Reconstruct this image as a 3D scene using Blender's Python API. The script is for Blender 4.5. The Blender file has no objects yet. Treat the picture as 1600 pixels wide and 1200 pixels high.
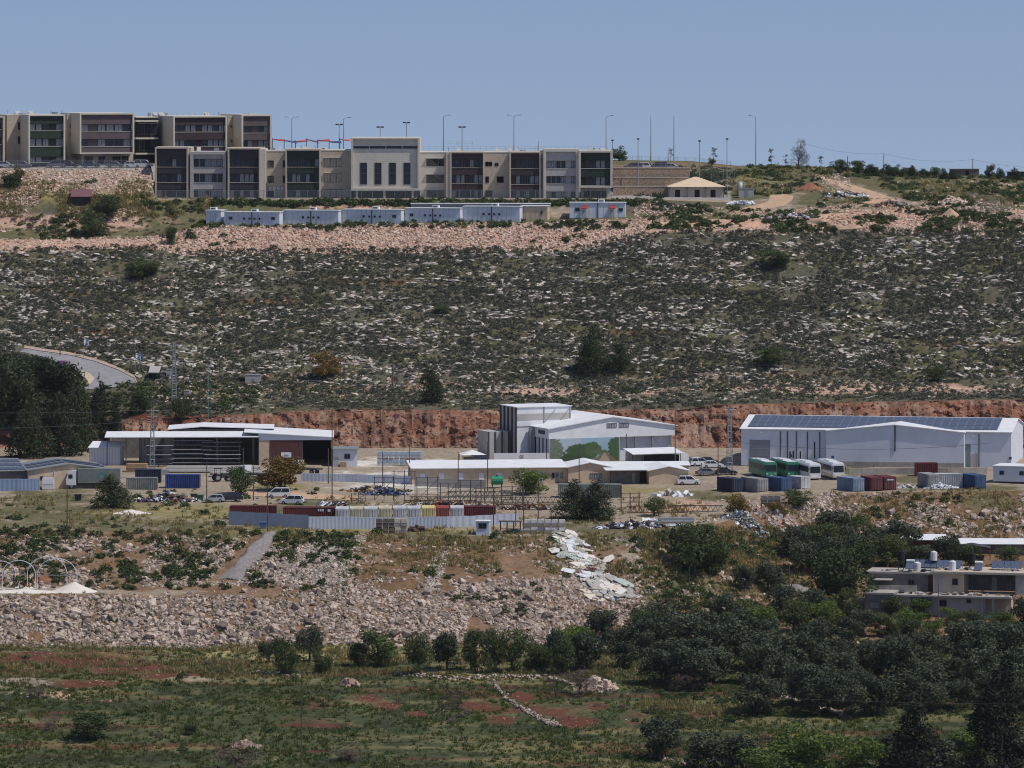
import bpy, bmesh, math, random
import numpy as np
from mathutils import Vector, Matrix
random.seed(7)
RNG = np.random.default_rng(7)
S = bpy.context.scene
COL = S.collection
R = math.radians
# ---------------------------------------------------------------- camera
F, HY, CZ = 8000.0, 100.0, 112.0      # focal length in photo pixels, horizon row, camera height
cam = bpy.data.cameras.new('camera'); camo = bpy.data.objects.new('camera', cam); COL.objects.link(camo)
camo.location = (0, 0, CZ); camo.rotation_euler = (R(90), 0, 0)
cam.sensor_width = 36; cam.lens = 36*F/1600; cam.shift_y = -(600-HY)/1600
cam.clip_start = 1; cam.clip_end = 30000
S.camera = camo
# ---------------------------------------------------------------- sky and sun
SUN_EL, SUN_AZ = 58.0, 20.0           # sun high on the right, a little towards the camera
W = bpy.data.worlds.new('World'); S.world = W; W.use_nodes = True
nt = W.node_tree; nt.nodes.clear()
sky = nt.nodes.new('ShaderNodeTexSky'); sky.sky_type = 'NISHITA'; sky.sun_disc = False
sky.sun_elevation = R(SUN_EL); sky.sun_rotation = R(90+SUN_AZ)
sky.altitude = 700; sky.air_density = 1.0; sky.dust_density = 0.6; sky.ozone_density = 2.0
geo = nt.nodes.new('ShaderNodeTexCoord')
sep = nt.nodes.new('ShaderNodeSeparateXYZ'); nt.links.new(geo.outputs['Generated'], sep.inputs[0])
mx = nt.nodes.new('ShaderNodeMath'); mx.operation = 'MAXIMUM'; mx.inputs[1].default_value = 0.10
ad = nt.nodes.new('ShaderNodeMath'); ad.operation = 'ADD'; ad.inputs[1].default_value = 0.15
nt.links.new(sep.outputs[2], ad.inputs[0]); nt.links.new(ad.outputs[0], mx.inputs[0])
cmb = nt.nodes.new('ShaderNodeCombineXYZ')
nt.links.new(sep.outputs[0], cmb.inputs[0]); nt.links.new(sep.outputs[1], cmb.inputs[1]); nt.links.new(mx.outputs[0], cmb.inputs[2])
nt.links.new(cmb.outputs[0], sky.inputs[0])
bg = nt.nodes.new('ShaderNodeBackground'); bg.inputs[1].default_value = 0.088
tint = nt.nodes.new('ShaderNodeVectorMath'); tint.operation = 'MULTIPLY'; tint.inputs[1].default_value = (1.10, 0.99, 1.03)
nt.links.new(sky.outputs[0], tint.inputs[0]); nt.links.new(tint.outputs[0], bg.inputs[0])
wo = nt.nodes.new('ShaderNodeOutputWorld'); nt.links.new(bg.outputs[0], wo.inputs[0])
sl = bpy.data.lights.new('sun', 'SUN'); slo = bpy.data.objects.new('sun', sl); COL.objects.link(slo)
sl.energy = 3.1; sl.angle = R(0.53); sl.color = (1, 0.95, 0.88)
tosun = Vector((math.cos(R(SUN_EL))*math.cos(R(SUN_AZ)), -math.cos(R(SUN_EL))*math.sin(R(SUN_AZ)), math.sin(R(SUN_EL))))
slo.rotation_euler = tosun.to_track_quat('Z', 'Y').to_euler(); slo.location = (200, 600, 400)
vs = S.view_settings; vs.view_transform = 'Standard'; vs.look = 'None'; vs.exposure = 0.06; vs.gamma = 1.0; vs.use_curve_mapping = False
S.display_settings.display_device = 'sRGB'
S.cycles.pixel_filter_type = 'BLACKMAN_HARRIS'; S.cycles.filter_width = 1.05
S.cycles.max_bounces = 4; S.cycles.diffuse_bounces = 2; S.cycles.glossy_bounces = 2; S.cycles.transmission_bounces = 2
S.cycles.transparent_max_bounces = 6; S.cycles.caustics_reflective = False; S.cycles.caustics_refractive = False

# ---------------------------------------------------------------- small helpers
def lin(r, g, b):
    f = lambda v: (v/255/12.92) if v/255 <= 0.04045 else ((v/255+0.055)/1.055)**2.4
    return (f(r), f(g), f(b), 1.0)
def hash2(ix, iy, s):
    n = (ix.astype(np.int64)*374761393 + iy.astype(np.int64)*668265263 + s*974711) & 0x7fffffff
    n = ((n ^ (n >> 13))*1274126177) & 0x7fffffff
    return ((n ^ (n >> 16)) & 0xffff)/65535.0
def vnoise(x, y, s=0):
    x = np.asarray(x, float); y = np.asarray(y, float)
    ix = np.floor(x); iy = np.floor(y); fx = x-ix; fy = y-iy
    fx = fx*fx*(3-2*fx); fy = fy*fy*(3-2*fy)
    a = hash2(ix, iy, s); b = hash2(ix+1, iy, s); c = hash2(ix, iy+1, s); d = hash2(ix+1, iy+1, s)
    return (a*(1-fx)+b*fx)*(1-fy)+(c*(1-fx)+d*fx)*fy
def fbm(x, y, s=0, o=4):
    t = 0; a = 0.5
    for i in range(o):
        t = t+a*vnoise(x*2**i, y*2**i, s+i*17); a *= 0.5
    return t/(1-0.5**o)
def tag(o, label=None, cat=None, group=None, kind=None):
    if label: o['label'] = label
    if cat: o['category'] = cat
    if group: o['group'] = group
    if kind: o['kind'] = kind
    return o
def link(o, parent=None):
    COL.objects.link(o)
    if parent is not None: o.parent = parent
    return o
def empty(name, loc, rz=0, label=None, cat=None, group=None):
    o = bpy.data.objects.new(name, None); o.empty_display_size = 0.5; link(o)
    o.location = loc; o.rotation_euler = (0, 0, R(rz)); return tag(o, label, cat, group)
def copy_tree(o, parent=None):
    c = o.copy(); COL.objects.link(c); c.parent = parent
    for ch in list(o.children): copy_tree(ch, c)
    return c
# ---------------------------------------------------------------- materials
MATS = {}
def mat(name, col, rough=0.85, var=0.12, scale=3.0, metal=0.0, bump=0.0, col2=None, spec=0.3, coord='Object', rnd=0.0, emit=None):
    """procedural surface: base colour broken by two octaves of noise, optional second colour and bump"""
    if name in MATS: return MATS[name]
    m = bpy.data.materials.new(name); m.use_nodes = True; t = m.node_tree; n = t.nodes; l = t.links
    b = n['Principled BSDF']; b.inputs['Roughness'].default_value = rough; b.inputs['Metallic'].default_value = metal
    b.inputs['Specular IOR Level'].default_value = spec
    tc = n.new('ShaderNodeTexCoord'); nz = n.new('ShaderNodeTexNoise'); nz.inputs['Scale'].default_value = scale
    nz.inputs['Detail'].default_value = 5; nz.inputs['Roughness'].default_value = 0.65
    l.new(tc.outputs[coord], nz.inputs['Vector'])
    cr = n.new('ShaderNodeMapRange'); cr.inputs[1].default_value = 0.3; cr.inputs[2].default_value = 0.7
    cr.inputs[3].default_value = 1-var*1.6; cr.inputs[4].default_value = 1+var
    l.new(nz.outputs['Fac'], cr.inputs[0])
    base = None
    if col2 is not None:
        mxn = n.new('ShaderNodeMix'); mxn.data_type = 'RGBA'
        mxn.inputs[6].default_value = col; mxn.inputs[7].default_value = col2
        if rnd > 0:
            oi = n.new('ShaderNodeObjectInfo'); l.new(oi.outputs['Random'], mxn.inputs[0])
        else:
            n2 = n.new('ShaderNodeTexNoise'); n2.inputs['Scale'].default_value = scale*0.37; n2.inputs['Detail'].default_value = 6
            l.new(tc.outputs[coord], n2.inputs['Vector'])
            mr = n.new('ShaderNodeMapRange'); mr.inputs[1].default_value = 0.42; mr.inputs[2].default_value = 0.62
            l.new(n2.outputs['Fac'], mr.inputs[0]); l.new(mr.outputs[0], mxn.inputs[0])
        base = mxn.outputs[2]
    vm = n.new('ShaderNodeVectorMath'); vm.operation = 'MULTIPLY'
    if base is not None: l.new(base, vm.inputs[0])
    else: vm.inputs[0].default_value = col[:3]
    l.new(cr.outputs[0], vm.inputs[1]); l.new(vm.outputs[0], b.inputs['Base Color'])
    if bump > 0:
        bp = n.new('ShaderNodeBump'); bp.inputs['Strength'].default_value = bump; bp.inputs['Distance'].default_value = 0.1
        l.new(nz.outputs['Fac'], bp.inputs['Height']); l.new(bp.outputs[0], b.inputs['Normal'])
    MATS[name] = m; return m
def ground_mat():
    m = bpy.data.materials.new('ground'); m.use_nodes = True; t = m.node_tree; n = t.nodes; l = t.links
    b = n['Principled BSDF']; b.inputs['Roughness'].default_value = 0.95; b.inputs['Specular IOR Level'].default_value = 0.1
    at = n.new('ShaderNodeVertexColor'); at.layer_name = 'soil'
    g = n.new('ShaderNodeNewGeometry')
    nz = n.new('ShaderNodeTexNoise'); nz.inputs['Scale'].default_value = 0.9; nz.inputs['Detail'].default_value = 8; nz.inputs['Roughness'].default_value = 0.75
    l.new(g.outputs['Position'], nz.inputs['Vector'])
    mr = n.new('ShaderNodeMapRange'); mr.inputs[1].default_value = 0.3; mr.inputs[2].default_value = 0.7; mr.inputs[3].default_value = 0.55; mr.inputs[4].default_value = 1.4
    l.new(nz.outputs['Fac'], mr.inputs[0])
    vm = n.new('ShaderNodeVectorMath'); vm.operation = 'MULTIPLY'
    l.new(at.outputs['Color'], vm.inputs[0]); l.new(mr.outputs[0], vm.inputs[1]); l.new(vm.outputs[0], b.inputs['Base Color'])
    bp = n.new('ShaderNodeBump'); bp.inputs['Strength'].default_value = 0.6; bp.inputs['Distance'].default_value = 0.25
    l.new(nz.outputs['Fac'], bp.inputs['Height']); l.new(bp.outputs[0], b.inputs['Normal'])
    return m
M_GROUND = ground_mat()
# ---------------------------------------------------------------- mesh builder
class MB:
    def __init__(s): s.v = []; s.f = []; s.m = []; s.cm = 0
    def add(s, vs, fs):
        o = len(s.v); s.v += [tuple(p) for p in vs]; s.f += [tuple(i+o for i in q) for q in fs]; s.m += [s.cm]*len(fs); return s
    def box(s, x0, x1, y0, y1, z0, z1):
        return s.add([(x0,y0,z0),(x1,y0,z0),(x1,y1,z0),(x0,y1,z0),(x0,y0,z1),(x1,y0,z1),(x1,y1,z1),(x0,y1,z1)],
                     [(0,3,2,1),(4,5,6,7),(0,1,5,4),(1,2,6,5),(2,3,7,6),(3,0,4,7)])
    def prism(s, poly, axis, a, b):
        """poly in the two other axes (for axis x: y,z; y: x,z; z: x,y) extruded a..b"""
        n = len(poly)
        def pt(p, t): return {'x': (t, p[0], p[1]), 'y': (p[0], t, p[1]), 'z': (p[0], p[1], t)}[axis]
        vs = [pt(p, a) for p in poly]+[pt(p, b) for p in poly]
        fs = [tuple(range(n))[::-1], tuple(range(n, 2*n))]+[(i, (i+1) % n, n+(i+1) % n, n+i) for i in range(n)]
        return s.add(vs, fs)
    def tube(s, p0, p1, r0, r1=None, n=6, cap=True):
        r1 = r0 if r1 is None else r1
        p0 = Vector(p0); p1 = Vector(p1); d = (p1-p0)
        if d.length < 1e-6: return s
        q = d.to_track_quat('Z', 'Y'); vs = []
        for p, r in ((p0, r0), (p1, r1)):
            for i in range(n):
                a = 2*math.pi*i/n; vs.append(p+q @ Vector((r*math.cos(a), r*math.sin(a), 0)))
        fs = [(i, (i+1) % n, n+(i+1) % n, n+i) for i in range(n)]
        if cap: fs += [tuple(range(n))[::-1], tuple(range(n, 2*n))]
        return s.add(vs, fs)
    def quad(s, a, b, c, d): return s.add([a, b, c, d], [(0, 1, 2, 3)])
    def mesh(s, name, mats, smooth=False):
        me = bpy.data.meshes.new(name); me.from_pydata(s.v, [], s.f)
        for m in (mats if isinstance(mats, (list, tuple)) else [mats]): me.materials.append(m)
        if s.cm or any(s.m): me.polygons.foreach_set('material_index', s.m)
        if smooth: me.polygons.foreach_set('use_smooth', [True]*len(s.f))
        bm = bmesh.new(); bm.from_mesh(me); bmesh.ops.recalc_face_normals(bm, faces=bm.faces); bm.to_mesh(me); bm.free()
        me.update(); return me
    def build(s, name, mats, parent=None, loc=None, smooth=False):
        o = bpy.data.objects.new(name, s.mesh(name, mats, smooth)); link(o, parent)
        if loc is not None: o.location = loc
        return o
def bx(name, m, parent, x0, x1, y0, y1, z0, z1): return MB().box(x0, x1, y0, y1, z0, z1).build(name, m, parent)
def inst(name, me, parent, loc, rz=0, sc=None):
    o = bpy.data.objects.new(name, me); link(o, parent); o.location = loc; o.rotation_euler = (0, 0, rz)
    if sc: o.scale = sc
    return o

# ---------------------------------------------------------------- terrain: profile lines from the valley to behind the ridge
class Line:
    def __init__(s, Y, py=None, drop=None, amp=0.2):
        s.Y = Y; s.py = py; s.drop = drop; s.amp = amp
    def ev(s, px):
        f = lambda v: np.full(px.shape, float(v)) if not isinstance(v, list) else np.interp(px, [a for a, b in v], [b for a, b in v])
        Y = f(s.Y); Z = CZ-f(s.drop) if s.drop is not None else CZ-(f(s.py)-HY)/F*Y
        return Y, Z
LINES = [
 Line(-500, drop=104, amp=0),
 Line(300, drop=120, amp=0),
 Line(740, py=1262, amp=0.15),
 Line(840, py=1060, amp=0.25),
 Line([(0,880),(400,880),(800,882),(1200,886),(1600,885)], py=[(0,1008),(400,1010),(800,1004),(1200,1002),(1600,1003)], amp=0.3),
 Line([(0,893),(430,893),(520,891),(1000,892),(1200,915),(1350,925),(1600,925)], py=[(0,931),(430,934),(520,950),(1000,950),(1200,945),(1350,932),(1600,930)], amp=0.35),
 Line([(0,903),(430,903),(520,904),(1000,905),(1200,940),(1300,963),(1600,965)], py=[(0,918),(430,924),(520,902),(1000,900),(1200,872),(1300,852),(1600,848)], amp=0.3),
 Line([(0,925),(900,925),(1000,927),(1100,936),(1200,960),(1300,980),(1600,982)], py=[(0,828),(350,828),(600,836),(900,838),(1000,834),(1100,824),(1200,795),(1300,771),(1600,766)], amp=0.12),
 Line(1081, py=700, amp=0.05),
 Line([(0,1100),(150,1096),(230,1092),(1600,1092)], py=[(0,672),(120,668),(200,655),(300,652),(520,641),(760,640),(900,641),(1060,641),(1120,632),(1600,624)], amp=0.25),
 Line(1112, py=[(0,618),(250,612),(520,616),(760,618),(1060,612),(1300,604),(1600,602)], amp=0.3),
 Line(1122, py=[(0,597),(250,596),(600,596),(1060,593),(1600,590)], amp=0.5),
 Line(1185, py=[(0,388),(240,386),(290,396),(600,393),(900,388),(1000,366),(1150,360),(1300,358),(1450,356),(1600,345)], amp=0.35),
 Line(1194, py=[(0,374),(240,372),(290,358),(330,354),(600,351),(860,346),(960,342),(1150,342),(1300,334),(1450,330),(1600,328)], amp=0.15),
 Line(1205, py=[(0,350),(240,345),(330,350),(600,347),(860,343),(960,339),(1150,329),(1300,322),(1450,318),(1600,315)], amp=0.12),
 Line(1212, py=[(0,302),(200,302),(240,316),(600,314),(960,313),(1150,320),(1300,312),(1450,308),(1600,306)], amp=0.06),
 Line([(0,1213.5),(234,1213.5),(241,1216.5)], py=[(0,299),(236,299),(241,312),(960,311),(1000,311),(1150,316),(1300,309),(1450,306),(1600,304)], amp=0.03),
 Line([(0,1225),(234,1225),(241,1219)], py=[(0,264),(236,264),(241,310),(960,310),(1150,313),(1300,305),(1450,303),(1600,301)], amp=0.0),
 Line(1234, py=[(0,259),(236,259),(241,305),(950,305),(975,304),(1150,304),(1200,295),(1300,292),(1450,290),(1600,292)], amp=0.0),
 Line(1240, py=[(0,255),(300,256),(900,256),(960,258),(1080,262),(1200,284),(1300,284),(1450,284),(1600,288)], amp=0.02),
 Line(1285, py=[(0,246),(300,247),(960,250),(1080,252),(1150,259),(1230,258),(1320,262),(1450,270),(1600,277)], amp=0.1),
 Line(1330, drop=[(0,26),(1600,32)], amp=0.1),
 Line(1500, drop=48, amp=0),
 Line(8000, drop=420, amp=0)]
ROWS = [10, 30, 110, 60, 44, 16, 44, 110, 64, 24, 24, 130, 26, 12, 18, 4, 10, 16, 10, 40, 16, 8, 6]
PARTS = [('field', 0, 4), ('embankment', 4, 7), ('yard', 7, 8), ('cliff', 8, 9), ('hillside', 9, 12), ('hilltop', 12, 23)]
FLAT = [(150,575,120,40), (60,922,140,14), (1090,320,90,30), (1320,300,110,34)]   # graded ground: road, terrace, platforms
def hnoise(X, Y):
    return (fbm(X/14, Y/14, 3, 3)-0.5)*2.2+(fbm(X/2.6, Y/2.6, 9, 3)-0.5)*1.3
def lines_at(px):
    A = [L.ev(px) for L in LINES]
    return np.array([a[0] for a in A]), np.array([a[1] for a in A])
AMP = np.array([L.amp for L in LINES])
def H(X, Y):
    X = np.atleast_1d(np.asarray(X, float)); Y = np.atleast_1d(np.asarray(Y, float))
    px = 800+F*X/np.maximum(Y, 700); LY, LZ = lines_at(px); z = LZ[0].copy(); amp = np.zeros_like(z)
    for k in range(len(LINES)-1):
        t = (Y-LY[k])/(LY[k+1]-LY[k]); m = (t >= 0) & (t <= 1)
        z = np.where(m, LZ[k]+(LZ[k+1]-LZ[k])*t, z); amp = np.where(m, AMP[k]+(AMP[k+1]-AMP[k])*t, amp)
    py = HY+F*(CZ-z)/np.maximum(Y, 700)
    return z+amp*hnoise(X, Y)*flatm(px, py)
def flatm(px, py):
    f = np.ones_like(px)
    for cx, cy, rx, ry in FLAT:
        d = ((px-cx)/rx)**2+((py-cy)/ry)**2; f = np.minimum(f, np.clip(d-0.6, 0, 1))
    return f
def hit(px, py):
    """first ground point seen at photo position (px, py), arrays"""
    px = np.atleast_1d(np.asarray(px, float)); py = np.atleast_1d(np.asarray(py, float))
    LY, LZ = lines_at(px); s = (py-HY)/F; Y = np.full(px.shape, np.nan)
    for k in range(2, len(LINES)-1):
        e0 = LZ[k]-(CZ-s*LY[k]); e1 = LZ[k+1]-(CZ-s*LY[k+1])
        m = np.isnan(Y) & (e0 <= 0) & (e1 > 0); t = e0/np.where(e0-e1 == 0, 1, e0-e1)
        Y = np.where(m, LY[k]+(LY[k+1]-LY[k])*t, Y)
    X = (px-800)/F*Y; ok = ~np.isnan(Y)
    Z = np.full(px.shape, np.nan); Z[ok] = H(X[ok], Y[ok])
    return X, Y, Z, ok
def G(px, py):
    X, Y, Z, ok = hit(px, py)
    while not ok[0]:
        py += 1; X, Y, Z, ok = hit(px, py)
    return Vector((X[0], Y[0], Z[0]))
def GY(px, Y, dz=0):
    X = (px-800)/F*Y; return Vector((X, Y, H(X, Y)[0]+dz))
# ground colours (real soil, grass and gravel colours)
C = {k: np.array(lin(*v)[:3]) for k, v in dict(green=(76,82,56), dkgreen=(60,66,46), dry=(142,132,92), straw=(158,146,104), redsoil=(98,62,50), soil=(134,110,88),
     tan=(156,142,124), pink=(196,158,134), gravel=(150,146,142), sand=(206,200,190), white=(214,208,198), cliff=(138,98,78), hill=(94,90,76), olive=(104,100,72), rubble=(188,156,136), brown=(116,92,68)).items()}
PATCH = [ # cx, cy, rx, ry, colour, softness: bare and grown-over places
 (60,1026,150,8,'redsoil'), (150,1034,90,9,'redsoil'), (215,1046,80,8,'redsoil'), (255,1056,60,6,'redsoil'), (130,1068,60,7,'redsoil'), (300,1062,40,6,'tan'), (40,1066,45,9,'tan'), (95,1086,26,6,'pink'),
 (570,1093,34,8,'redsoil'), (606,1103,24,7,'redsoil'), (650,1116,20,5,'redsoil'), (500,1132,60,5,'redsoil'), (745,1103,26,9,'redsoil'), (785,1125,24,9,'redsoil'),
 (868,1112,56,12,'redsoil'), (905,1128,36,10,'redsoil'), (930,1105,24,8,'redsoil'), (995,1122,26,12,'redsoil'), (1100,1116,28,10,'redsoil'), (815,1090,20,9,'redsoil'), (1200,1090,24,10,'redsoil'),
 (1040,1105,40,7,'straw'), (1130,1112,40,6,'straw'), (560,1020,400,14,'dry'), (330,1020,60,9,'straw'), (700,1050,80,8,'dry'), (450,1030,120,10,'straw'),
 (60,922,110,8,'white'), (230,926,110,5,'tan'), (400,928,60,5,'soil'),
 (690,870,150,42,'brown'), (640,960,40,14,'soil'), (600,905,60,40,'brown'), (800,875,30,40,'soil'), (990,870,22,22,'soil'), (980,868,14,16,'tan'), (870,890,30,22,'soil'),
 (1080,920,120,26,'olive'), (1320,830,120,24,'brown'), (1500,805,140,34,'brown'), (1330,790,40,30,'soil'), (1560,790,60,20,'olive'), (1230,790,60,20,'soil'),
 (560,828,260,10,'dry'), (120,800,220,30,'olive'), (300,800,160,16,'dry'), (420,798,60,10,'olive'), (250,822,300,9,'olive'), (560,838,300,7,'olive'), (400,775,180,12,'tan'), (90,775,80,12,'olive'), (640,755,130,14,'sand'), (560,745,60,9,'white'),
 (460,785,50,12,'olive'), (430,762,60,8,'dry'), (520,790,60,10,'olive'), (620,722,80,8,'sand'), (700,740,130,8,'sand'), (1000,768,80,8,'dry'), (1110,745,90,14,'tan'), (1060,790,60,12,'pink'), (1110,775,50,8,'olive'), (1090,806,36,8,'tan'),
 (1090,728,60,9,'gravel'), (1250,750,90,10,'tan'), (1340,735,70,7,'olive'), (1420,748,90,10,'olive'), (1500,762,120,6,'olive'), (30,735,90,12,'sand'),
 (60,770,60,10,'olive'), (940,825,120,10,'olive'), (980,845,70,18,'olive'),
 (250,650,70,9,'redsoil'), (60,640,80,14,'soil'), (20,690,40,14,'cliff'), (330,560,30,10,'tan'), (240,490,60,8,'soil'), (100,455,50,7,'brown'), (330,520,70,8,'olive'), (420,470,60,6,'brown'), (170,520,60,8,'brown'), (700,560,120,8,'olive'), (1000,520,90,6,'brown'), (1300,480,110,7,'olive'), (560,440,90,5,'brown'), (1480,540,90,7,'soil'), (1100,590,120,5,'tan'), (330,610,120,12,'olive'),
 (1330,607,270,9,'rubble'), (30,905,120,10,'cliff'), (880,612,160,7,'rubble'), (1180,585,160,5,'soil'), (560,606,160,6,'soil'),
 (120,360,150,10,'olive'), (100,345,140,16,'rubble'), (30,290,40,22,'soil'), (170,305,150,14,'dry'), (280,322,80,8,'olive'), (120,330,120,8,'hill'), (60,390,90,5,'pink'), (200,381,60,5,'pink'),
 (390,322,140,6,'olive'), (560,322,80,6,'pink'), (720,320,160,5,'olive'), (900,320,40,6,'tan'), (870,330,20,12,'tan'),
 (1050,325,90,10,'hill'), (1215,318,50,10,'tan'), (1195,330,60,6,'tan'), (1240,305,20,8,'tan'), (1260,290,60,10,'olive'), (1150,285,60,14,'dry'), (1060,260,120,6,'soil'), (1020,268,70,5,'dry'), (1180,270,120,8,'olive'),
 (1300,285,30,8,'tan'), (1330,292,26,7,'tan'), (1362,303,26,7,'tan'), (1390,312,22,6,'tan'), (1410,318,30,4,'tan'), (1340,320,40,5,'tan'), (1470,290,120,16,'olive'), (1400,335,90,10,'pink'), (1320,340,60,8,'pink'), (1490,333,24,8,'rubble'), (1540,315,60,18,'hill'), (1250,335,60,8,'rubble'), (1140,350,140,6,'pink'), (1300,275,60,6,'hill')]
BASE = ['dkgreen','dkgreen','green','green','soil','soil','hill','tan','cliff','hill','hill','hill','rubble','olive','olive','olive','tan','gravel','gravel','olive','olive','olive','olive']
def soilcol(px, py, X, Y, k, t):
    n1 = fbm(X/9, Y/9, 21, 4)[:, None]; n2 = fbm(X/3, Y/3, 33, 3)[:, None]
    b0 = np.array([C[b] for b in BASE])[k]; b1 = np.array([C[b] for b in BASE])[np.minimum(k+1, len(BASE)-1)]
    w = np.clip((t[:, None]-0.85)/0.15, 0, 1)*0.5*np.isin(k, [3, 12, 9])[:, None]
    c = b0*(1-w)+b1*w
    # field and hill: two-tone growth
    fld = np.isin(k, [1, 2, 3])[:, None]; g = np.clip((n1-0.45)*5, 0, 1)
    c = np.where(fld, C['green']*(1-g)+C['dkgreen']*g, c)
    g2 = np.clip((n2-0.55)*6, 0, 1)*0.6; c = np.where(fld, c*(1-g2)+C['olive']*g2, c)
    n4 = fbm(X/16+5, Y/5, 61, 4)[:, None]; g3 = np.clip((n4-0.60)*12, 0, 1)*0.8; c = np.where(fld, c*(1-g3)+C['redsoil']*g3, c); g4 = np.clip((fbm(X/22, Y/4.5, 62, 3)[:, None]-0.56)*9, 0, 1)*0.6; c = np.where(fld, c*(1-g4)+C['dry']*0.8*g4, c)
    hl = np.isin(k, [9, 10, 11])[:, None]; g = np.clip((n1-0.45)*4, 0, 1); c = np.where(hl, C['hill']*(1-g)+C['olive']*0.75*g, c)
    em = np.isin(k, [4, 5, 6])[:, None]; g = np.clip((n2-0.45)*5, 0, 1); c = np.where(em, C['soil']*(1-g)+C['brown']*g, c)
    cl = (k == 8)[:, None]; g = np.clip((fbm(X/5, CZ+py/9, 5, 4)[:, None]-0.42)*4, 0, 1); c = np.where(cl, C['cliff']*(1-g)+C['rubble']*0.62*g, c); g = np.clip((fbm(X/1.3, CZ+py/40, 6, 3)[:, None]-0.5)*5, 0, 0.75); c = np.where(cl, c*(1-g)+C['cliff']*0.42*g, c)
    rt = (np.isin(k, [16, 17, 18]) & (px > 1140))[:, None]; c = np.where(rt, C['olive'], c); rb = ((k == 12) & (px > 990))[:, None]; g = np.clip((n1-0.42)*5, 0, 1); c = np.where(rb, C['rubble']*(1-g)+C['hill']*g, c)
    wob = (fbm(X/5, Y/5, 55, 5)-0.5)*2.6+(vnoise(X/0.8, Y/0.8, 5)-0.5)*0.8
    for cx, cy, rx, ry, nm in PATCH:
        d = ((px-cx)/rx)**2+((py-cy)/ry)**2
        a = np.clip((1.05+wob-d)/0.9, 0, 1)[:, None]; c = c*(1-a)+C[nm]*a
    return c*(0.8+0.4*n2)
def cliff_relief(X, Y, z, t):
    """the quarried face: upright flutes, pockets and ledges"""
    e = np.clip(np.sin(math.pi*np.asarray(t)), 0, 1)**0.35; q = np.abs(fbm(X/2.2, z/6.5, 71, 4)-0.5)*2; q2 = fbm(X/7, z/9, 72, 3)-0.5; q3 = fbm(X/1.0, z/1.3, 73, 3)-0.5
    lg = z/2.6+fbm(X/8, z/8, 75, 2)*2; st = np.abs(lg-np.floor(lg)-0.5)*2
    return Y+e*(q*3.4+q2*5.0+q3*2.2+st*0.9)-e*1.2, z+e*(fbm(X/1.6, z/0.9+3, 5, 3)-0.5)*1.2
def build_terrain():
    px = np.concatenate([np.linspace(-4000, -500, 16)[:-1], np.arange(-500, -40, 12), np.arange(-40, 1641, 4), np.arange(1650, 2100, 12), np.linspace(2100, 5600, 16)])
    LY, LZ = lines_at(px); NC = len(px)
    for name, k0, k1 in PARTS:
        rows = []
        for k in range(k0, k1):
            n = ROWS[k]; last = k == k1-1
            for i in range(n+(1 if last else 0)): rows.append((k, i/n))
        V = []; CC = []
        for k, t in rows:
            Y = LY[k]+(LY[k+1]-LY[k])*t; Z = LZ[k]+(LZ[k+1]-LZ[k])*t; X = (px-800)/F*np.maximum(Y, 700)
            amp = AMP[k]+(AMP[k+1]-AMP[k])*t; py = HY+F*(CZ-Z)/np.maximum(Y, 700)
            z = Z+amp*hnoise(X, Y)*flatm(px, py); c = soilcol(px, py, X, Y, np.full(NC, k), np.full(NC, t))
            if k == 8: Y, z = cliff_relief(X, Y, z, t)
            V.append(np.stack([X, Y, z], 1)); CC.append(c)
        V = np.concatenate(V); CC = np.concatenate(CC); NR = len(rows)
        i = np.arange(NR-1)[:, None]*NC+np.arange(NC-1)[None]; q = np.stack([i, i+1, i+NC+1, i+NC], -1).reshape(-1, 4)
        me = bpy.data.meshes.new(name); me.vertices.add(len(V)); me.vertices.foreach_set('co', V.ravel())
        me.loops.add(q.size); me.loops.foreach_set('vertex_index', q.ravel().astype(np.int32))
        me.polygons.add(len(q)); me.polygons.foreach_set('loop_start', np.arange(0, q.size, 4, dtype=np.int32)); me.polygons.foreach_set('loop_total', np.full(len(q), 4, np.int32))
        me.update(calc_edges=True); me.polygons.foreach_set('use_smooth', np.full(len(q), name != 'cliff'))
        ca = me.color_attributes.new('soil', 'FLOAT_COLOR', 'POINT'); ca.data.foreach_set('color', np.concatenate([CC, np.ones((len(CC), 1))], 1).ravel())
        me.materials.append(M_GROUND)
        o = link(bpy.data.objects.new(name, me)); o['kind'] = 'structure'; TERR[name] = o
TERR = {}
build_terrain()
LABT = dict(field=('green valley field with red soil patches below the stony bank','ground'), embankment=('stony earth embankment below the industrial yard','bank'), yard=('pale dirt yard of the industrial area','ground'),
  cliff=('red-brown quarried rock face behind the warehouses','cliff'), hillside=('scrubby hillside of low dark shrubs and pale rocks','hillside'), hilltop=('levelled hilltop carrying the school buildings','ground'))
for k_, (a_, b_) in LABT.items(): tag(TERR[k_], a_, b_)
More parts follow.
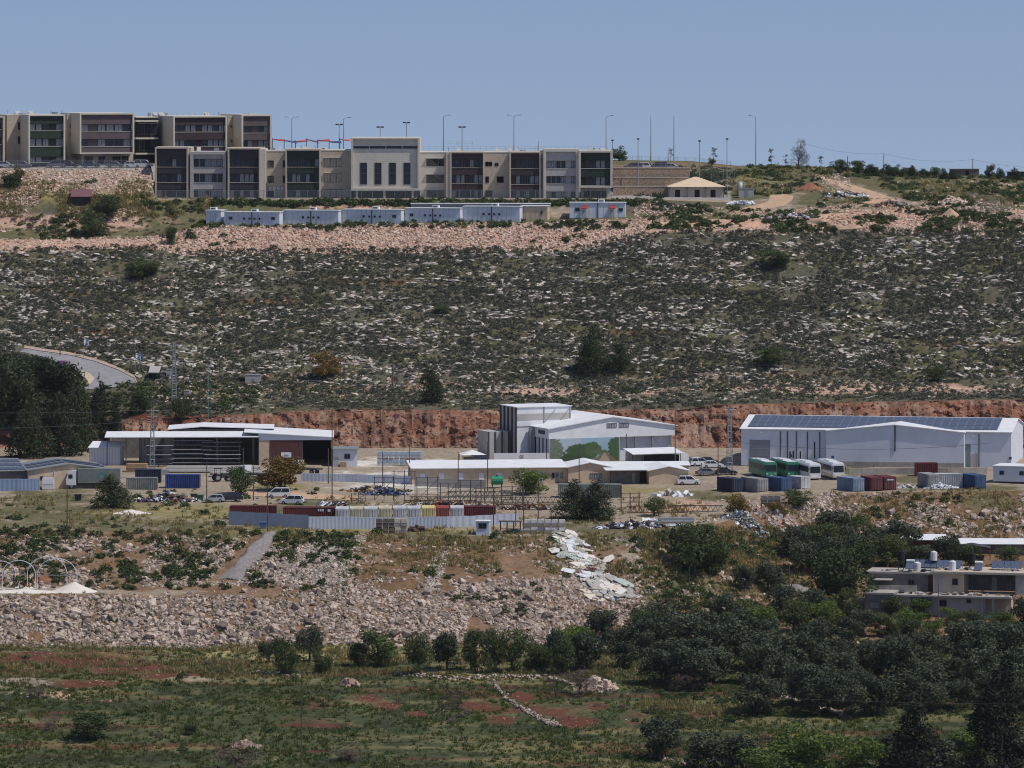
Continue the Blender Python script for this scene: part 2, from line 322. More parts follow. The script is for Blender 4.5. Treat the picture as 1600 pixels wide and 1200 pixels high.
# ================================================================ scattered ground cover
def rock_mesh(name, m, seed, flat=0.7, n=16):
    r = random.Random(seed); bm = bmesh.new()
    for i in range(n):
        v = Vector((r.gauss(0, 1), r.gauss(0, 1), r.gauss(0, 1))).normalized()*r.uniform(0.38, 0.56)
        bm.verts.new((v.x, v.y*0.9, v.z*flat))
    bmesh.ops.convex_hull(bm, input=bm.verts)
    bmesh.ops.delete(bm, geom=[v for v in bm.verts if not v.link_faces], context='VERTS')
    bmesh.ops.recalc_face_normals(bm, faces=bm.faces)
    me = bpy.data.meshes.new(name); bm.to_mesh(me); bm.free(); me.materials.append(m); return me
def cards(cen, size, rng, nrm=None, aspect=0.6):
    """small leaf faces at the given centres"""
    n = len(cen); u = rng.normal(size=(n, 3)); u /= np.linalg.norm(u, axis=1)[:, None]
    w = rng.normal(size=(n, 3)) if nrm is None else nrm+rng.normal(size=(n, 3))*0.7
    v = np.cross(u, w); v /= (np.linalg.norm(v, axis=1)[:, None]+1e-9); s = np.broadcast_to(size, (n,))[:, None]
    u = u*s*0.5; v = v*s*0.5*aspect
    P = np.stack([cen-u, cen-v*0.9, cen+u, cen+v*0.9], 1).reshape(-1, 3)
    return P
def quad_mesh(name, P, m):
    nq = len(P)//4; me = bpy.data.meshes.new(name); me.vertices.add(len(P)); me.vertices.foreach_set('co', P.astype(np.float32).ravel())
    me.loops.add(len(P)); me.loops.foreach_set('vertex_index', np.arange(len(P), dtype=np.int32))
    me.polygons.add(nq); me.polygons.foreach_set('loop_start', np.arange(0, len(P), 4, dtype=np.int32)); me.polygons.foreach_set('loop_total', np.full(nq, 4, np.int32))
    me.update(calc_edges=True); me.materials.append(m); return me
def leaf_mat(name, c1, c2, trans=0.25):
    if name in MATS: return MATS[name]
    m = bpy.data.materials.new(name); m.use_nodes = True; t = m.node_tree; n = t.nodes; l = t.links
    b = n['Principled BSDF']; b.inputs['Roughness'].default_value = 0.75; b.inputs['Specular IOR Level'].default_value = 0.2
    oi = n.new('ShaderNodeObjectInfo'); g = n.new('ShaderNodeTexCoord'); nz = n.new('ShaderNodeTexNoise'); nz.inputs['Scale'].default_value = 1.1; nz.inputs['Detail'].default_value = 3
    l.new(g.outputs['Object'], nz.inputs['Vector'])
    a = n.new('ShaderNodeMath'); a.operation = 'MULTIPLY_ADD'; l.new(nz.outputs['Fac'], a.inputs[0]); a.inputs[1].default_value = 2.4; a.inputs[2].default_value = -1.0
    a2 = n.new('ShaderNodeMath'); a2.operation = 'MULTIPLY_ADD'; l.new(oi.outputs['Random'], a2.inputs[0]); a2.inputs[1].default_value = 0.7; l.new(a.outputs[0], a2.inputs[2]); a2.use_clamp = True
    mxn = n.new('ShaderNodeMix'); mxn.data_type = 'RGBA'; mxn.inputs[6].default_value = c1; mxn.inputs[7].default_value = c2; l.new(a2.outputs[0], mxn.inputs[0])
    l.new(mxn.outputs[2], b.inputs['Base Color'])
    tr = n.new('ShaderNodeBsdfTranslucent'); l.new(mxn.outputs[2], tr.inputs['Color']); ms = n.new('ShaderNodeMixShader'); ms.inputs[0].default_value = trans
    l.new(b.outputs[0], ms.inputs[1]); l.new(tr.outputs[0], ms.inputs[2]); l.new(ms.outputs[0], n['Material Output'].inputs['Surface'])
    MATS[name] = m; return m
def gn_scatter(name, P, Rt, Sc, srcs, label, cat, parent=None):
    n = len(P); me = bpy.data.meshes.new(name); me.vertices.add(n); me.vertices.foreach_set('co', P.astype(np.float32).ravel())
    for nm, typ, dat in (('rot', 'FLOAT_VECTOR', Rt), ('scl', 'FLOAT_VECTOR', Sc)):
        at = me.attributes.new(nm, typ, 'POINT'); at.data.foreach_set('vector', dat.astype(np.float32).ravel())
    at = me.attributes.new('idx', 'INT', 'POINT'); at.data.foreach_set('value', RNG.integers(0, len(srcs), n).astype(np.int32))
    me.update(); o = link(bpy.data.objects.new(name, me))
    ng = bpy.data.node_groups.new(name, 'GeometryNodeTree')
    ng.interface.new_socket('Geometry', in_out='INPUT', socket_type='NodeSocketGeometry'); ng.interface.new_socket('Geometry', in_out='OUTPUT', socket_type='NodeSocketGeometry')
    gi = ng.nodes.new('NodeGroupInput'); go = ng.nodes.new('NodeGroupOutput'); jn = ng.nodes.new('GeometryNodeJoinGeometry'); ip = ng.nodes.new('GeometryNodeInstanceOnPoints')
    for s in srcs:
        so = bpy.data.objects.new(s.name, s); oi = ng.nodes.new('GeometryNodeObjectInfo'); oi.inputs['Object'].default_value = so; oi.inputs['As Instance'].default_value = True
        ng.links.new(oi.outputs['Geometry'], jn.inputs[0])
    def na(nm, typ):
        q = ng.nodes.new('GeometryNodeInputNamedAttribute'); q.data_type = typ; q.inputs[0].default_value = nm; return [s for s in q.outputs if s.enabled][0]
    ng.links.new(gi.outputs[0], ip.inputs['Points']); ng.links.new(jn.outputs[0], ip.inputs['Instance']); ip.inputs['Pick Instance'].default_value = True
    ng.links.new(na('idx', 'INT'), ip.inputs['Instance Index']); ng.links.new(na('rot', 'FLOAT_VECTOR'), ip.inputs['Rotation']); ng.links.new(na('scl', 'FLOAT_VECTOR'), ip.inputs['Scale'])
    ng.links.new(ip.outputs[0], go.inputs[0]); md = o.modifiers.new('scatter', 'NODES'); md.node_group = ng
    tag(o, label, cat, kind='stuff'); return o
# ---- source meshes
M_ROCKG = mat('limestone', lin(152,144,136), 0.95, 0.25, 4, col2=lin(212,202,190), rnd=1, bump=0.5)
M_ROCKP = mat('pink_rubble', lin(160,124,104), 0.95, 0.2, 4, col2=lin(222,200,182), rnd=1, bump=0.5)
M_ROCKD = mat('bank_stone', lin(120,106,96), 0.95, 0.3, 3, col2=lin(206,188,172), rnd=1, bump=0.5)
M_ROCKR = mat('cliff_stone', lin(104,68,52), 0.95, 0.25, 3, col2=lin(172,128,104), rnd=1, bump=0.5)
M_SHRUB = leaf_mat('scrub_leaf', lin(80,84,70), lin(114,114,96), 0.2)
M_GRASS = leaf_mat('grass_blade', lin(62,78,38), lin(104,112,56), 0.3)
M_DRYG = leaf_mat('dry_grass', lin(120,112,70), lin(164,150,102), 0.3)
M_GREENB = leaf_mat('green_bush', lin(60,74,46), lin(96,108,64), 0.25)
M_TWIG = leaf_mat('bare_twig', lin(84,72,64), lin(120,106,94), 0.05)
def shrub_mesh(name, m, seed, n=60, sz=0.3, h=0.6, asp=0.6):
    rng = np.random.default_rng(seed); P = rng.normal(size=(n, 3)); P /= np.linalg.norm(P, axis=1)[:, None]; r = rng.uniform(0.55, 1.0, n)[:, None]
    nn = P.copy(); P = P*r*np.array([0.5, 0.5, h]); P[:, 2] = np.abs(P[:, 2]); P[:, :2] += (rng.normal(size=2)*0.05)
    return quad_mesh(name, cards(P, rng.uniform(0.6, 1.3, n)*sz, rng, nn, asp), m)
def tuft_mesh(name, m, seed, n=16):
    rng = np.random.default_rng(seed); a = rng.uniform(0, 6.283, n); d = rng.uniform(0, 0.45, n); b = np.stack([np.cos(a)*d, np.sin(a)*d, np.zeros(n)], 1)
    ang = rng.uniform(0, 6.283, n); w = np.stack([np.cos(ang), np.sin(ang), np.zeros(n)], 1)*rng.uniform(0.03, 0.08, n)[:, None]
    tip = b+np.stack([rng.normal(size=n)*0.16, rng.normal(size=n)*0.16, rng.uniform(0.35, 0.9, n)], 1)
    return quad_mesh(name, np.stack([b-w, b+w, tip+w*0.3, tip-w*0.3], 1).reshape(-1, 3), m)
SRC = dict(
 rockg=[rock_mesh('limestone_rock', M_ROCKG, i, 0.55) for i in range(5)], rockp=[rock_mesh('rubble_stone', M_ROCKP, 20+i, 0.75) for i in range(5)],
 rockd=[rock_mesh('bank_rock', M_ROCKD, 40+i, 0.8) for i in range(6)], rockr=[rock_mesh('cliff_rock', M_ROCKR, 60+i, 0.8) for i in range(5)],
 shrub=[shrub_mesh('scrub', M_SHRUB, i) for i in range(5)], bush=[shrub_mesh('bush', M_GREENB, 10+i, 110, 0.24) for i in range(4)],
 tuft=[tuft_mesh('grass_tuft', M_GRASS, i) for i in range(4)], dry=[tuft_mesh('dry_tuft', M_DRYG, 9+i) for i in range(4)], twig=[shrub_mesh('twig_bush', M_TWIG, 30+i, 120, 0.4, 0.6, 0.12) for i in range(3)])
def samp(n, x0, x1, y0, y1, seed, dens=None):
    """random places on the ground seen between these columns and rows, thinned by dens(px, py, X, Y)"""
    rng = np.random.default_rng(seed); px = rng.uniform(x0, x1, n); py = rng.uniform(y0, y1, n)
    X, Y, Z, ok = hit(px, py)
    if dens is not None:
        d = dens(px, py, X, Y); ok &= rng.uniform(size=n) < d
    return px[ok], py[ok], X[ok], Y[ok], Z[ok]
def cover(name, src, parts, smin, smax, label, cat, seed, flat=(1, 1, 1), sink=0.15, power=2.5, tilt=0.3):
    rng = np.random.default_rng(seed); A = []
    for i, p in enumerate(parts):
        s = samp(*p[:5], seed=seed*31+i, dens=p[5] if len(p) > 5 else None); A.append(np.stack(s, 1))
    A = np.concatenate(A); n = len(A); X, Y, Z = A[:, 2], A[:, 3], A[:, 4]
    s = smin+(smax-smin)*rng.uniform(size=n)**power
    Sc = s[:, None]*np.array(flat)*rng.uniform(0.75, 1.3, (n, 3)); Rt = np.stack([rng.normal(size=n)*tilt, rng.normal(size=n)*tilt, rng.uniform(0, 6.283, n)], 1)
    if name == 'cliff_stones':
        LY, LZ = lines_at(A[:, 0]); t = np.clip((Y-LY[8])/(LY[9]-LY[8]), 0, 1); Y, Z = cliff_relief(X, Y, Z, t)
    return gn_scatter(name, np.stack([X, Y, Z-sink*s], 1), Rt, Sc, SRC[src], label, cat)
def ell(px, py, cx, cy, rx, ry): return ((px-cx)/rx)**2+((py-cy)/ry)**2 < 1
def strata(X, Y): return fbm(X/9+40, Y/2.2, 77, 3)
UPE = [(38,546),(70,550),(110,556),(150,566),(185,579),(210,592),(214,602)]; LOE = [(30,550),(66,557),(98,570),(120,579),(138,589),(141,598),(128,610)]
def noroad(px, py):
    u = np.interp(px, [a for a, b in UPE[:6]], [b for a, b in UPE[:6]]); l = np.interp(px, [30, 66, 98, 120, 138], [550, 557, 570, 579, 589]); l = np.where(px > 128, 612, l)
    return ~((px > 22) & (px < 224) & (py > u-6) & (py < l+3))
OFF = [(1200,318,70,11),(1255,308,26,8),(1330,292,50,14),(1370,305,40,9),(1405,318,60,5),(1090,312,56,9),(1310,283,24,7)]
def clear(px, py):
    m = np.ones_like(px, bool)
    for o in OFF: m &= ~ell(px, py, *o)
    return m
# hillside
cover('hillside_scrub', 'shrub', [(70000, -80, 1680, 360, 650, lambda px, py, X, Y: (np.clip((fbm(X/9, Y/5, 3, 4)-0.26)*3.2, 0.2, 1))*noroad(px, py)*((Y > 1093) & (Y < 1186)))], 0.4, 1.5, 'low dark scrub covering the hillside', 'scrub', 1, (1, 1, 0.75), 0.05, 1.8, 0.1)
cover('hillside_rocks', 'rockg', [(60000, -80, 1680, 365, 640, lambda px, py, X, Y: np.clip((strata(X, Y)-0.42)*3.6, 0.04, 0.8)*noroad(px, py)*((Y > 1097) & (Y < 1185)))], 0.35, 2.6, 'pale limestone rocks lying in bands across the hillside', 'rocks', 2, (1.35, 0.8, 0.6), 0.1, 2.6, 0.15)
cover('rubble_stones', 'rockp', [(14000, 230, 1010, 340, 400, lambda px, py, X, Y: 0.95*((Y > 1183.5) & (Y < 1195))), (2600, -80, 240, 366, 392, lambda px, py, X, Y: 0.7*((Y > 1184) & (Y < 1195))),
   (1800, -40, 220, 326, 362, lambda px, py, X, Y: np.clip((fbm(X/5, Y/5, 4, 3)-0.4)*4, 0, 1)), (6500, 990, 1640, 316, 366, lambda px, py, X, Y: np.clip((fbm(X/7, Y/5, 14, 3)-0.40)*5, 0, 1)*clear(px, py)),
   (1100, 1400, 1640, 282, 335, lambda px, py, X, Y: np.clip((fbm(X/5, Y/5, 23, 3)-0.48)*6, 0, 1)), (900, 1190, 1640, 285, 330, lambda px, py, X, Y: np.clip((fbm(X/6, Y/6, 24, 3)-0.5)*5, 0, 1)*clear(px, py)), (300, 1270, 1330, 268, 300), (3500, 1170, 1530, 322, 352, lambda px, py, X, Y: 0.8*clear(px, py)*(fbm(X/5, Y/5, 41, 3) > 0.42)), (2600, -40, 380, 425, 560, lambda px, py, X, Y: np.clip((fbm(X/6, Y/3, 66, 3)-0.52)*7, 0, 1)*noroad(px, py)), (1500, 400, 1640, 560, 600, lambda px, py, X, Y: np.clip((fbm(X/8, Y/3, 67, 3)-0.52)*7, 0, 1)), (700, 560, 940, 314, 330, lambda px, py, X, Y: np.clip((fbm(X/5, Y/5, 8, 3)-0.45)*5, 0, 1)), (700, -20, 60, 285, 322), (3600, -80, 238, 263, 303, lambda px, py, X, Y: 0.9*(Y < 1225.5)),
   (3400, -60, 1680, 596, 626, lambda px, py, X, Y: np.clip((fbm(X/16, Y/8, 34, 3)-0.42)*4, 0, 1)*((Y > 1098) & (Y < 1124)) * (px > 230))], 0.35, 1.3, 'pinkish limestone rubble tipped along the terrace banks', 'rubble', 3, (1, 1, 0.9), 0.1, 2.2, 0.5)
cover('cliff_stones', 'rockr', [(9000, 180, 1680, 622, 718, lambda px, py, X, Y: 0.9*((Y >= 1080) & (Y < 1093)))], 0.25, 1.0, 'red-brown broken stones of the quarried face', 'stones', 4, (1.2, 1, 0.8), 0.1, 2, 0.6)
# embankment stones: small ones as cover
def bank(px, py, X, Y):
    d = np.clip((fbm(X/6, Y/5, 44, 3)-0.40)*4.5, 0.03, 1)*(py < 1008)
    lower = ((py > 925) & (px < 1010)) | ((px < 560) & (py > 850)); d = np.where(lower, np.maximum(d, 0.8*(fbm(X/3.5, Y/3, 6, 3) > 0.43)), d)
    d = np.where((px > 560) & (px < 840) & (py < 905), d*0.22, d); d = np.where(py < 850, d*0.35, d)
    d = np.where((py > 915) & (py < 931) & (px < 440), 0.03, d); d = np.where((py < 918) & (px < 330), 0.7*(fbm(X/3.5, Y/3, 46, 3) > 0.45), d)
    d = np.where((px > 1000), d*0.35, d); d = np.where((px > 1290) & (py < 850), d*1.3, d)
    return d
NOCHUTE = lambda px, py: ~((py < 908) & (np.abs(px-(425-(py-830)*0.95)) < 19+(py-830)*0.1))
cover('bank_stones', 'rockd', [(50000, -60, 1240, 838, 1012, lambda px, py, X, Y: bank(px, py, X, Y)*NOCHUTE(px, py)), (11000, 1240, 1660, 772, 852, lambda px, py, X, Y: np.clip((fbm(X/6, Y/5, 54, 3)-0.44)*4, 0.03, 0.9)),
    (900, 1100, 1300, 780, 830, lambda px, py, X, Y: np.clip((fbm(X/4, Y/4, 64, 3)-0.45)*4, 0.02, 0.9))], 0.3, 1.5, 'grey and tan stones tipped down the embankment', 'stones', 5, (1, 1, 0.9), 0.1, 1.8, 0.6)
def nored(px, py):
    m = np.ones_like(px, bool)
    for p in PATCH:
        if p[4] in ('redsoil', 'white', 'sand') and p[1] > 1000: m &= ~ell(px, py, *p[:4])
    return m
def fan(px, py, X, Y):
    c = 545-(py-836)*1.25; w = 30+(py-836)*0.75; f2 = (np.abs(px-(690-(py-860)*0.25)) < 12) & (py < 925) & (py > 862)
    return np.where(((np.abs(px-c) < w) & (py < 912)) | f2, 0.95, 0)*NOCHUTE(px, py)
cover('gravel_fan', 'rockg', [(16000, 340, 720, 834, 926, fan)], 0.25, 0.85, 'grey quarry stones fanned below the fence on the embankment', 'stones', 25, (1, 1, 0.9), 0.05, 1.6, 0.6)
cover('soil_clods', 'rockr', [(2600, 0, 340, 1012, 1075, lambda px, py, X, Y: ~nored(px, py)), (1400, 540, 680, 1080, 1140, lambda px, py, X, Y: ~nored(px, py)), (2600, 720, 1230, 1078, 1142, lambda px, py, X, Y: ~nored(px, py))], 0.15, 0.5, 'red soil clods on the bare patches of the field', 'soil', 26, (1.2, 1.2, 0.7), 0.1, 1.8, 0.4)
cover('field_stones', 'rockg', [(700, 0, 200, 1062, 1100, lambda px, py, X, Y: np.clip((fbm(X/5, Y/4, 74, 3)-0.45)*6, 0, 1)), (1500, 0, 1600, 1010, 1200, lambda px, py, X, Y: 0.1+0.5*(fbm(X/5, Y/5, 84, 3) > 0.62)),
    (700, 0, 330, 985, 1025, lambda px, py, X, Y: 0.8*(fbm(X/4, Y/4, 94, 3) > 0.5)), (420, 1000, 1200, 942, 985, lambda px, py, X, Y: 0.6*(fbm(X/5, Y/2, 14, 3) > 0.52)), (300, 1270, 1450, 995, 1025, lambda px, py, X, Y: 0.8*(fbm(X/5, Y/3, 11, 3) > 0.5))], 0.2, 0.75, 'pale stones strewn over the valley field', 'stones', 6, (1.3, 1, 0.7), 0.1, 2.2, 0.2)
# dry-stone walls in the field
def wallpts(poly, n, w, seed):
    rng = np.random.default_rng(seed); t = rng.uniform(0, len(poly)-1, n); i = np.minimum(t.astype(int), len(poly)-2); f = t-i
    p = np.array(poly, float); q = p[i]*(1-f)[:, None]+p[i+1]*f[:, None]+rng.normal(size=(n, 2))*np.array([w*1.5, w]); X, Y, Z, ok = hit(q[:, 0], q[:, 1])
    return np.stack([X, Y, Z+rng.uniform(-0.05, 0.35, n)], 1)[ok]
WP = np.concatenate([wallpts(a, n, 1.1, i) for i, (a, n) in enumerate([([(770,1066),(790,1092),(820,1112),(850,1128),(872,1134)], 420), ([(610,1054),(700,1062),(790,1058),(860,1060),(900,1072)], 330), ([(1195,1078),(1240,1096),(1300,1112),(1330,1124)], 260),
     ([(1010,1180),(1060,1192),(1120,1204)], 160), ([(380,1050),(430,1054),(470,1058)], 60), ([(900,962),(1000,958),(1100,962),(1180,972)], 260), ([(1000,926),(1060,930),(1120,934),(1150,938)], 170), ([(900,1085),(950,1080),(960,1072)], 90), ([(1280,1004),(1340,1006),(1420,1016)], 150)])])
n_ = len(WP); gn_scatter('field_wall_stones', WP, RNG.uniform(-0.6, 0.6, (n_, 3)), RNG.uniform(0.25, 0.75, (n_, 1))*RNG.uniform(0.8, 1.2, (n_, 3)), SRC['rockd'], 'tumbled dry-stone wall lines crossing the valley field', 'stones')
# grasses and bushes
isf = lambda px, py, X, Y: np.clip(fbm(X/7, Y/7, 12, 3)*1.4-0.1, 0.1, 1)
cover('field_grass', 'tuft', [(34000, -60, 1660, 1008, 1215, lambda px, py, X, Y: isf(px, py, X, Y)*nored(px, py)), (1500, 1000, 1600, 900, 1010), (1500, 0, 560, 840, 1000, lambda px, py, X, Y: fbm(X/5, Y/5, 15, 3) > 0.55)], 0.35, 0.95, 'green grass growing over the valley field', 'grass', 7, (1.3, 1.3, 0.8), 0.02, 1.5, 0.1)
cover('dry_grass_tufts', 'dry', [(6000, 0, 1100, 1005, 1060, lambda px, py, X, Y: fbm(X/9, Y/4, 16, 3) > 0.5), (500, 1000, 1080, 1098, 1112), (450, 1090, 1170, 1106, 1118), (9000, -60, 1660, 755, 850, lambda px, py, X, Y: np.clip((fbm(X/8, Y/8, 17, 3)-0.42)*4, 0, 1)*((Y < 985))*(nored(px, py))), (2600, 540, 1010, 830, 900, lambda px, py, X, Y: fbm(X/5, Y/5, 18, 3) > 0.45),
   (3500, -60, 330, 283, 340, lambda px, py, X, Y: fbm(X/8, Y/8, 19, 3) > 0.42), (2600, 1100, 1640, 258, 320, lambda px, py, X, Y: (fbm(X/8, Y/8, 20, 3) > 0.45)*clear(px, py)), (1200, 1000, 1300, 880, 1010), (2600, 1000, 1280, 825, 900)], 0.4, 1.1, 'dry straw-coloured grass on the banks and terraces', 'grass', 8, (1.4, 1.4, 0.9), 0.02, 1.5, 0.1)
cover('terrace_bushes', 'bush', [(1300, -60, 330, 283, 375, lambda px, py, X, Y: np.clip((fbm(X/7, Y/7, 25, 3)-0.5)*6, 0, 1)), (700, 330, 1000, 313, 322), (420, 300, 990, 345, 356), (240, 320, 960, 352, 392, lambda px, py, X, Y: fbm(X/7, Y/7, 35, 2) > 0.6),
   (7000, 985, 1660, 260, 362, lambda px, py, X, Y: np.clip((fbm(X/7, Y/5, 26, 4)-0.42)*5, 0, 1)*clear(px, py)), (2600, 0, 560, 830, 922, lambda px, py, X, Y: np.clip((fbm(X/4, Y/3, 27, 4)-0.36)*2.2, 0, 0.8)*NOCHUTE(px, py)), (1400, 990, 1260, 825, 955, lambda px, py, X, Y: np.clip((fbm(X/6, Y/4, 48, 3)-0.45)*5, 0, 1)), (700, 560, 1240, 838, 960, lambda px, py, X, Y: np.clip((fbm(X/7, Y/5, 28, 3)-0.5)*5, 0, 1)),
   (500, 1240, 1640, 770, 850, lambda px, py, X, Y: np.clip((fbm(X/7, Y/5, 29, 3)-0.52)*5, 0, 1)), (800, 0, 640, 765, 836, lambda px, py, X, Y: np.clip((fbm(X/7, Y/7, 30, 3)-0.55)*5, 0, 1)), (700, 0, 1660, 605, 650, lambda px, py, X, Y: (Y > 1097)*np.clip((fbm(X/9, Y/5, 31, 3)-0.4)*4, 0, 1)), (600, 0, 400, 600, 650, lambda px, py, X, Y: (Y > 1097)*0.6), (1500, 990, 1640, 960, 1130, lambda px, py, X, Y: 0.6), (500, 0, 560, 1010, 1180, lambda px, py, X, Y: np.clip((fbm(X/8, Y/6, 32, 3)-0.6)*6, 0, 1))], 0.6, 2.4, 'scattered green bushes on the terraces and banks', 'bushes', 9, (1, 1, 0.8), 0.05, 2, 0.1)
cover('bare_scrub', 'twig', [(160, 0, 1200, 1060, 1200, lambda px, py, X, Y: np.clip((fbm(X/9, Y/9, 36, 2)-0.5)*5, 0, 1)), (60, 850, 960, 1040, 1085), (60, 1050, 1110, 1045, 1080), (40, 690, 720, 1080, 1130), (120, 20, 300, 340, 370)], 0.7, 2.0, 'leafless brown thorn scrub in the valley field', 'scrub', 10, (1, 1, 0.7), 0.05, 2, 0.1)

# ---------------------------------------------------------------- boulders one can pick apart: parts of the embankment
def boulders(n, regs, parent, seed, smin=1.1, smax=2.6, name='boulder', key='rockd'):
    rng = np.random.default_rng(seed); k = 0
    for (x0, x1, y0, y1, w) in regs:
        m = int(n*w); px = rng.uniform(x0, x1, m); py = rng.uniform(y0, y1, m); X, Y, Z, ok = hit(px, py)
        ok &= NOCHUTE(px, py)
        for i in np.nonzero(ok)[0]:
            s = smin+(smax-smin)*rng.uniform()**2.2
            o = bpy.data.objects.new(name, SRC[key][k % len(SRC[key])]); k += 1; link(o, parent)
            o.location = (X[i], Y[i], Z[i]+0.12*s); o.rotation_euler = (rng.normal()*0.5, rng.normal()*0.5, rng.uniform(0, 6.28)); o.scale = (s*rng.uniform(0.8, 1.3), s, s*rng.uniform(0.8, 1.1))
boulders(295, [(-5, 430, 945, 1004, 0.45), (430, 860, 945, 1003, 0.3), (380, 560, 880, 940, 0.08), (640, 860, 905, 950, 0.1), (1340, 1600, 800, 848, 0.07)], TERR['embankment'], 5)
# ================================================================ trees: empty > trunk, crown
M_BARK = mat('bark', lin(92,78,66), 0.95, 0.3, 6, bump=0.5)
M_OLIVE = leaf_mat('olive_leaf', lin(56,66,52), lin(90,98,76), 0.2)
M_PINE = leaf_mat('pine_needle', lin(42,52,36), lin(70,80,52), 0.12)
M_CYP = leaf_mat('cypress_leaf', lin(34,42,32), lin(54,62,44), 0.08)
M_FRESH = leaf_mat('fresh_leaf', lin(64,82,40), lin(104,122,58), 0.25)
M_RUST = leaf_mat('rusty_leaf', lin(96,82,42), lin(130,106,58), 0.2)
def lobes_crown(name, m, seed, lobes, n, size, asp=0.5):
    """leaf faces spread through a set of uneven clumps"""
    rng = np.random.default_rng(seed); L = np.array(lobes); vol = L[:, 3]**2; pk = rng.choice(len(L), n, p=vol/vol.sum())
    d = rng.normal(size=(n, 3)); d /= np.linalg.norm(d, axis=1)[:, None]; r = rng.uniform(0.25, 1, n)**0.45
    P = L[pk, :3]+d*(L[pk, 3]*r)[:, None]*np.array([1, 1, 0.85]); P[:, 2] = np.maximum(P[:, 2], 0.1)
    return quad_mesh(name, cards(P, rng.uniform(0.6, 1.4, n)*size, rng, d, asp), m)
def trunk_mesh(name, h, r, limbs, seed, spread=1.4):
    rr = random.Random(seed); mb = MB(); top = Vector((rr.uniform(-.15, .15), rr.uniform(-.15, .15), h)); mid = top*0.5+Vector((rr.uniform(-.12, .12), rr.uniform(-.1, .1), 0))
    mb.tube((0, 0, -0.3), mid, r, r*0.75, 7); mb.tube(mid, top, r*0.75, r*0.5, 7)
    for i in range(limbs):
        a = 6.283*i/max(limbs, 1)+rr.uniform(-.4, .4); b = mid.lerp(top, rr.uniform(0.3, 1)); e = b+Vector((math.cos(a)*spread*rr.uniform(.5, 1), math.sin(a)*spread*rr.uniform(.5, 1), rr.uniform(0.6, 1.5)*spread*0.7))
        mb.tube(b, e, r*0.42, r*0.12, 5)
    return mb.mesh(name, M_BARK)
def lob_round(seed, w, h, n, base=0.3):
    r = random.Random(seed); L = []
    for i in range(n):
        a = r.uniform(0, 6.283); d = r.uniform(0, 1)**0.6*w*0.36; z = r.uniform(base, 0.84)*h; k = 1-0.5*abs(z/h-0.5)
        L.append((math.cos(a)*d*k, math.sin(a)*d*k, z, r.uniform(0.12, 0.24)*w))
    return L
def lob_cone(seed, w, h, n, pw=1.0):
    r = random.Random(seed); L = []
    for i in range(n):
        t = i/(n-1); a = r.uniform(0, 6.283); rad = w*0.5*(1-t)**pw
        L.append((math.cos(a)*rad*0.55, math.sin(a)*rad*0.55, (0.08+0.88*t)*h, max(rad*r.uniform(0.45, 0.75), 0.12)))
    return L
def mk(kind, m, lob, n, size, th, tr, limbs, seeds, asp=0.5, spread=1.4):
    return [(lobes_crown(kind+'_crown', m, s, lob(s), n, size, asp), trunk_mesh(kind+'_trunk', th, tr, limbs, s, spread)) for s in seeds]
TREES = dict(   # unit tree: 5 m wide, 5 m high (cones 4 x 10)
 olive=(5, 5, mk('olive', M_OLIVE, lambda s: lob_round(s, 5, 5, 18, 0.16), 3000, 0.34, 1.8, 0.2, 4, range(5))),
 green=(5, 5, mk('leafy', M_FRESH, lambda s: lob_round(s+50, 5, 5, 18, 0.12), 3200, 0.3, 1.8, 0.18, 4, range(3))),
 dark=(5, 5, mk('broadleaf', M_GREENB, lambda s: lob_round(s+80, 5, 5, 20, 0.1), 3400, 0.3, 1.6, 0.2, 4, range(4))),
 rusty=(5, 5, mk('rusty', M_RUST, lambda s: lob_round(s+90, 5, 5, 20, 0.1), 3400, 0.3, 1.6, 0.18, 4, range(2))),
 pine=(5, 7, mk('pine', M_PINE, lambda s: lob_cone(s+20, 5.6, 7, 30, 0.6), 5200, 0.36, 5.5, 0.2, 5, range(4), 0.35)),
 canopy=(9, 9, mk('umbrella_pine', M_PINE, lambda s: lob_round(s+120, 9, 9, 30, 0.2), 8000, 0.5, 5.5, 0.28, 6, range(3), 0.35, 3.0)),
 cypress=(4, 10, mk('cypress', M_CYP, lambda s: lob_cone(s+40, 4, 10, 34, 0.75), 7000, 0.3, 3.5, 0.2, 0, range(3), 0.35)),
 bare=(4, 4, mk('bare', M_TWIG, lambda s: lob_round(s+60, 4, 4, 14, 0.06), 1300, 0.5, 1.2, 0.1, 9, range(2), 0.07, 1.3)),
 sapling=(2, 5, mk('sapling', M_OLIVE, lambda s: lob_round(s+70, 1.8, 5, 12, 0.3), 300, 0.24, 3.8, 0.06, 3, range(2), 0.5, 0.5)))
TC = [0]
def tree(kind, px, py, wpx, hpx, label, group=None, name=None, cat='tree', at=None):
    p = at if at is not None else G(px, py); k = p.y/F; w0, h0, vs_ = TREES[kind]; c, t = vs_[TC[0] % len(vs_)]; TC[0] += 1
    o = empty(name or {'olive': 'olive_tree', 'green': 'leafy_tree', 'dark': 'broadleaf_tree', 'rusty': 'rusty_tree', 'pine': 'pine_tree', 'canopy': 'umbrella_pine', 'cypress': 'cypress_tree', 'bare': 'bare_tree', 'sapling': 'sapling'}[kind], p, random.uniform(0, 360), label, cat, group)
    sw = 1.2*wpx*k/w0; sh = 1.08*hpx*k/h0; o.scale = (sw, sw, sh)
    link(bpy.data.objects.new('trunk', t), o); link(bpy.data.objects.new('crown', c), o); return o
ORD = ['first','second','third','fourth','fifth','sixth','seventh','eighth','ninth','tenth','eleventh','twelfth','thirteenth','fourteenth','fifteenth','sixteenth','seventeenth','eighteenth','nineteenth','twentieth']
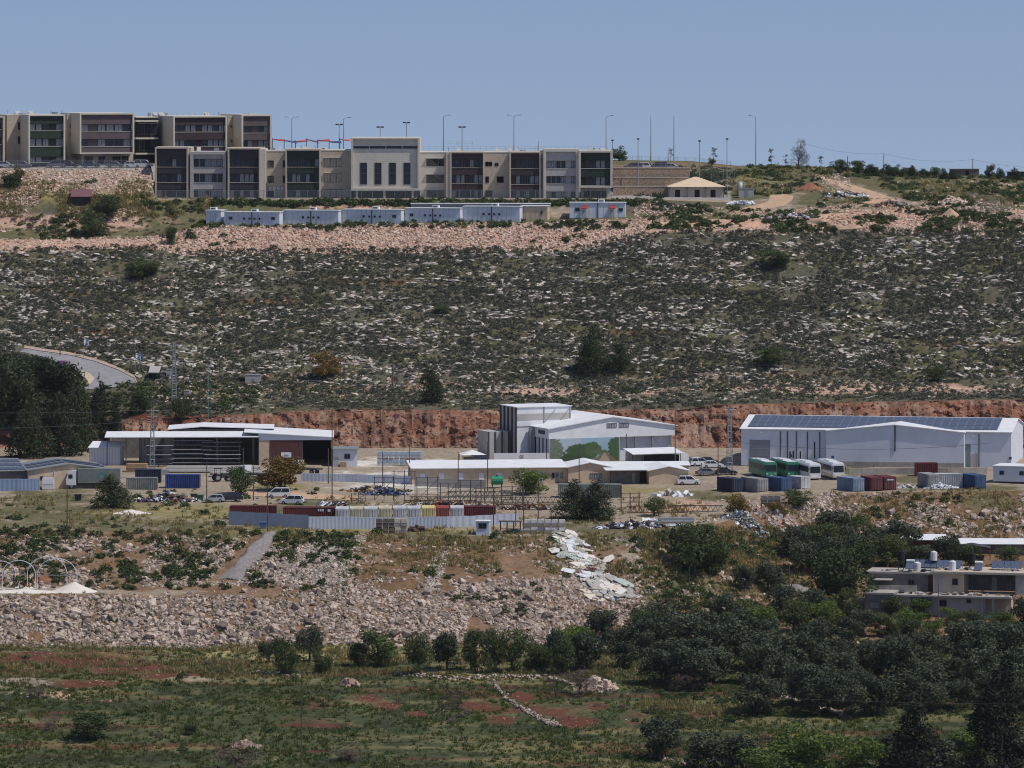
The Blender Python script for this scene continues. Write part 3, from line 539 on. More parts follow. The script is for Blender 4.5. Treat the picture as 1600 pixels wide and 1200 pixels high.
# --- named single trees: kind, px, py of the foot, width, height, label
for a in [
 ('canopy',20,690,110,125,'broad dark pine at the far left edge, lowest of the grove'), ('canopy',75,664,105,108,'tall rounded dark pine in the middle of the left grove'), ('canopy',-10,650,110,95,'dark pine crown cut by the left photo border'), ('canopy',55,630,80,70,'rounded dark pine at the back of the left grove nearest the road'),
 ('pine',48,715,56,90,'slim dark pine in front of the left grove, above the solar roof'), ('pine',92,712,64,100,'dense dark pine between the grove and the first cypress'), ('pine',118,705,48,110,'narrow pine at the right side of the grove'),
 ('cypress',155,682,38,96,'tall pointed cypress right of the pine grove'), ('cypress',179,680,24,62,'short thin cypress beside the tall pointed one'), ('dark',216,647,34,38,'round dark tree below the asphalt road bend'), ('dark',284,660,34,36,'dark bush behind the pipe workshop roof'),
 ('dark',222,432,54,34,'large round dark shrub at upper left of the scrub hillside'), ('pine',930,580,50,72,'dark broad pine, largest tree on the scrub hillside'), ('pine',968,580,34,48,'smaller pine just right of the largest hillside pine'), ('pine',671,629,36,58,'lone dark pine at cliff top above the blue pallets'),
 ('rusty',508,590,46,40,'olive-brown bushy tree at the foot of the hillside'), ('dark',1212,418,52,26,'round green shrub high on the right of the hillside'), ('dark',1205,570,48,26,'dark green shrub beside the tall hillside pole'), ('dark',1460,596,34,22,'dark shrub low on the right hillside'), ('dark',690,488,26,14,'small dark shrub in the middle of the hillside'), ('dark',268,382,24,26,'dark green bush at the left end of the rubble bank'), ('dark',143,368,44,40,'dark clump of trees on the left terrace under the utility box'), ('dark',165,340,46,34,'dark bushy tree right of the small utility box'), ('dark',22,292,38,34,'dark bush in front of the parked cars at far left'),
 ('rusty',438,766,84,50,'broad olive-brown tree in front of the workshop door'), ('dark',376,772,44,40,'dark green bush left of the broad olive-brown tree'), ('pine',174,794,54,54,'bushy dark tree beside the rubbish heap'), ('green',832,772,60,42,'round green tree beside the green tank'),
 ('pine',898,812,54,62,'left one of the two dark pines at the bale stack'), ('pine',934,812,52,62,'right one of the two dark pines at the bale stack'), ('dark',1022,806,36,28,'dark bush between the steel scrap and the dirt patch'), ('rusty',1150,806,50,34,'brownish bush above the rubbish pile'), ('rusty',1214,808,40,22,'brownish bush under the stacked grey pallets'), ('dark',1246,792,46,26,'dark bush under the blue container row'),
 ('dark',1085,902,86,80,'large dark green tree left of the path on the embankment'), ('dark',1118,898,52,62,'dark tree touching the right of the large embankment tree'), ('olive',1163,924,34,40,'single small olive tree above the white stones'), ('olive',1200,924,46,46,'round olive tree beside the gravel mound'), ('dark',1314,958,96,96,'very large dark tree left of the concrete house'), ('cypress',1433,1222,74,160,'dark pointed cypress at the bottom right'), ('cypress',1563,1212,96,205,'tallest cypress at the right bottom corner'),
 ('olive',1036,1186,72,66,'big grey-green olive tree at the bottom beside the wall'), ('green',1270,1215,110,86,'large fresh green tree at the bottom edge'), ('green',1210,1222,100,56,'fresh green bushy tree low at the bottom edge'), ('green',1340,1220,80,70,'fresh green tree right of the large bottom one'), ('green',1520,1196,70,58,'bright green tree between the two cypresses'), ('olive',1110,1204,80,60,'grey olive tree right of the big bottom olive'), ('olive',1160,1208,80,62,'grey olive tree left of the fresh green bushes'), ('olive',1390,1206,80,60,'olive tree just left of the dark pointed cypress'), ('olive',1475,1216,90,60,'olive tree in front of the bright green one'), ('olive',1590,1210,60,60,'olive at the lower right photo corner'),
 ('dark',297,1148,22,24,'small round dark bush alone in the green field'), ('dark',140,1155,70,40,'low dark thicket at lower left in the field'), ('bare',368,1204,80,50,'grey leafless bush at the bottom beside the stone heap'), ('bare',60,1092,36,26,'bare brown bush on the left stone strip'), ('bare',76,1140,44,26,'bare purple-brown bush left of the dark thicket'), ('bare',545,1190,60,30,'bare dark bush at the bottom left of centre'), ('bare',905,1086,60,48,'brown bare thicket on the stone heap'), ('bare',1070,1080,60,40,'brown bare thicket below the olive grove'),
 ('dark',967,250,30,24,'dark bushy tree on the skyline right of the school'), ('sapling',1115,258,12,30,'thin sapling on skyline beside the tan pavilion'), ('sapling',1205,262,14,34,'leafy sapling on the bare skyline'), ('bare',1248,262,34,46,'tall bare thorn tree on the skyline'), ('sapling',1228,262,9,24,'tiny sapling left of the bare thorn tree'), ('sapling',1283,262,12,20,'low sapling right of the bare thorn tree'), ('dark',1312,270,30,20,'dark bush at the start of the skyline hedge'), ('sapling',1048,252,9,22,'faint sapling between the two bare skyline poles'), ('dark',1112,254,14,10,'tiny round bush on the skyline wall')]:
    tree(*a)
for i, (x, y, w, h) in enumerate([(1340,272,26,20),(1362,274,26,18),(1386,276,22,20),(1405,276,22,20),(1425,276,18,18),(1442,277,20,14),(1460,278,20,16),(1474,280,14,18),(1490,280,16,14),(1546,280,18,22),(1562,280,16,18),(1585,282,20,20)]):
    tree('pine' if i % 3 else 'dark', x, y, w, h, 'dark tree in the low hedge along the right skyline, %s from the left' % ORD[i], 'skyline hedge trees', 'skyline_tree')
for i, (x, y, w, h) in enumerate([(420,1036,34,34),(447,1055,46,58),(484,1034,40,56),(502,1052,34,44),(558,1040,32,34),(592,1042,64,56),(655,1056,42,62),(699,1048,52,60),(742,1048,44,62),(768,1052,40,66),(800,1050,52,64),(838,1048,50,58),(870,1042,44,60),(880,1052,40,50),(905,1046,40,44)]):
    tree('dark' if (x//10) % 3 else 'olive', x, y, w, h, 'bushy tree at the foot of the stony bank, %s from the left' % ORD[i], 'trees along the foot of the bank', 'almond_tree')
# --- the olive grove: spaced at random over the sloping land at lower right
def grove(regs, mind, label, group, kinds, seed, wr=(52, 82), n=900, name=None, hr=0.85, avoid=()):
    r = random.Random(seed); pts = []
    for (x0, x1, y0, y1) in regs:
        for _ in range(n):
            x = r.uniform(x0, x1); y = r.uniform(y0, y1)
            if any(((x-a)/b)**2+((y-c)/d)**2 < 1 for a, c, b, d in avoid): continue
            if all(((x-q[0])/mind)**2+((y-q[1])/(mind*0.42))**2 > 1 for q in pts):
                pts.append((x, y))
    ys = sorted(q[1] for q in pts); nb = 1 if len(pts) <= 16 else 2 if len(pts) <= 26 else 3; cut = [ys[int(len(ys)*b/nb)] for b in range(1, nb)]
    for b in range(nb):
        row = sorted(q for q in pts if sum(q[1] >= c_ for c_ in cut) == b)
        for i, (x, y) in enumerate(row):
            w = r.uniform(*wr); rn = '' if nb == 1 else ' of the %s row' % (['back', 'front'] if nb == 2 else ['back', 'middle', 'front'])[b]
            tree(r.choice(kinds), x, y, w, w*r.uniform(hr-0.12, hr+0.15), '%s, %s from the left%s' % (label, ORD[i], rn), group, name)
grove([(1180, 1610, 1040, 1122), (1000, 1200, 1000, 1082)], 42, 'grey-green olive in the dense lower-right grove', 'olive grove trees', ['olive'], 3, avoid=((1120,1090,60,14),(1190,1100,60,16),(1070,1062,24,12)))
grove([(890, 1010, 1000, 1046), (1120, 1330, 962, 1012)], 42, 'green tree between stone wall and olive grove', 'trees between bank and olive grove', ['olive', 'dark', 'green'], 8, (44, 62), avoid=((1230,1004,30,8),))
grove([(1240, 1345, 850, 905), (1350, 1420, 862, 885)], 34, 'olive tree on the slope above the concrete house', 'olives above the concrete house', ['olive', 'olive', 'dark'], 9, (40, 62))
grove([(1340, 1600, 984, 1006), (1395, 1440, 962, 972), (1480, 1600, 974, 984)], 36, 'leafy tree growing close in front of the concrete house', 'trees in front of the concrete house', ['olive', 'dark', 'green'], 11, (30, 48), hr=0.8)
grove([(1440, 1600, 884, 892)], 36, 'leafy tree growing just behind the concrete house', 'trees behind the concrete house', ['dark', 'olive'], 12, (36, 52), hr=0.9)
# ================================================================ buildings
M_STONE = mat('cut_stone', lin(190,177,160), 0.9, 0.08, 1.2, bump=0.1)
M_STONEL = mat('pale_render', lin(206,198,184), 0.9, 0.07, 1.0)
M_LGREY = mat('light_grey_panel', lin(178,174,170), 0.85, 0.07, 0.8)
M_PURP = mat('plum_panel', lin(98,86,88), 0.8, 0.1, 0.8)
M_CHAR = mat('charcoal_panel', lin(60,56,62), 0.8, 0.1, 0.8)
M_DGREEN = mat('dark_green_panel', lin(46,58,48), 0.8, 0.1, 0.8)
M_DBROWN = mat('dark_brown_panel', lin(68,55,57), 0.8, 0.1, 0.8)
M_GLASS = mat('window_glass', lin(38,44,54), 0.25, 0.15, 0.6, spec=0.4)
M_GLASSL = mat('curtained_glass', lin(150,152,158), 0.3, 0.25, 0.9, spec=0.4)
M_FRAME = mat('dark_window_frame', lin(92,92,98), 0.5, 0.05, 2)
M_METAL = mat('galvanised_metal', lin(150,154,158), 0.5, 0.12, 2, metal=0.3)
M_DMETAL = mat('dark_steel', lin(74,74,78), 0.6, 0.15, 2, metal=0.2)
M_WHITE = mat('white_sheet', lin(226,228,230), 0.6, 0.07, 0.5)
M_WHITE2 = mat('dusty_white_panel', lin(214,220,230), 0.7, 0.05, 0.35)
M_CONC = mat('concrete', lin(170,164,156), 0.9, 0.15, 0.7, bump=0.15)
M_DCONC = mat('weathered_concrete', lin(128,122,118), 0.9, 0.25, 0.6, bump=0.2)
M_BEIGE = mat('beige_block', lin(206,184,158), 0.9, 0.1, 0.8, bump=0.1)
M_SOLAR = mat('solar_cell', lin(84,94,114), 0.3, 0.1, 1, spec=0.6)
M_DARK = mat('dark_surface_and_shade', lin(40,38,40), 0.9, 0.1, 1)  # dark doors and walls, also the painted shade in the workshop bay
M_RUST = mat('rusty_steel', lin(112,70,58), 0.85, 0.25, 1.2, col2=lin(84,56,50))
M_WOOD = mat('raw_timber', lin(164,136,104), 0.9, 0.2, 2)
M_BLUEP = mat('blue_paint', lin(60,84,140), 0.6, 0.12, 1)
M_REDP = mat('red_paint', lin(168,62,56), 0.6, 0.12, 1)
M_BLACK = mat('black_rubber', lin(34,34,36), 0.8, 0.1, 2)
WC = {}
def window(parent, x, z, w, h, y, cols=2, glass=None, name='window'):
    """casement: frame with mullions, pane behind; (x, z) lower left, y the wall face"""
    key = (round(w, 2), round(h, 2), cols)
    if key not in WC:
        t = 0.07; mb = MB(); mb.box(0, w, -0.05, 0.1, 0, t).box(0, w, -0.05, 0.1, h-t, h).box(0, t, -0.05, 0.1, t, h-t).box(w-t, w, -0.05, 0.1, t, h-t)
        for i in range(1, cols): mb.box(w*i/cols-0.03, w*i/cols+0.03, -0.04, 0.1, t, h-t)
        me = mb.mesh('window', M_FRAME); pm = {g.name: MB().box(t, w-t, 0.02, 0.08, t, h-t).mesh('pane', g) for g in (M_GLASS, M_GLASSL)}
        WC[key] = (me, pm)
    me, pm = WC[key]; g = glass or (M_GLASSL if random.random() < 0.38 else M_GLASS)
    o = inst(name, me, parent, (x, y, z)); inst('pane', pm[g.name], o, (0, 0, 0)); return o
class Fac:
    """building frame: columns and rows of the photo turned into local metres on its front"""
    def __init__(s, name, px, Y, label, rz=0, cat='building', group=None, py=None, sink=0.0):
        p = G(px, py) if py is not None else GY(px, Y); p.z -= sink
        s.o = empty(name, p, rz, label, cat, group); s.px = px; s.k = p.y/F; s.c = math.cos(R(rz)); s.s = math.sin(R(rz)); s.pb = HY+F*(CZ-p.z)/p.y; s.p = p
    def X(s, px, ly=0): return ((px-s.px)*s.k+ly*s.s)/s.c
    def Z(s, py): return (s.pb-py)*s.k
def school_box(f, a, b, top, bot, yf, depth, panel, frame, rows, nw, fr=3, bottom=False, ground=0):
    x0, x1 = f.X(a, yf), f.X(b, yf); zt, zb = f.Z(top), max(f.Z(bot), -0.5); t = fr*f.k; rec = 1.3; o = f.o
    bx('wall', panel, o, x0+t*0.5, x1-t*0.5, yf+rec, yf+depth, zb, zt-0.1)
    m = MB(); m.box(x0, x0+t, yf, yf+depth-0.1, zb-0.05, zt).box(x1-t, x1, yf, yf+depth-0.1, zb-0.05, zt).box(x0+t, x1-t, yf, yf+depth-0.1, zt-t*0.9, zt+0.003)
    if bottom: m.box(x0+t, x1-t, yf, yf+rec, zb, zb+t*0.8)
    m.build('frame', frame, o)
    prev = zt-t
    for (r0, r1) in rows:
        z1, z0 = f.Z(r0), f.Z(r1)
        bx('facade_panel', panel, o, x0+t+0.02, x1-t-0.02, yf+0.5, yf+rec+0.05, z1, prev-0.02)
        bx('sill', frame, o, x0+t+0.03, x1-t-0.03, yf+0.4, yf+rec, z0-0.07, z0+0.02)
        w = (x1-x0-2*t)/nw
        for i in range(nw):
            if (i*7+int(a)) % 9 == 4 and nw > 4: continue
            window(o, x0+t+w*i+w*0.07, z0+0.05, w*0.86, z1-z0-0.12, yf+rec-0.06, 2)
        prev = z0-0.08
    if prev-0.1 > zb: bx('facade_panel', panel, o, x0+t+0.02, x1-t-0.02, yf+0.5, yf+rec+0.05, zb, prev-0.02)
def plain_wall(f, a, b, top, bot, yf, depth, m, wins=(), cols=2, parapet=True):
    x0, x1 = f.X(a, yf), f.X(b, yf); zt, zb = f.Z(top), max(f.Z(bot), -0.5)
    bx('wall', m, f.o, x0, x1, yf, yf+depth, zb, zt)
    if parapet: bx('parapet', M_STONEL, f.o, x0, x1, yf-0.06, yf+depth+0.02, zt+0.003, zt+0.25)
    for (wa, wb, wt, wbm) in wins:
        xa, xb, z0, z1 = f.X(wa, yf), f.X(wb, yf), f.Z(wbm), f.Z(wt); n = max(1, round((xb-xa)/1.6)); w = (xb-xa)/n
        for i in range(n): window(f.o, xa+w*i+0.02, z0, w-0.04, z1-z0, yf-0.02, 2)
        if n > 1: bx('window_hood', M_STONEL, f.o, xa-0.1, xb+0.1, yf-0.45, yf, z1+0.02, z1+0.14)
def roof_bits(f, a, b, top, yf, depth, n, seed):
    r = random.Random(seed); z = f.Z(top)
    for i in range(n):
        x = f.X(r.uniform(a, b), yf); y = yf+r.uniform(1.5, depth-1); w = r.uniform(0.4, 1.4); q = r.random()
        if q < 0.4: bx('roof_unit', M_METAL, f.o, x, x+w, y, y+0.8, z-0.1, z+r.uniform(0.3, 0.9))
        elif q < 0.7: MB().tube((x, y, z-0.1), (x, y, z+1.0), 0.03).tube((x-0.3, y, z+0.9), (x+0.3, y, z+0.95), 0.02).build('antenna', M_DMETAL, f.o)
        else: MB().prism([(y, z), (y+1.5, z), (y+1.5, z+0.9)], 'x', x, x+w).build('roof_unit', M_LGREY, f.o)
def railing(f, a, b, top, yf, h=1.0):
    m = MB(); x0, x1 = f.X(a, yf), f.X(b, yf); z = f.Z(top); n = int((x1-x0)/1.5)
    for i in range(n+1): x = x0+(x1-x0)*i/n; m.tube((x, yf+0.2, z), (x, yf+0.2, z+h), 0.025, n=4)
    for q in (0.5, 1.0): m.tube((x0, yf+0.2, z+h*q), (x1, yf+0.2, z+h*q), 0.022, n=4)
    m.build('railing', M_METAL, f.o)
# ---- lower school
f = Fac('school_building', 600, 1221, 'long lower three-storey school block with dark framed bays and cream centre block')
R3 = [(248,261),(271,285),(296,309)]
school_box(f, 242, 294, 230, 313, 0, 13, M_CHAR, M_STONE, R3, 6, 2.5)
plain_wall(f, 294, 298, 232, 313, 2, 10, M_STONE)
school_box(f, 297, 353, 237, 313, 0.2, 12, M_LGREY, M_LGREY, R3, 5, 5)
plain_wall(f, 353, 357, 233, 313, 2, 10, M_STONE)
school_box(f, 356, 407, 231, 313, -0.6, 13, M_CHAR, M_STONE, R3, 6, 2.5)
plain_wall(f, 407, 415, 233, 313, -0.2, 12, M_STONEL, parapet=False)
plain_wall(f, 415, 446, 237, 313, 3.0, 10, M_STONE, [(417,427,251,262),(441,446,251,262),(417,427,275,286),(441,446,275,286),(417,427,299,312)])
school_box(f, 446, 501, 233, 313, -0.6, 13, M_DGREEN, M_STONE, R3, 7, 2.5)
plain_wall(f, 501, 549, 236, 313, 2.2, 11, M_STONE, [(506,534,247,261),(506,534,271,285),(506,534,296,309)])
# centre block on columns
yf = -2.2; x0, x1 = f.X(549, yf), f.X(656, yf); zt, zb = f.Z(215), f.Z(297)
bx('wall', M_STONEL, f.o, x0+0.35, x1-0.35, yf+0.7, yf+15, zb, zt-0.3)
MB().box(x0, x0+0.5, yf, yf+15.1, zb-0.1, zt).box(x1-0.5, x1, yf, yf+15.1, zb-0.1, zt).box(x0+0.5, x1-0.5, yf, yf+15.1, zt-0.35, zt+0.003).box(x0+0.5, x1-0.5, yf, yf+0.75, zb-0.1, zb+0.5).build('frame', M_STONEL, f.o)
for i in range(4):
    xa = f.X(552.5+i*25.6, yf); window(f.o, xa, f.Z(232), f.X(577, 0)-f.X(552.5, 0), 0.6, yf+0.66, 3, M_GLASS)
    xa = f.X(563+i*22.6, yf); window(f.o, xa, f.Z(288), 1.65, f.Z(254)-f.Z(288), yf+0.66, 1, M_GLASS)
    for q in (0.25, 0.5, 0.75): bx('mullion', M_FRAME, f.o, xa+0.05, xa+1.6, yf+0.6, yf+0.7, f.Z(288)+q*5.2-0.04, f.Z(288)+q*5.2+0.04)
for px in (558, 601, 645): bx('column', M_STONEL, f.o, f.X(px-1.7, yf), f.X(px+1.7, yf), yf+0.3, yf+0.9, -0.4, zb-0.1)
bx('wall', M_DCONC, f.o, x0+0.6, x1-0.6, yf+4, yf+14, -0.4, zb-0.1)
for i in range(8): window(f.o, f.X(560+i*11, yf), f.Z(312), 1.5, 1.8, yf+3.95, 2, M_GLASS)
plain_wall(f, 656, 698, 239, 313, 2.0, 11, M_STONEL, [(666,694,248,260),(666,694,273,286),(666,694,297,310)])
plain_wall(f, 697, 703, 238, 313, -0.4, 12, M_STONE, parapet=False)
school_box(f, 703, 757, 237, 313, -0.6, 13, M_DBROWN, M_STONE, [(249,262),(273,287),(297,310)], 7, 2.5)
plain_wall(f, 757, 796, 239, 313, 2.8, 10, M_STONE, [(758,769,253,260),(773,779,255,260),(758,764,276,286),(776,787,276,286),(758,770,298,311)])
school_box(f, 796, 845, 237, 313, -0.4, 13, M_DBROWN, M_STONE, [(250,263),(274,288),(298,310)], 6, 2.5)
plain_wall(f, 845, 850, 236, 313, 1.0, 11, M_STONEL)
school_box(f, 849, 904, 233, 313, -0.8, 13, M_LGREY, M_STONEL, [(251,263),(275,287),(299,311)], 6, 4.5)
school_box(f, 904, 957, 235, 293, -1.6, 13, M_DGREEN, M_STONEL, [(250,263),(276,290)], 6, 3.5, True)
plain_wall(f, 908, 954, 293, 313, 2.0, 9, M_STONEL, [(912,948,298,311)], parapet=False)
roof_bits(f, 298, 540, 236, 3, 9, 16, 1); roof_bits(f, 660, 950, 238, 3, 9, 14, 2); railing(f, 660, 950, 236, 8); railing(f, 690, 738, 228, 9)
for px in (419, 426, 432, 438): bx('air_conditioner', M_WHITE2, f.o, f.X(px, 3), f.X(px+4, 3), 2.6, 3.0, f.Z(297), f.Z(293))
# ---- upper school
f = Fac('school_building', 230, 1247, 'upper school block at left with green, grey and brown framed bays', 20)
R2 = [(191,201),(214,224),(238,250)]
plain_wall(f, -40, 4, 182, 256, -1, 12, M_STONE, [(-30,-8,195,205)])
school_box(f, -2, 18, 180, 256, -4, 12, M_PURP, M_STONE, R2, 2, 3)
plain_wall(f, 18, 40, 180, 256, 1, 12, M_STONE, [(34,38,190,202),(34,38,212,224)])
school_box(f, 55, 110, 178, 256, -7, 18, M_DGREEN, M_STONEL, [(192,203),(215,227),(243,252)], 5, 2.5)
plain_wall(f, 108, 130, 180, 256, 1, 12, M_STONE, [(112,126,193,200),(112,126,206,213)])
school_box(f, 132, 214, 176, 239, -7.5, 18, M_PURP, M_STONEL, [(193,205),(216,228)], 6, 2.5, True)
plain_wall(f, 133, 211, 239, 256, -4.5, 14, M_STONE, [(137,150,243,254),(158,168,243,254),(168,192,243,254),(193,204,243,254)], parapet=False)
plain_wall(f, 212, 246, 184, 256, 2, 11, M_DARK, [(216,244,193,211),(216,244,218,236)])
for py in (188, 215, 239): bx('floor_slab', M_STONEL, f.o, f.X(213, 0.5), f.X(247, 0.5), 0.5, 3, f.Z(py+2.5), f.Z(py))
school_box(f, 273, 355, 181, 256, -7, 18, M_DBROWN, M_STONEL, [(195,206),(218,229),(240,250)], 9, 2.5)
plain_wall(f, 353, 372, 183, 256, 0, 12, M_STONE, [(357,360,196,200),(361,369,196,200),(357,360,219,223),(361,369,219,223)])
school_box(f, 377, 424, 179, 256, -7, 18, M_PURP, M_STONEL, [(197,208),(219,230),(240,250)], 5, 3)
roof_bits(f, 20, 125, 179, 2, 9, 8, 4); roof_bits(f, 215, 400, 182, 2, 9, 9, 5); railing(f, 258, 350, 181, 1, 0.7)
# ---- fences and stone retaining wall
def pts_line(poly, step):
    """points along a photo polyline on the ground, evenly about `step` metres apart"""
    P = [G(*q) for q in poly]; out = [P[0]]
    for a, b in zip(P, P[1:]):
        n = max(1, int((b-a).length/step))
        for i in range(1, n+1):
            q = a.lerp(b, i/n); out.append(Vector((q.x, q.y, H(q.x, q.y)[0])))
    return out
def fence(name, poly, h, label, step=2.5, wire=0.25, m=None, ww=0.012, rails=(0.1, 0.98), pts=None, cat='fence', group=None):
    P = pts if pts is not None else pts_line(poly, step); o = empty(name, P[0], 0, label, cat, group); m = m or M_METAL; P = [p-P[0] for p in P]
    pm = MB().tube((0, 0, -0.3), (0, 0, h), 0.04, n=5).mesh('post', m)
    for p in P: inst('post', pm, o, p)
    rb = MB()
    for a, b in zip(P, P[1:]):
        for r_ in rails: rb.tube(a+Vector((0, 0, h*r_)), b+Vector((0, 0, h*r_)), 0.02, n=4)
    rb.build('rail', m, o)
    if wire:
        w = MB()
        for a, b in zip(P, P[1:]):
            n = int((b-a).length/wire)
            for i in range(n):
                q = a.lerp(b, (i+0.5)/n); w.add([q+Vector((-ww, 0, 0.05)), q+Vector((ww, 0, 0.05)), q+Vector((ww, 0, h)), q+Vector((-ww, 0, h))], [(0, 1, 2, 3)])
        tag(w.build('wire_panel', m, o), kind='stuff')
    return o
fence('metal_fence', None, 2.2, 'tall grey wire fence along the front of the lower school', wire=0.16, ww=0.015, pts=[GY(px, 1216.8) for px in range(242, 965, 17)])
fence('metal_fence', None, 2.0, 'grey wire fence in front of the upper school at left', wire=0.16, ww=0.015, pts=[GY(px, 1227) for px in range(10, 236, 17)])
fence('metal_fence', None, 1.1, 'low wire fence on the skyline right of the school', wire=0.25, pts=[GY(px, 1282) for px in range(960, 1150, 14)])
fence('metal_fence', None, 4.2, 'high ball-court fence beside the tan pavilion', wire=0.2, ww=0.012, pts=[GY(px, 1237) for px in range(968, 1150, 18)])
# terrace walls right of the school
for i, (pa_, pb_, Y_, t_, b_) in enumerate([(958,1078,1236.5,263,276), (958,1075,1234.4,278,290), (958,1070,1231,292,303)]):
    p = GY(1015, Y_); k_ = Y_/F; z_ = lambda py: CZ-(py-HY)/F*Y_-p.z
    o = empty('terrace_wall', p, 0, ['top', 'middle', 'lowest'][i]+' of three tan stone terrace walls right of the school', 'wall', 'terrace walls right of the school')
    xa, xb = (pa_-1015)*k_, (pb_-1015)*k_; bx('wall_core', mat('terrace_stone', lin(168,148,128), 0.95, 0.3, 2.2, bump=0.6), o, xa, xb, 0.1, 1.2, z_(b_)-1, z_(t_))
    bx('coping', M_STONE, o, xa, xb, 0.02, 1.25, z_(t_)+0.004, z_(t_)+0.22)
# ---- prefab cabins on the platform
def cabin(px0, px1, top, bot, label, rz=-12, wins=(), seam=True, depth=3.2, Y=1199, name='prefab_cabin', group='prefab cabins below the school', m=None, unit=True, awn=()):
    pc = (px0+px1)/2; f = Fac(name, pc, Y, label, rz, 'cabin', group, sink=0.1); o = f.o; x0, x1 = f.X(px0)+0.3, f.X(px1)-0.3*0; h = max(2.6, (bot-top)*f.k); x1 -= depth*abs(f.s)*0.7
    bx('body', m or M_WHITE2, o, x0, x1, 0, depth, 0, h)
    bx('roof', M_WHITE, o, x0-0.15, x1+0.15, -0.2, depth+0.15, h+0.003, h+0.16); bx('base_skirt', M_DCONC, o, x0+0.1, x1-0.1, 0.1, depth-0.1, -0.4, 0.0)
    for i in range(1, int((x1-x0)/1.15)): bx('wall_rib', M_LGREY, o, x0+i*1.15-0.02, x0+i*1.15+0.02, -0.03, 0.0, 0.05, h-0.05)
    if seam: bx('downpipe', M_DMETAL, o, (x0+x1)/2-0.09, (x0+x1)/2+0.09, -0.12, 0, 0.1, h)
    for (fx, w, hh) in wins: window(o, x0+(x1-x0)*fx, h*0.45, w, hh, -0.04, 2 if w > 0.8 else 1, M_GLASS)
    if unit:
        ux = (x0+x1)/2-0.6+random.uniform(-1, 1); u = bx('roof_unit', M_WHITE, o, ux, ux+1.5, 1, 2.2, h+0.16, h+0.75); bx('unit_grille', M_DMETAL, u, ux+0.2, ux+1.2, 0.96, 1.0, h+0.3, h+0.6)
    for fx in awn: MB().prism([(-1.0, h*0.62), (0, h*0.8), (0, h*0.84), (-1.0, h*0.66)], 'x', x0+(x1-x0)*fx, x0+(x1-x0)*fx+1.3).build('awning', M_REDP, o); bx('door', M_LGREY, o, x0+(x1-x0)*fx+0.15, x0+(x1-x0)*fx+1.1, -0.05, 0, 0.1, 2.0)
W5 = [(0.08, 0.9, 0.7), (0.34, 0.55, 0.55), (0.44, 0.5, 0.5), (0.53, 0.5, 0.5), (0.62, 0.5, 0.5), (0.85, 0.9, 0.7)]
cabin(320, 350, 331, 354, 'short blank prefab cabin at the left end of the row', -12, (), False, 5, 1200)
cabin(348, 440, 333, 354, 'first long white cabin from the left, with six windows', -12, W5, Y=1197.5); cabin(440, 532, 331, 353, 'second long white cabin from the left, four small windows', -12, W5[1:5])
cabin(533, 630, 329, 351, 'third long white cabin from the left, below the cream centre block', -12, W5[1:]); cabin(631, 722, 327, 350, 'fourth long white cabin from the left', -12, W5[:5]); cabin(722, 815, 325, 349, 'fifth long white cabin, last of the long row', -12, W5[1:5])
cabin(812, 858, 324, 347, 'pinkish plain cabin ending the long row', -8, [(0.75, 0.4, 0.9)], False, 4, 1201, m=M_BEIGE, unit=False)
cabin(888, 978, 317, 341, 'separate white cabin with two red door awnings', -3, [(0.88, 1.0, 0.8), (0.1, 1.1, 0.9)], True, 4, 1202, awn=(0.22, 0.72))
cabin(640, 860, 322, 342, 'long grey cabin standing behind the front row', -2, (), False, 4, 1206.5, m=M_LGREY, unit=False)
# ---- tan pavilion with pyramid roof
f = Fac('pavilion', 1088, 1226, 'low tan pavilion with a shallow pyramid roof', 0, sink=0.2); o = f.o; w = 7.0
bx('wall', M_STONE, o, -w+0.4, w-0.4, 0, 9, -0.2, 2.7); z = 2.7
MB().add([(-w, -0.6, z), (w, -0.6, z), (w, 9.6, z), (-w, 9.6, z), (-0.4, 4.5, z+2.3), (0.4, 4.5, z+2.3)], [(0, 1, 5, 4), (1, 2, 5), (2, 3, 4, 5), (3, 0, 4), (3, 2, 1, 0)]).build('roof', mat('tan_roof', lin(214,192,164), 0.8, 0.08, 1), o)
for x in (-6.5, -2.2, 2.2, 6.5): bx('column', M_DCONC, o, x-0.12, x+0.12, -0.5, -0.3, -0.3, 2.7)
for x in (-4.5, 0.2, 4.0): bx('door', M_DARK, o, x-0.6, x+0.6, -0.04, 0.0, 0, 2.0)
f = Fac('tank_hut', 1166, 1224, 'small grey container hut right of the tan pavilion', 0, sink=0.1); bx('body', M_LGREY, f.o, -1.8, 1.8, 0, 2.4, 0, 2.2); bx('roof', M_METAL, f.o, -1.9, 1.9, -0.1, 2.5, 2.2, 2.3); bx('door', M_METAL, f.o, -0.4, 0.5, -0.04, 0, 0.05, 1.9)
f = Fac('water_tank', 1156, 1230, 'upright grey tank standing behind the container hut', 0); MB().tube((0, 0, 0), (0, 0, 3.2), 0.75, n=12).build('tank_body', M_METAL, f.o, smooth=True); MB().tube((0, 0, 3.2), (0, 0, 3.4), 0.6, 0.2, n=12).build('lid', M_METAL, f.o)
f = Fac('guard_hut', 127, 1209, 'small dark hut with plum roof below the stone wall', 0, sink=0.2); bx('body', M_DBROWN, f.o, -2.3, 2.3, 0, 2.6, 0, 2.2); MB().prism([(-0.5, 2.2), (2.8, 3.9), (2.8, 4.05), (-0.5, 2.35)], 'x', -2.5, 2.5).build('roof', mat('plum_roof', lin(118,84,88), 0.8, 0.08, 1), f.o); bx('window', M_GLASS, f.o, -1.6, 0.2, -0.04, 0, 1.0, 1.7)
f = Fac('utility_box', 140, 1200, 'pale utility box standing alone on the left terrace', -15); bx('body', M_CONC, f.o, -0.75, 0.75, 0, 1.2, 0, 2.0); bx('door', M_DMETAL, f.o, -0.3, 0.45, -0.04, 0, 0.4, 1.6)
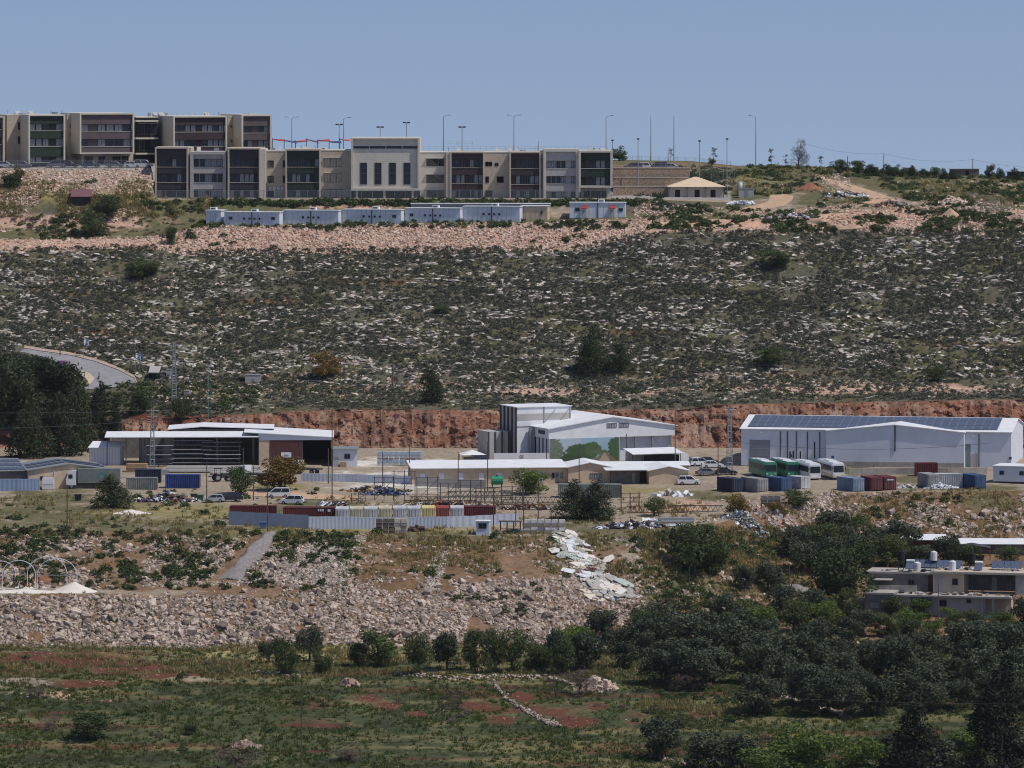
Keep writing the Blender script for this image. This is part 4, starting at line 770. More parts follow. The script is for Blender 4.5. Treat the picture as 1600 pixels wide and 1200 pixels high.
for i, (px, w, h, m_, lb) in enumerate([(1421,2.6,1.3,M_LGREY,'small grey shack in the skyline hedge'), (1508,7.0,1.7,M_DCONC,'long dark shack on the right skyline'), (1592,5,1.6,M_DMETAL,'dark shed at the right end of the skyline')]):
    f = Fac('shack', px, 1280, lb, 4, 'shack', sink=0.1); bx('body', m_, f.o, -w/2, w/2, 0, 3, 0, h); bx('roof', M_METAL, f.o, -w/2-0.3, w/2+0.3, -0.4, 3.3, h+0.003, h+0.1); bx('door', M_DARK, f.o, 0.1, 0.9, -0.03, 0, 0, h*0.8)
# ================================================================ yard buildings
def gable(f, x0, x1, y0, y1, h, rise, wall, roof, along='y', over=0.3, base=-0.3, name='wall'):
    """gabled shed body and roof; ridge along y (gable to the front) or along x"""
    if along == 'y':
        xm = (x0+x1)/2; MB().prism([(x0, base), (x1, base), (x1, h), (xm, h+rise), (x0, h)], 'y', y0, y1).build(name, wall, f.o)
        s = rise/(xm-x0); e = over
        MB().prism([(x0-e, h-e*s+0.01), (xm, h+rise+0.01), (x1+e, h-e*s+0.01), (x1+e, h-e*s+0.13), (xm, h+rise+0.13), (x0-e, h-e*s+0.13)], 'y', y0-over, y1+over).build('roof', roof, f.o)
    else:
        ym = (y0+y1)/2; MB().prism([(y0, base), (y1, base), (y1, h), (ym, h+rise), (y0, h)], 'x', x0, x1).build(name, wall, f.o)
        s = rise/(ym-y0); e = over
        MB().prism([(y0-e, h-e*s+0.01), (ym, h+rise+0.01), (y1+e, h-e*s+0.01), (y1+e, h-e*s+0.13), (ym, h+rise+0.13), (y0-e, h-e*s+0.13)], 'x', x0-over, x1+over).build('roof', roof, f.o)
# ---- warehouse with solar roof
f = Fac('warehouse', 1375, 0, 'long pale grey warehouse with solar panels along its roof', -11, py=728); o = f.o
x0, x1 = f.X(1160), f.X(1576); h = f.Z(673); D = 26; ye = 0
MB().prism([(0, -0.3), (D, -0.3), (D, h), (D/2, h+1.9), (0, h)], 'x', x0, x1).build('wall', M_WHITE2, o)
s = 1.9/(D/2); MB().prism([(-0.4, h-0.4*s+0.01), (D/2, h+1.91), (D+0.4, h-0.4*s+0.01), (D+0.4, h-0.4*s+0.14), (D/2, h+2.05), (-0.4, h-0.4*s+0.14)], 'x', x0-0.3, x1+0.3).build('roof', M_WHITE, o)
pm = MB().box(0, 1.58, -0.02, 0.02, 0, 3.4).mesh('solar_panel', M_SOLAR); fm = MB().box(-0.05, 1.63, -0.03, 0.01, -0.03, 0).box(-0.05, 1.63, -0.03, 0.01, 3.4, 3.43).box(-0.05, 0, -0.03, 0.01, 0, 3.4).box(1.58, 1.63, -0.03, 0.01, 0, 3.4).mesh('panel_frame', M_METAL)
sl_ = math.atan(s)
for r_ in range(3):
    for i in range(int((x1-x0-3)/1.7)):
        yy = 1.2+r_*3.7; q = inst('solar_panel', pm, o, (x0+1.2+i*1.7, yy, h+yy*s+0.28)); q.rotation_euler = (sl_-math.pi/2, 0, 0); inst('panel_frame', fm, q, (0, 0, 0))
xa, xb = f.X(1291, -2), f.X(1503, -2); MB().prism([(xa, -0.3), (xb, -0.3), (xb, h-0.1), ((xa+xb)/2, h+1.3), (xa, h-0.1)], 'y', -2, -0.02).build('wall', M_WHITE2, o)
MB().prism([(xa-0.2, h-0.09), ((xa+xb)/2, h+1.31), (xb+0.2, h-0.09), (xb+0.2, h+0.06), ((xa+xb)/2, h+1.46), (xa-0.2, h+0.06)], 'y', -2.3, 9).build('roof', M_WHITE, o)
bx('downpipe', M_DMETAL, o, (xa+xb)/2-0.12, (xa+xb)/2+0.12, -2.15, -2, 3.2, h+1.2)
bx('wall_base', M_CONC, o, xa, xb, -2.06, -2, -0.3, 1.0)
bx('roller_door', mat('door_grey', lin(140,144,152), 0.6, 0.06, 1), o, f.X(1173), f.X(1205), -0.06, 0, 0, f.Z(690))
for i in range(1, 8): bx('door_slat', M_LGREY, o, f.X(1173), f.X(1205), -0.09, -0.06, f.Z(690)*i/8-0.02, f.Z(690)*i/8+0.02)
for px in (1221, 1232, 1246, 1263, 1282): bx('wall_rib', M_DMETAL, o, f.X(px)-0.08, f.X(px)+0.08, -0.15, 0, 0, h-0.4)
for px in (1235, 1240, 1251, 1273): bx('window', M_GLASS, o, f.X(px), f.X(px+2), -0.05, 0, f.Z(718), f.Z(707 if px < 1270 else 692))
for px in (1527,): bx('wall_rib', M_DMETAL, o, f.X(px)-0.08, f.X(px)+0.08, -0.15, 0, 0, h-0.4)
bx('door', mat('door_green_grey', lin(120,130,134), 0.6, 0.06, 1), o, f.X(1504), f.X(1514), -0.08, 0, 0, f.Z(692)); bx('door', M_LGREY, o, f.X(1516), f.X(1524), -0.06, 0, 0, f.Z(707))
for px in (1232, 1299): bx('sign', M_BLUEP, o, f.X(px, -2), f.X(px+4, -2), -2.12 if px > 1290 else -0.08, -2.06 if px > 1290 else -0.02, f.Z(716), f.Z(712))
bx('sign', M_BLUEP, o, f.X(1573), f.X(1577), -0.1, -0.03, f.Z(715), f.Z(711))
for px, py in ((1190, 677), (1517, 678)): bx('wall_lamp', M_WHITE, o, f.X(px), f.X(px+4), -0.5, -0.02, f.Z(py+1.5), f.Z(py))
# low concrete wall in front
P = [G(1326, 742), G(1400, 741), G(1480, 741), G(1542, 740)]
o = empty('concrete_wall', P[0], 0, 'low pale concrete wall in front of the warehouse', 'wall'); m = MB()
for a, b in zip(P, P[1:]):
    a = a-P[0]; b = b-P[0]; d = (b-a).normalized(); n = Vector((-d.y, d.x, 0))*0.15
    m = MB(); m.add([a-n-Vector((0,0,.4)), b-n-Vector((0,0,.4)), b+n-Vector((0,0,.4)), a+n-Vector((0,0,.4)), a-n+Vector((0,0,1.3)), b-n+Vector((0,0,1.3)), b+n+Vector((0,0,1.3)), a+n+Vector((0,0,1.3))], [(0,3,2,1),(4,5,6,7),(0,1,5,4),(1,2,6,5),(2,3,7,6),(3,0,4,7)]); m.build('wall_section', M_CONC, o)
# ---- factory with mural
f = Fac('factory', 955, 0, 'tall white factory with a painted orchard mural on its front', 22, py=721); o = f.o; k = f.k
x0, x1 = f.X(857), f.X(1057); he = f.Z(668); hr = f.Z(652); zl = f.Z(683); D = 20
MB().prism([(x0, zl), (x1, zl), (x1, he), ((x0+x1)/2, hr), (x0, he)], 'y', 0, D).build('upper_wall', M_WHITE, o)
bx('wall', M_WHITE2, o, x0+0.3, x1-0.3, 1.2, D-0.2, -0.3, zl)
xm = (x0+x1)/2; s = (hr-he)/(xm-x0); MB().prism([(x0-0.3, he-0.3*s+0.01), (xm, hr+0.01), (x1+0.3, he-0.3*s+0.01), (x1+0.3, he-0.3*s+0.2), (xm, hr+0.2), (x0-0.3, he-0.3*s+0.2)], 'y', -0.4, D+0.3).build('roof', M_WHITE, o)
for px in (948, 967): window(o, f.X(px), f.Z(668.5), 2.2, 0.95, -0.03, 4, M_GLASSL)
for px in (968, 994, 1021, 1050): bx('column', M_METAL, o, f.X(px)-0.18, f.X(px)+0.18, 0.1, 0.5, -0.3, zl)
MB().tube((f.X(1021), 0.4, zl-0.2), (f.X(1045), 0.4, 1.5), 0.06).build('brace', M_METAL, o)
# left face: dark ribs, grille
for i in range(9): bx('wall_rib', M_DMETAL, o, x0-0.02+0.2, x0+0.32, 1.5+i*2.0, 1.9+i*2.0, -0.2, zl-0.05)
bx('grille', M_DMETAL, o, x0-0.06, x0, 2.0, 5.5, f.Z(677), f.Z(671)); bx('duct', M_METAL, o, x0-0.9, x0, 7.5, 8.6, 1.5, he-0.2)
# mural print: sky, dark hedges of trees and a pale track between them, painted on a panel
mx0, mx1 = f.X(859), f.X(967); nx, nz = 84, 30; V = []; CC = []
for j in range(nz+1):
    for i in range(nx+1):
        u, v = i/nx, j/nz; V.append((mx0+(mx1-mx0)*u, -0.06, -0.1+(zl+0.1)*v))
        c = np.array(lin(150,178,196)[:3])*(0.75+0.25*v)+0.06*(vnoise(u*7, v*5, 3)-0.5)
        c = np.where(u < 0.45, c*0.6+np.array(lin(196,200,202)[:3])*0.4, c)
        def blob(cx, cz, rx, rz, col):
            global c
            if ((u-cx)/rx)**2+((v-cz)/rz)**2 < 0.7+0.6*vnoise(u*30, v*18, 7): c = np.array(lin(*col)[:3])*(0.7+0.6*vnoise(u*60, v*30, 9))
        blob(0.05, 0.45, 0.14, 0.6, (104,116,100)); blob(0.45, 0.35, 0.24, 0.42, (62,84,52)); blob(0.62, 0.55, 0.12, 0.3, (76,98,60)); blob(0.99, 0.5, 0.15, 0.55, (66,92,56)); blob(0.3, 0.15, 0.16, 0.22, (52,72,46)); blob(0.72, 0.42, 0.12, 0.1, (84,104,70))
        if v < 0.38 and abs(u-0.79) < 0.02+0.5*(0.38-v): c = np.array(lin(124,106,90)[:3])*(0.8+0.4*vnoise(u*40, v*40, 2))
        if v < 0.38 and abs(u-0.79) < 0.01+0.22*(0.38-v): c = np.array(lin(166,150,132)[:3])
        CC.append((*c, 1))
me = bpy.data.meshes.new('mural'); me.from_pydata(V, [], [(j*(nx+1)+i, j*(nx+1)+i+1, (j+1)*(nx+1)+i+1, (j+1)*(nx+1)+i) for j in range(nz) for i in range(nx)])
ca = me.color_attributes.new('print', 'FLOAT_COLOR', 'POINT'); ca.data.foreach_set('color', np.array(CC, np.float32).ravel())
mm = bpy.data.materials.new('mural_print'); mm.use_nodes = True; vc = mm.node_tree.nodes.new('ShaderNodeVertexColor'); vc.layer_name = 'print'; mm.node_tree.links.new(vc.outputs[0], mm.node_tree.nodes['Principled BSDF'].inputs['Base Color']); mm.node_tree.nodes['Principled BSDF'].inputs['Roughness'].default_value = 0.7
me.materials.append(mm); link(bpy.data.objects.new('mural', me), o); bx('mural_board', M_WHITE2, o, mx0-0.1, mx1+0.1, -0.04, 1.2, -0.3, zl)
# tower behind the left of the hall
yt = 9; xa, xb = f.X(808, yt), f.X(893, yt); zt = f.Z(638); bx('tower', M_WHITE, o, xa, xb, yt, yt+9, -0.3, zt); bx('tower_roof', M_WHITE, o, xa-0.2, xb+0.2, yt-0.2, yt+9.2, zt+0.003, zt+0.15)
bx('tower_shade_sheet', M_LGREY, o, xa-0.05, xa, yt+0.02, yt+8.98, -0.2, zt-0.1)  # grey sheet paints the shade on the tower's left side
for i in range(5): bx('wall_rib', M_DMETAL, o, xa-0.3, xa-0.05, yt+0.1+i*2.1, yt+0.55+i*2.1, 0, zt-0.05)
bx('wall_rib', M_DMETAL, o, xa-0.3, xb, yt-0.04, yt, zt*0.63, zt*0.63+0.15)
for px in (850, 891): bx('wall_rib', M_METAL, o, f.X(px, yt)-0.12, f.X(px, yt)+0.12, yt-0.1, yt, 5, zt-0.05)
MB().tube((f.X(852, yt), yt-0.08, 8), (f.X(868, yt), yt-0.08, zt-0.6), 0.06).tube((f.X(889, yt), yt-0.08, zt-0.6), (f.X(875, yt), yt-0.08, 8), 0.06).build('brace', M_METAL, o)
bx('cladding_band', M_LGREY, o, xa+0.1, xb-0.1, yt-0.05, yt, zt-2.6, zt-1.3)
xa2 = f.X(797, yt); bx('annex', M_LGREY, o, xa-5.2, xa-0.32, yt+3, yt+9, -0.3, f.Z(676))
for i in range(4): bx('wall_rib', M_DMETAL, o, xa-5.3+i*1.5, xa-5.0+i*1.5, yt+2.85, yt+3, 0, f.Z(676)-0.05)
# white boundary wall before the factory
f = Fac('white_wall', 815, 0, 'white boundary wall with a small emblem before the factory', 4, py=727, cat='wall'); xa, xb = f.X(772), f.X(858); bx('wall_panel', M_WHITE, f.o, xa, xb, 0, 0.2, -0.3, f.Z(708))
for i in range(3): MB().tube((f.X(812+i*2.2), -0.03, f.Z(713.5)), (f.X(813.4+i*2.2), -0.03, f.Z(711)), 0.06, n=4).build('emblem_stroke', M_CHAR, f.o)
bx('emblem_stroke', M_CHAR, f.o, f.X(812), f.X(818), -0.04, -0.003, f.Z(715.6), f.Z(714.8))
# awning shed in front of the factory, right
f = Fac('lean_to_shed', 1025, 0, 'low lean-to shed with white roof against the factory', 20, py=729); xa, xb = f.X(988), f.X(1064); bx('wall', M_LGREY, f.o, xa, xb, 2.2, 4, -0.3, f.Z(707)); MB().prism([(-0.8, f.Z(709)), (4.6, f.Z(703)), (4.6, f.Z(702)), (-0.8, f.Z(708))], 'x', xa-0.3, xb+0.3).build('roof', M_WHITE, f.o)
for i in range(6): bx('post', M_DMETAL, f.o, xa+(xb-xa)*i/5-0.05, xa+(xb-xa)*i/5+0.05, 0, 0.1, -0.3, f.Z(709)); 
bx('shade_net', M_BLACK, f.o, xa+2.5, xb-0.3, 0.12, 0.16, 0.4, f.Z(711))
MB().tube((xb+1, 1, 1.4), (xb+1, 6, 1.4), 1.3, n=14).build('white_tank', M_WHITE, f.o)
# ---- beige low buildings
f = Fac('beige_building', 800, 0, 'long low beige building with white roof and gabled end wall', 6, py=757); xa, xb, xc = f.X(645), f.X(888), f.X(956); h = f.Z(732)
bx('wall', M_BEIGE, f.o, xa, xb, 1.2, 11, -0.3, h)
MB().prism([(0.6, h+0.004), (11.5, h+0.75), (11.5, h+0.9), (0.6, h+0.15)], 'x', xa-0.3, xb).build('roof', M_WHITE, f.o)
gable(f, xb, xc, 0, 11, h+0.1, 0.9, M_BEIGE, M_WHITE, 'y', 0.4, name='end_wall')
for px in (660, 690, 720, 752, 780, 815, 846): bx('wall_pilaster', M_WHITE2, f.o, f.X(px, 1.2)-0.5, f.X(px, 1.2)+0.5, 1.12, 1.2, 0.3, h-0.9)
window(f.o, f.X(922), f.Z(748.5), 2.3, 1.0, -0.04, 5, M_GLASSL)
for px in (862, 875): window(f.o, f.X(px, 1.2), 1.0, 0.6, 1.1, 1.16, 1); bx('door', M_METAL, f.o, f.X(868, 1.2), f.X(873, 1.2), 1.14, 1.2, 0, 2.1)
f = Fac('beige_building', 1016, 0, 'second beige gabled building beside the white parked cars', 8, py=757); xa, xb, xc = f.X(958), f.X(1014), f.X(1076); h = f.Z(735)
bx('wall', M_DCONC, f.o, xa, xb, 3, 10, -0.3, h); MB().prism([(0.2, h+0.004), (10.5, h+0.75), (10.5, h+0.9), (0.2, h+0.15)], 'x', xa-1.5, xb).build('roof', M_WHITE, f.o)
gable(f, xb, xc, 0, 12, h-0.1, 0.8, M_BEIGE, M_WHITE, 'y', 0.4, name='end_wall'); bx('door', M_DARK, f.o, f.X(1000, 3), f.X(1011, 3), 2.94, 3, 0, 2.3); bx('door', M_METAL, f.o, f.X(988, 3), f.X(993, 3), 2.94, 3, 0, 2.1)
f = Fac('beige_building', 930, 0, 'third low beige building with wide white roof behind the gabled ones', 3, py=741); xa, xb = f.X(815), f.X(1076); bx('wall', M_BEIGE, f.o, xa, xb, 0, 9, -0.3, 1.7); gable(f, xa, xb, -0.2, 9.2, 1.7, 0.4, M_WHITE2, M_WHITE, 'x', 0.4, 1.6, 'eaves_wall')
# ---- pipe workshop
f = Fac('workshop', 342, 0, 'open pipe workshop under a wide white roof', 2, py=727); o = f.o; k = f.k
xa, xb, xc = f.X(168), f.X(404), f.X(519); h = f.Z(683)
MB().box(xa, xb, 16, 16.3, -0.3, h).box(xa, xa+0.2, 5, 16, -0.3, h).build('back_wall', M_DCONC, o)
for px in (225, 262, 338, 395): MB().tube((f.X(px), 8, -0.3), (f.X(px), 8, h-0.2), 1.3 if px in (225, 262) else 0.3, n=12).build('silo_column', M_LGREY, o)
MB().prism([(-1, h), (9, h+0.45), (9, h+0.6), (-1, h+0.15)], 'x', xa-0.5, xb-0.02).build('roof', M_WHITE, o)
xh, zh = f.X(262, 9), f.Z(676); bx('hall_wall', M_DCONC, o, xh, xb+3, 9.2, 20, h+0.3, zh)
MB().prism([(xh-0.6, zh+0.004), (f.X(312, 9), zh+0.55), (xb+3, zh+0.1), (xb+3, zh+0.25), (f.X(312, 9), zh+0.7), (xh-0.6, zh+0.15)], 'y', 8.6, 20.4).build('hall_roof', M_WHITE, o)
for i in range(9): bx('post', M_DMETAL, o, xa+(xb-xa)*i/8-0.09, xa+(xb-xa)*i/8+0.09, -0.6, -0.4, -0.3, h-0.05)
h2 = f.Z(688); ht = f.Z(676); bx('wall', M_BEIGE, o, xb, f.X(421), 0, 18, -0.3, h2); bx('wall', M_DCONC, o, xb, xc, 17, 18, -0.3, h2); bx('wall', M_DCONC, o, xc-0.3, xc, 0, 17, -0.3, h2)
MB().prism([(xb, h2), (xc, h2), (xc, h2+0.5), (f.X(404), ht)], 'y', -0.1, 18).build('fascia', M_WHITE2, o)
MB().prism([(xb-3, ht+0.004), (xc+0.3, h2+0.504), (xc+0.3, h2+0.65), (xb-3, ht+0.15)], 'y', -0.4, 18.4).build('roof', M_WHITE, o)
dr = bx('sliding_door', mat('maroon_door', lin(98,62,62), 0.7, 0.15, 0.8), o, f.X(421), f.X(472), -0.05, 0.1, 0, h2-0.02)
for i in range(1, 10): bx('door_rib', M_RUST, dr, f.X(421)+i*0.66-0.03, f.X(421)+i*0.66+0.03, -0.09, -0.05, 0.05, h2-0.1)
sg = bx('sign', M_WHITE, o, f.X(439), f.X(455), -0.16, -0.1, f.Z(715), f.Z(707)); 
for i in range(2): bx('lettering', M_CHAR, sg, f.X(443+i), f.X(451-i), -0.18, -0.163, f.Z(711.5+i*1.6), f.Z(710.7+i*1.6))
bx('bay_shade_panel', M_DARK, o, f.X(473), xc-0.32, 14, 14.1, 0, h2-0.02); bx('partition', M_DCONC, o, f.X(472)-0.1, f.X(472)+0.1, 0.2, 16, -0.2, h2-0.02)  # dark panel paints the shade deep in the open bay
# ---- solar-roof building at left
f = Fac('solar_roof_building', 110, 0, 'beige gabled building with a solar roof at the far left', 14, py=763); xa, xb = f.X(46), f.X(168); h = f.Z(734)
gable(f, xa, xb, 0, 16, h, 1.1, M_BEIGE, M_METAL, 'y', 0.4); xl = xa-14; bx('wall', M_DCONC, f.o, xl, xa, 2, 14, -0.3, h-0.2); MB().prism([(1.5, h-0.19), (14.5, h+1.2), (14.5, h+1.35), (1.5, h-0.05)], 'x', xl-0.3, xa+0.1).build('roof', M_METAL, f.o)
pm = MB().box(0, 1.5, 0, 2.8, 0, 0.05).mesh('solar_panel', M_SOLAR)
for i in range(8):
    for r_ in range(3): q = inst('solar_panel', pm, f.o, (xl+0.4+i*1.7, 2.2+r_*4.0, h+0.02+(0.7+r_*4.0)*0.107)); q.rotation_euler = (0.107, 0, 0)
st = 1.1/((xb-xa)/2)
for i in range(8):
    for sd in (0, 1):
        x = xa+0.3+i*0.94 if sd == 0 else (xa+xb)/2+0.2+i*0.94; 
        if x+0.9 > xb: continue
        zz = h+ (x-xa)*st if sd == 0 else h+1.1-(x-(xa+xb)/2)*st
        q = inst('solar_panel', pm, f.o, (x, 3, zz+0.22), 0, (0.58, 1, 1)); q.rotation_euler = (0, -math.atan(st) if sd == 0 else math.atan(st), 0)
        q = inst('solar_panel', pm, f.o, (x, 8, zz+0.22), 0, (0.58, 1, 1)); q.rotation_euler = (0, -math.atan(st) if sd == 0 else math.atan(st), 0)
window(f.o, f.X(64), f.Z(748), 0.6, 0.6, -0.04, 1)
for px in (85, 128): bx('downpipe', M_WHITE2, f.o, f.X(px)-0.06, f.X(px)+0.06, -0.1, 0, -0.2, h)
# ---- small buildings of the yard
f = Fac('tin_shed', 163, 0, 'small white corrugated tin shed under the cypress trees', -6, py=727); xa, xb = f.X(139), f.X(187); h = f.Z(700)
bx('wall', M_WHITE2, f.o, xa, xb, 0, 5, -0.2, h); MB().prism([(-0.3, h+0.01), (5.3, h+0.9), (5.3, h+1.0), (-0.3, h+0.1)], 'x', xa-0.2, xb+0.2).build('roof', M_WHITE, f.o)
for i in range(20): bx('wall_rib', M_LGREY, f.o, xa+0.1+i*(xb-xa)/20, xa+0.18+i*(xb-xa)/20, -0.04, 0, 0, h-0.05)
f = Fac('site_office', 541, 0, 'small white flat-roofed office beside the workshop', 4, py=729); xa, xb = f.X(521), f.X(558); h = f.Z(702); bx('wall', M_WHITE2, f.o, xa, xb, 0, 6, -0.2, h); bx('roof', M_METAL, f.o, xa-0.3, xb+0.5, -0.6, 6.4, h+0.004, h+0.14); window(f.o, f.X(538), f.Z(717), 1.15, 1.0, -0.04, 2, M_GLASS); bx('door', M_LGREY, f.o, f.X(523), f.X(529), -0.05, 0, 0, 2.0)
for i in range(5): bx('step', M_WOOD, f.o, f.X(531), f.X(541), -1.6+i*0.3, -1.3+i*0.3, -0.1, 0.2+i*0.18)
f = Fac('canopy_shelter', 741, 0, 'small pavilion with pointed white roof left of the factory', 10, py=722); xa, xb = f.X(722), f.X(760); h = f.Z(711); z = h
MB().add([(xa, 0, z), (xb, 0, z), (xb, 5, z), (xa, 5, z), ((xa+xb)/2, 2.5, z+0.9)], [(0, 1, 4), (1, 2, 4), (2, 3, 4), (3, 0, 4), (3, 2, 1, 0)]).build('roof', M_WHITE, f.o)
for x in (xa+0.2, xb-0.2):
    for y in (0.2, 4.8): bx('post', M_DMETAL, f.o, x-0.06, x+0.06, y-0.06, y+0.06, -0.2, h)
bx('counter', M_DCONC, f.o, xa+0.5, xb-0.5, 0.6, 1.2, -0.1, 1.0)
f = Fac('white_trailer_house', 1570, 0, 'white prefab office on blocks at the right edge of the yard', -20, py=755); h = f.Z(729); xa, xb = f.X(1556), f.X(1600)+3
bx('body', M_WHITE2, f.o, xa-0.5, xb, 0, 6.5, 0.35, h); bx('roof', M_WHITE, f.o, xa-0.7, xb+0.2, -0.2, 6.7, h+0.004, h+0.15); bx('base_skirt', M_DMETAL, f.o, xa, xb-0.3, 0.3, 6, -0.3, 0.35)
for px in (1562, 1592): window(f.o, f.X(px), f.Z(742), 0.9, 0.8, -0.04, 2, M_GLASS)
# ---- concrete house at lower right
f = Fac('concrete_house', 1465, 0, 'grey concrete flat-roofed house among trees at lower right', -13, py=968, sink=0.2); o = f.o
bx('wall', M_DCONC, o, f.X(1353), f.X(1397), 0, 9, -0.6, f.Z(931)); bx('roof_slab', M_CONC, o, f.X(1352), f.X(1398), -0.2, 9.2, f.Z(931)+0.004, f.Z(928)); window(o, f.X(1361), f.Z(953), 1.7, 1.2, -0.04, 2); bx('window', M_DARK, o, f.X(1405, 2), f.X(1414, 2), 1.96, 2.0, f.Z(954), f.Z(944))  # darker concrete also puts the left block's shade into its colour
bx('wall', M_BEIGE, o, f.X(1397)+0.01, f.X(1420), 2, 9, -0.6, f.Z(935)); bx('yard_wall', M_DCONC, o, f.X(1397), f.X(1419), -1.5, -1.3, -0.6, f.Z(956)); 
bx('wall', M_LGREY, o, f.X(1420)+0.01, f.X(1534), 3, 10, -0.6, f.Z(935)); bx('roof_slab', M_CONC, o, f.X(1398)+0.02, f.X(1575), 1.6, 10.4, f.Z(935)+0.004, f.Z(932)); window(o, f.X(1470, 3), f.Z(950), 1.3, 1.1, 2.96, 2, M_GLASS); window(o, f.X(1512, 3), f.Z(944), 0.8, 0.7, 2.96, 1, M_GLASS)
bx('wall', M_BEIGE, o, f.X(1534)+0.01, f.X(1572), 5, 10, -0.6, f.Z(935)); bx('terrace_wall', M_CONC, o, f.X(1534), f.X(1570), 1.8, 2.0, -0.6, f.Z(960))
for px in (1534, 1551, 1571): bx('column', M_CONC, o, f.X(px, 2)-0.15, f.X(px, 2)+0.15, 2.05, 2.35, -0.6, f.Z(935))
# upper storey set back
ys = 8; bx('wall', M_DCONC, o, f.X(1362, ys), f.X(1466, ys), ys, ys+7, f.Z(932), f.Z(905)); bx('roof_slab', M_CONC, o, f.X(1360, ys), f.X(1468, ys), ys-0.3, ys+7.3, f.Z(905)+0.004, f.Z(902)); bx('door', M_RUST, o, f.X(1456, ys), f.X(1465, ys), ys-0.05, ys, f.Z(932), f.Z(905)); window(o, f.X(1425, ys), f.Z(922), 1.2, 0.9, ys-0.04, 2)
bx('balcony', M_CONC, o, f.X(1365, ys), f.X(1442, ys), ys-2.6, ys-2.4, f.Z(931), f.Z(921)); bx('shade_roof', M_CONC, o, f.X(1364, ys), f.X(1402, ys), ys-2.8, ys, f.Z(914), f.Z(912.5)); MB().tube((f.X(1382, ys), ys-2.6, f.Z(931)), (f.X(1382, ys), ys-2.6, f.Z(914)), 0.04).tube((f.X(1401, ys), ys-2.6, f.Z(931)), (f.X(1401, ys), ys-2.6, f.Z(914)), 0.04).build('post', M_DMETAL, o)
bx('wall', M_BEIGE, o, f.X(1466, ys)+0.02, f.X(1514, ys), ys-2, ys+7, f.Z(932), f.Z(901)); bx('wall', M_LGREY, o, f.X(1466, ys-2), f.X(1477, ys-2), ys-2.06, ys-2, f.Z(930), f.Z(902)); window(o, f.X(1492, ys-2), f.Z(919), 1.0, 1.15, ys-2.05, 2, M_GLASS)
bx('wall', M_DCONC, o, f.X(1514, ys)+0.02, f.X(1594, ys), ys+4, ys+7, f.Z(932), f.Z(901)); bx('wall', M_LGREY, o, f.X(1592, ys), f.X(1600, ys)+1, ys-1, ys+7, f.Z(932), f.Z(898)); bx('roof_slab', M_STONE, o, f.X(1468, ys)+0.02, f.X(1600, ys)+1.2, ys-2.6, ys+7.3, f.Z(901)+0.004, f.Z(897.5))
bx('door', M_LGREY, o, f.X(1550, ys), f.X(1558, ys), ys+3.94, ys+4, f.Z(932), f.Z(911)); MB().tube((f.X(1527, ys), ys-2, f.Z(932)), (f.X(1527, ys), ys-2, f.Z(901)), 0.06).build('post', M_DMETAL, o)
HOUSE = f; r_ = random.Random(5)
for i in range(26):
    px_ = r_.uniform(1400, 1575); w_ = r_.uniform(0.2, 0.9); bx('roof_clutter', r_.choice([M_DCONC, M_BLACK, M_CONC, M_WOOD, M_LGREY]), o, f.X(px_), f.X(px_)+w_, 2.2+r_.uniform(0, 2), 3.2+r_.uniform(0.2, 2.4), f.Z(932)+0.003*(i+1), f.Z(932)+r_.uniform(0.12, 0.4))
for i in range(20):
    px_ = r_.uniform(1365, 1590); z_ = f.Z(902 if px_ < 1466 else 897.5); bx('roof_clutter', r_.choice([M_DCONC, M_BLACK, M_CONC, M_LGREY]), o, f.X(px_, ys), f.X(px_, ys)+r_.uniform(0.2, 0.8), ys+r_.uniform(0, 1.2), ys+r_.uniform(1.5, 2.4), z_+0.003*(i+1), z_+r_.uniform(0.12, 0.4))
# ================================================================ vehicles
PAINT = {}
def paint(n, r, g, b):
    return PAINT.setdefault(n, mat('paint_'+n, lin(r, g, b), 0.35, 0.04, 1, spec=0.5))
P_WHITE, P_SILVER, P_BLACK, P_GREY, P_BLUE = paint('white', 224,226,228), paint('silver', 176,180,186), paint('black', 40,42,46), paint('grey', 116,118,124), paint('blue', 56,70,100)
M_LAMPG = mat('lamp_glass', lin(200,204,206), 0.2, 0.03, 2, spec=0.6); M_TAIL = mat('tail_lamp', lin(150,40,40), 0.3, 0.03, 2)
TYRE = MB().tube((0, -0.11, 0), (0, 0.11, 0), 0.33, n=14).mesh('tyre', M_BLACK); RIM = MB().tube((0, -0.13, 0), (0, 0.13, 0), 0.19, n=10).mesh('rim', M_METAL)
def wheels(o, xs, hw, r=0.33):
    for x in xs:
        for s in (-1, 1):
            w = inst('wheel', TYRE, o, (x, s*hw, r), 0, (r/0.33, 1.2 if r > 0.4 else 1, r/0.33)); inst('rim', RIM, w, (0, 0, 0))
CARP = {  # length, half width, height, belt, side outline of the lower body, greenhouse (bottom x0,x1, top x0,x1)
 'sedan': (4.5, 0.88, 1.46, 0.92, [(-2.25,.3),(-2.22,.7),(-2.1,.92),(-1.5,.95),(1.0,.92),(2.0,.76),(2.22,.6),(2.25,.3)], (-1.75,1.15,-1.05,0.35)),
 'suv': (4.6, 0.93, 1.72, 1.05, [(-2.28,.34),(-2.3,.8),(-2.2,1.06),(1.05,1.04),(2.05,.96),(2.28,.75),(2.3,.34)], (-2.12,1.25,-1.75,0.45)),
 'van': (4.5, 0.9, 1.85, 1.05, [(-2.25,.3),(-2.26,1.0),(-2.2,1.06),(1.3,1.02),(2.05,.86),(2.24,.6),(2.25,.3)], (-2.18,1.55,-2.02,0.75)),
 'hatch': (4.0, 0.86, 1.5, 0.94, [(-2.0,.3),(-2.02,.8),(-1.9,.96),(0.95,.93),(1.8,.76),(1.98,.55),(2.0,.3)], (-1.85,1.1,-1.4,0.3))}
CARM = {}
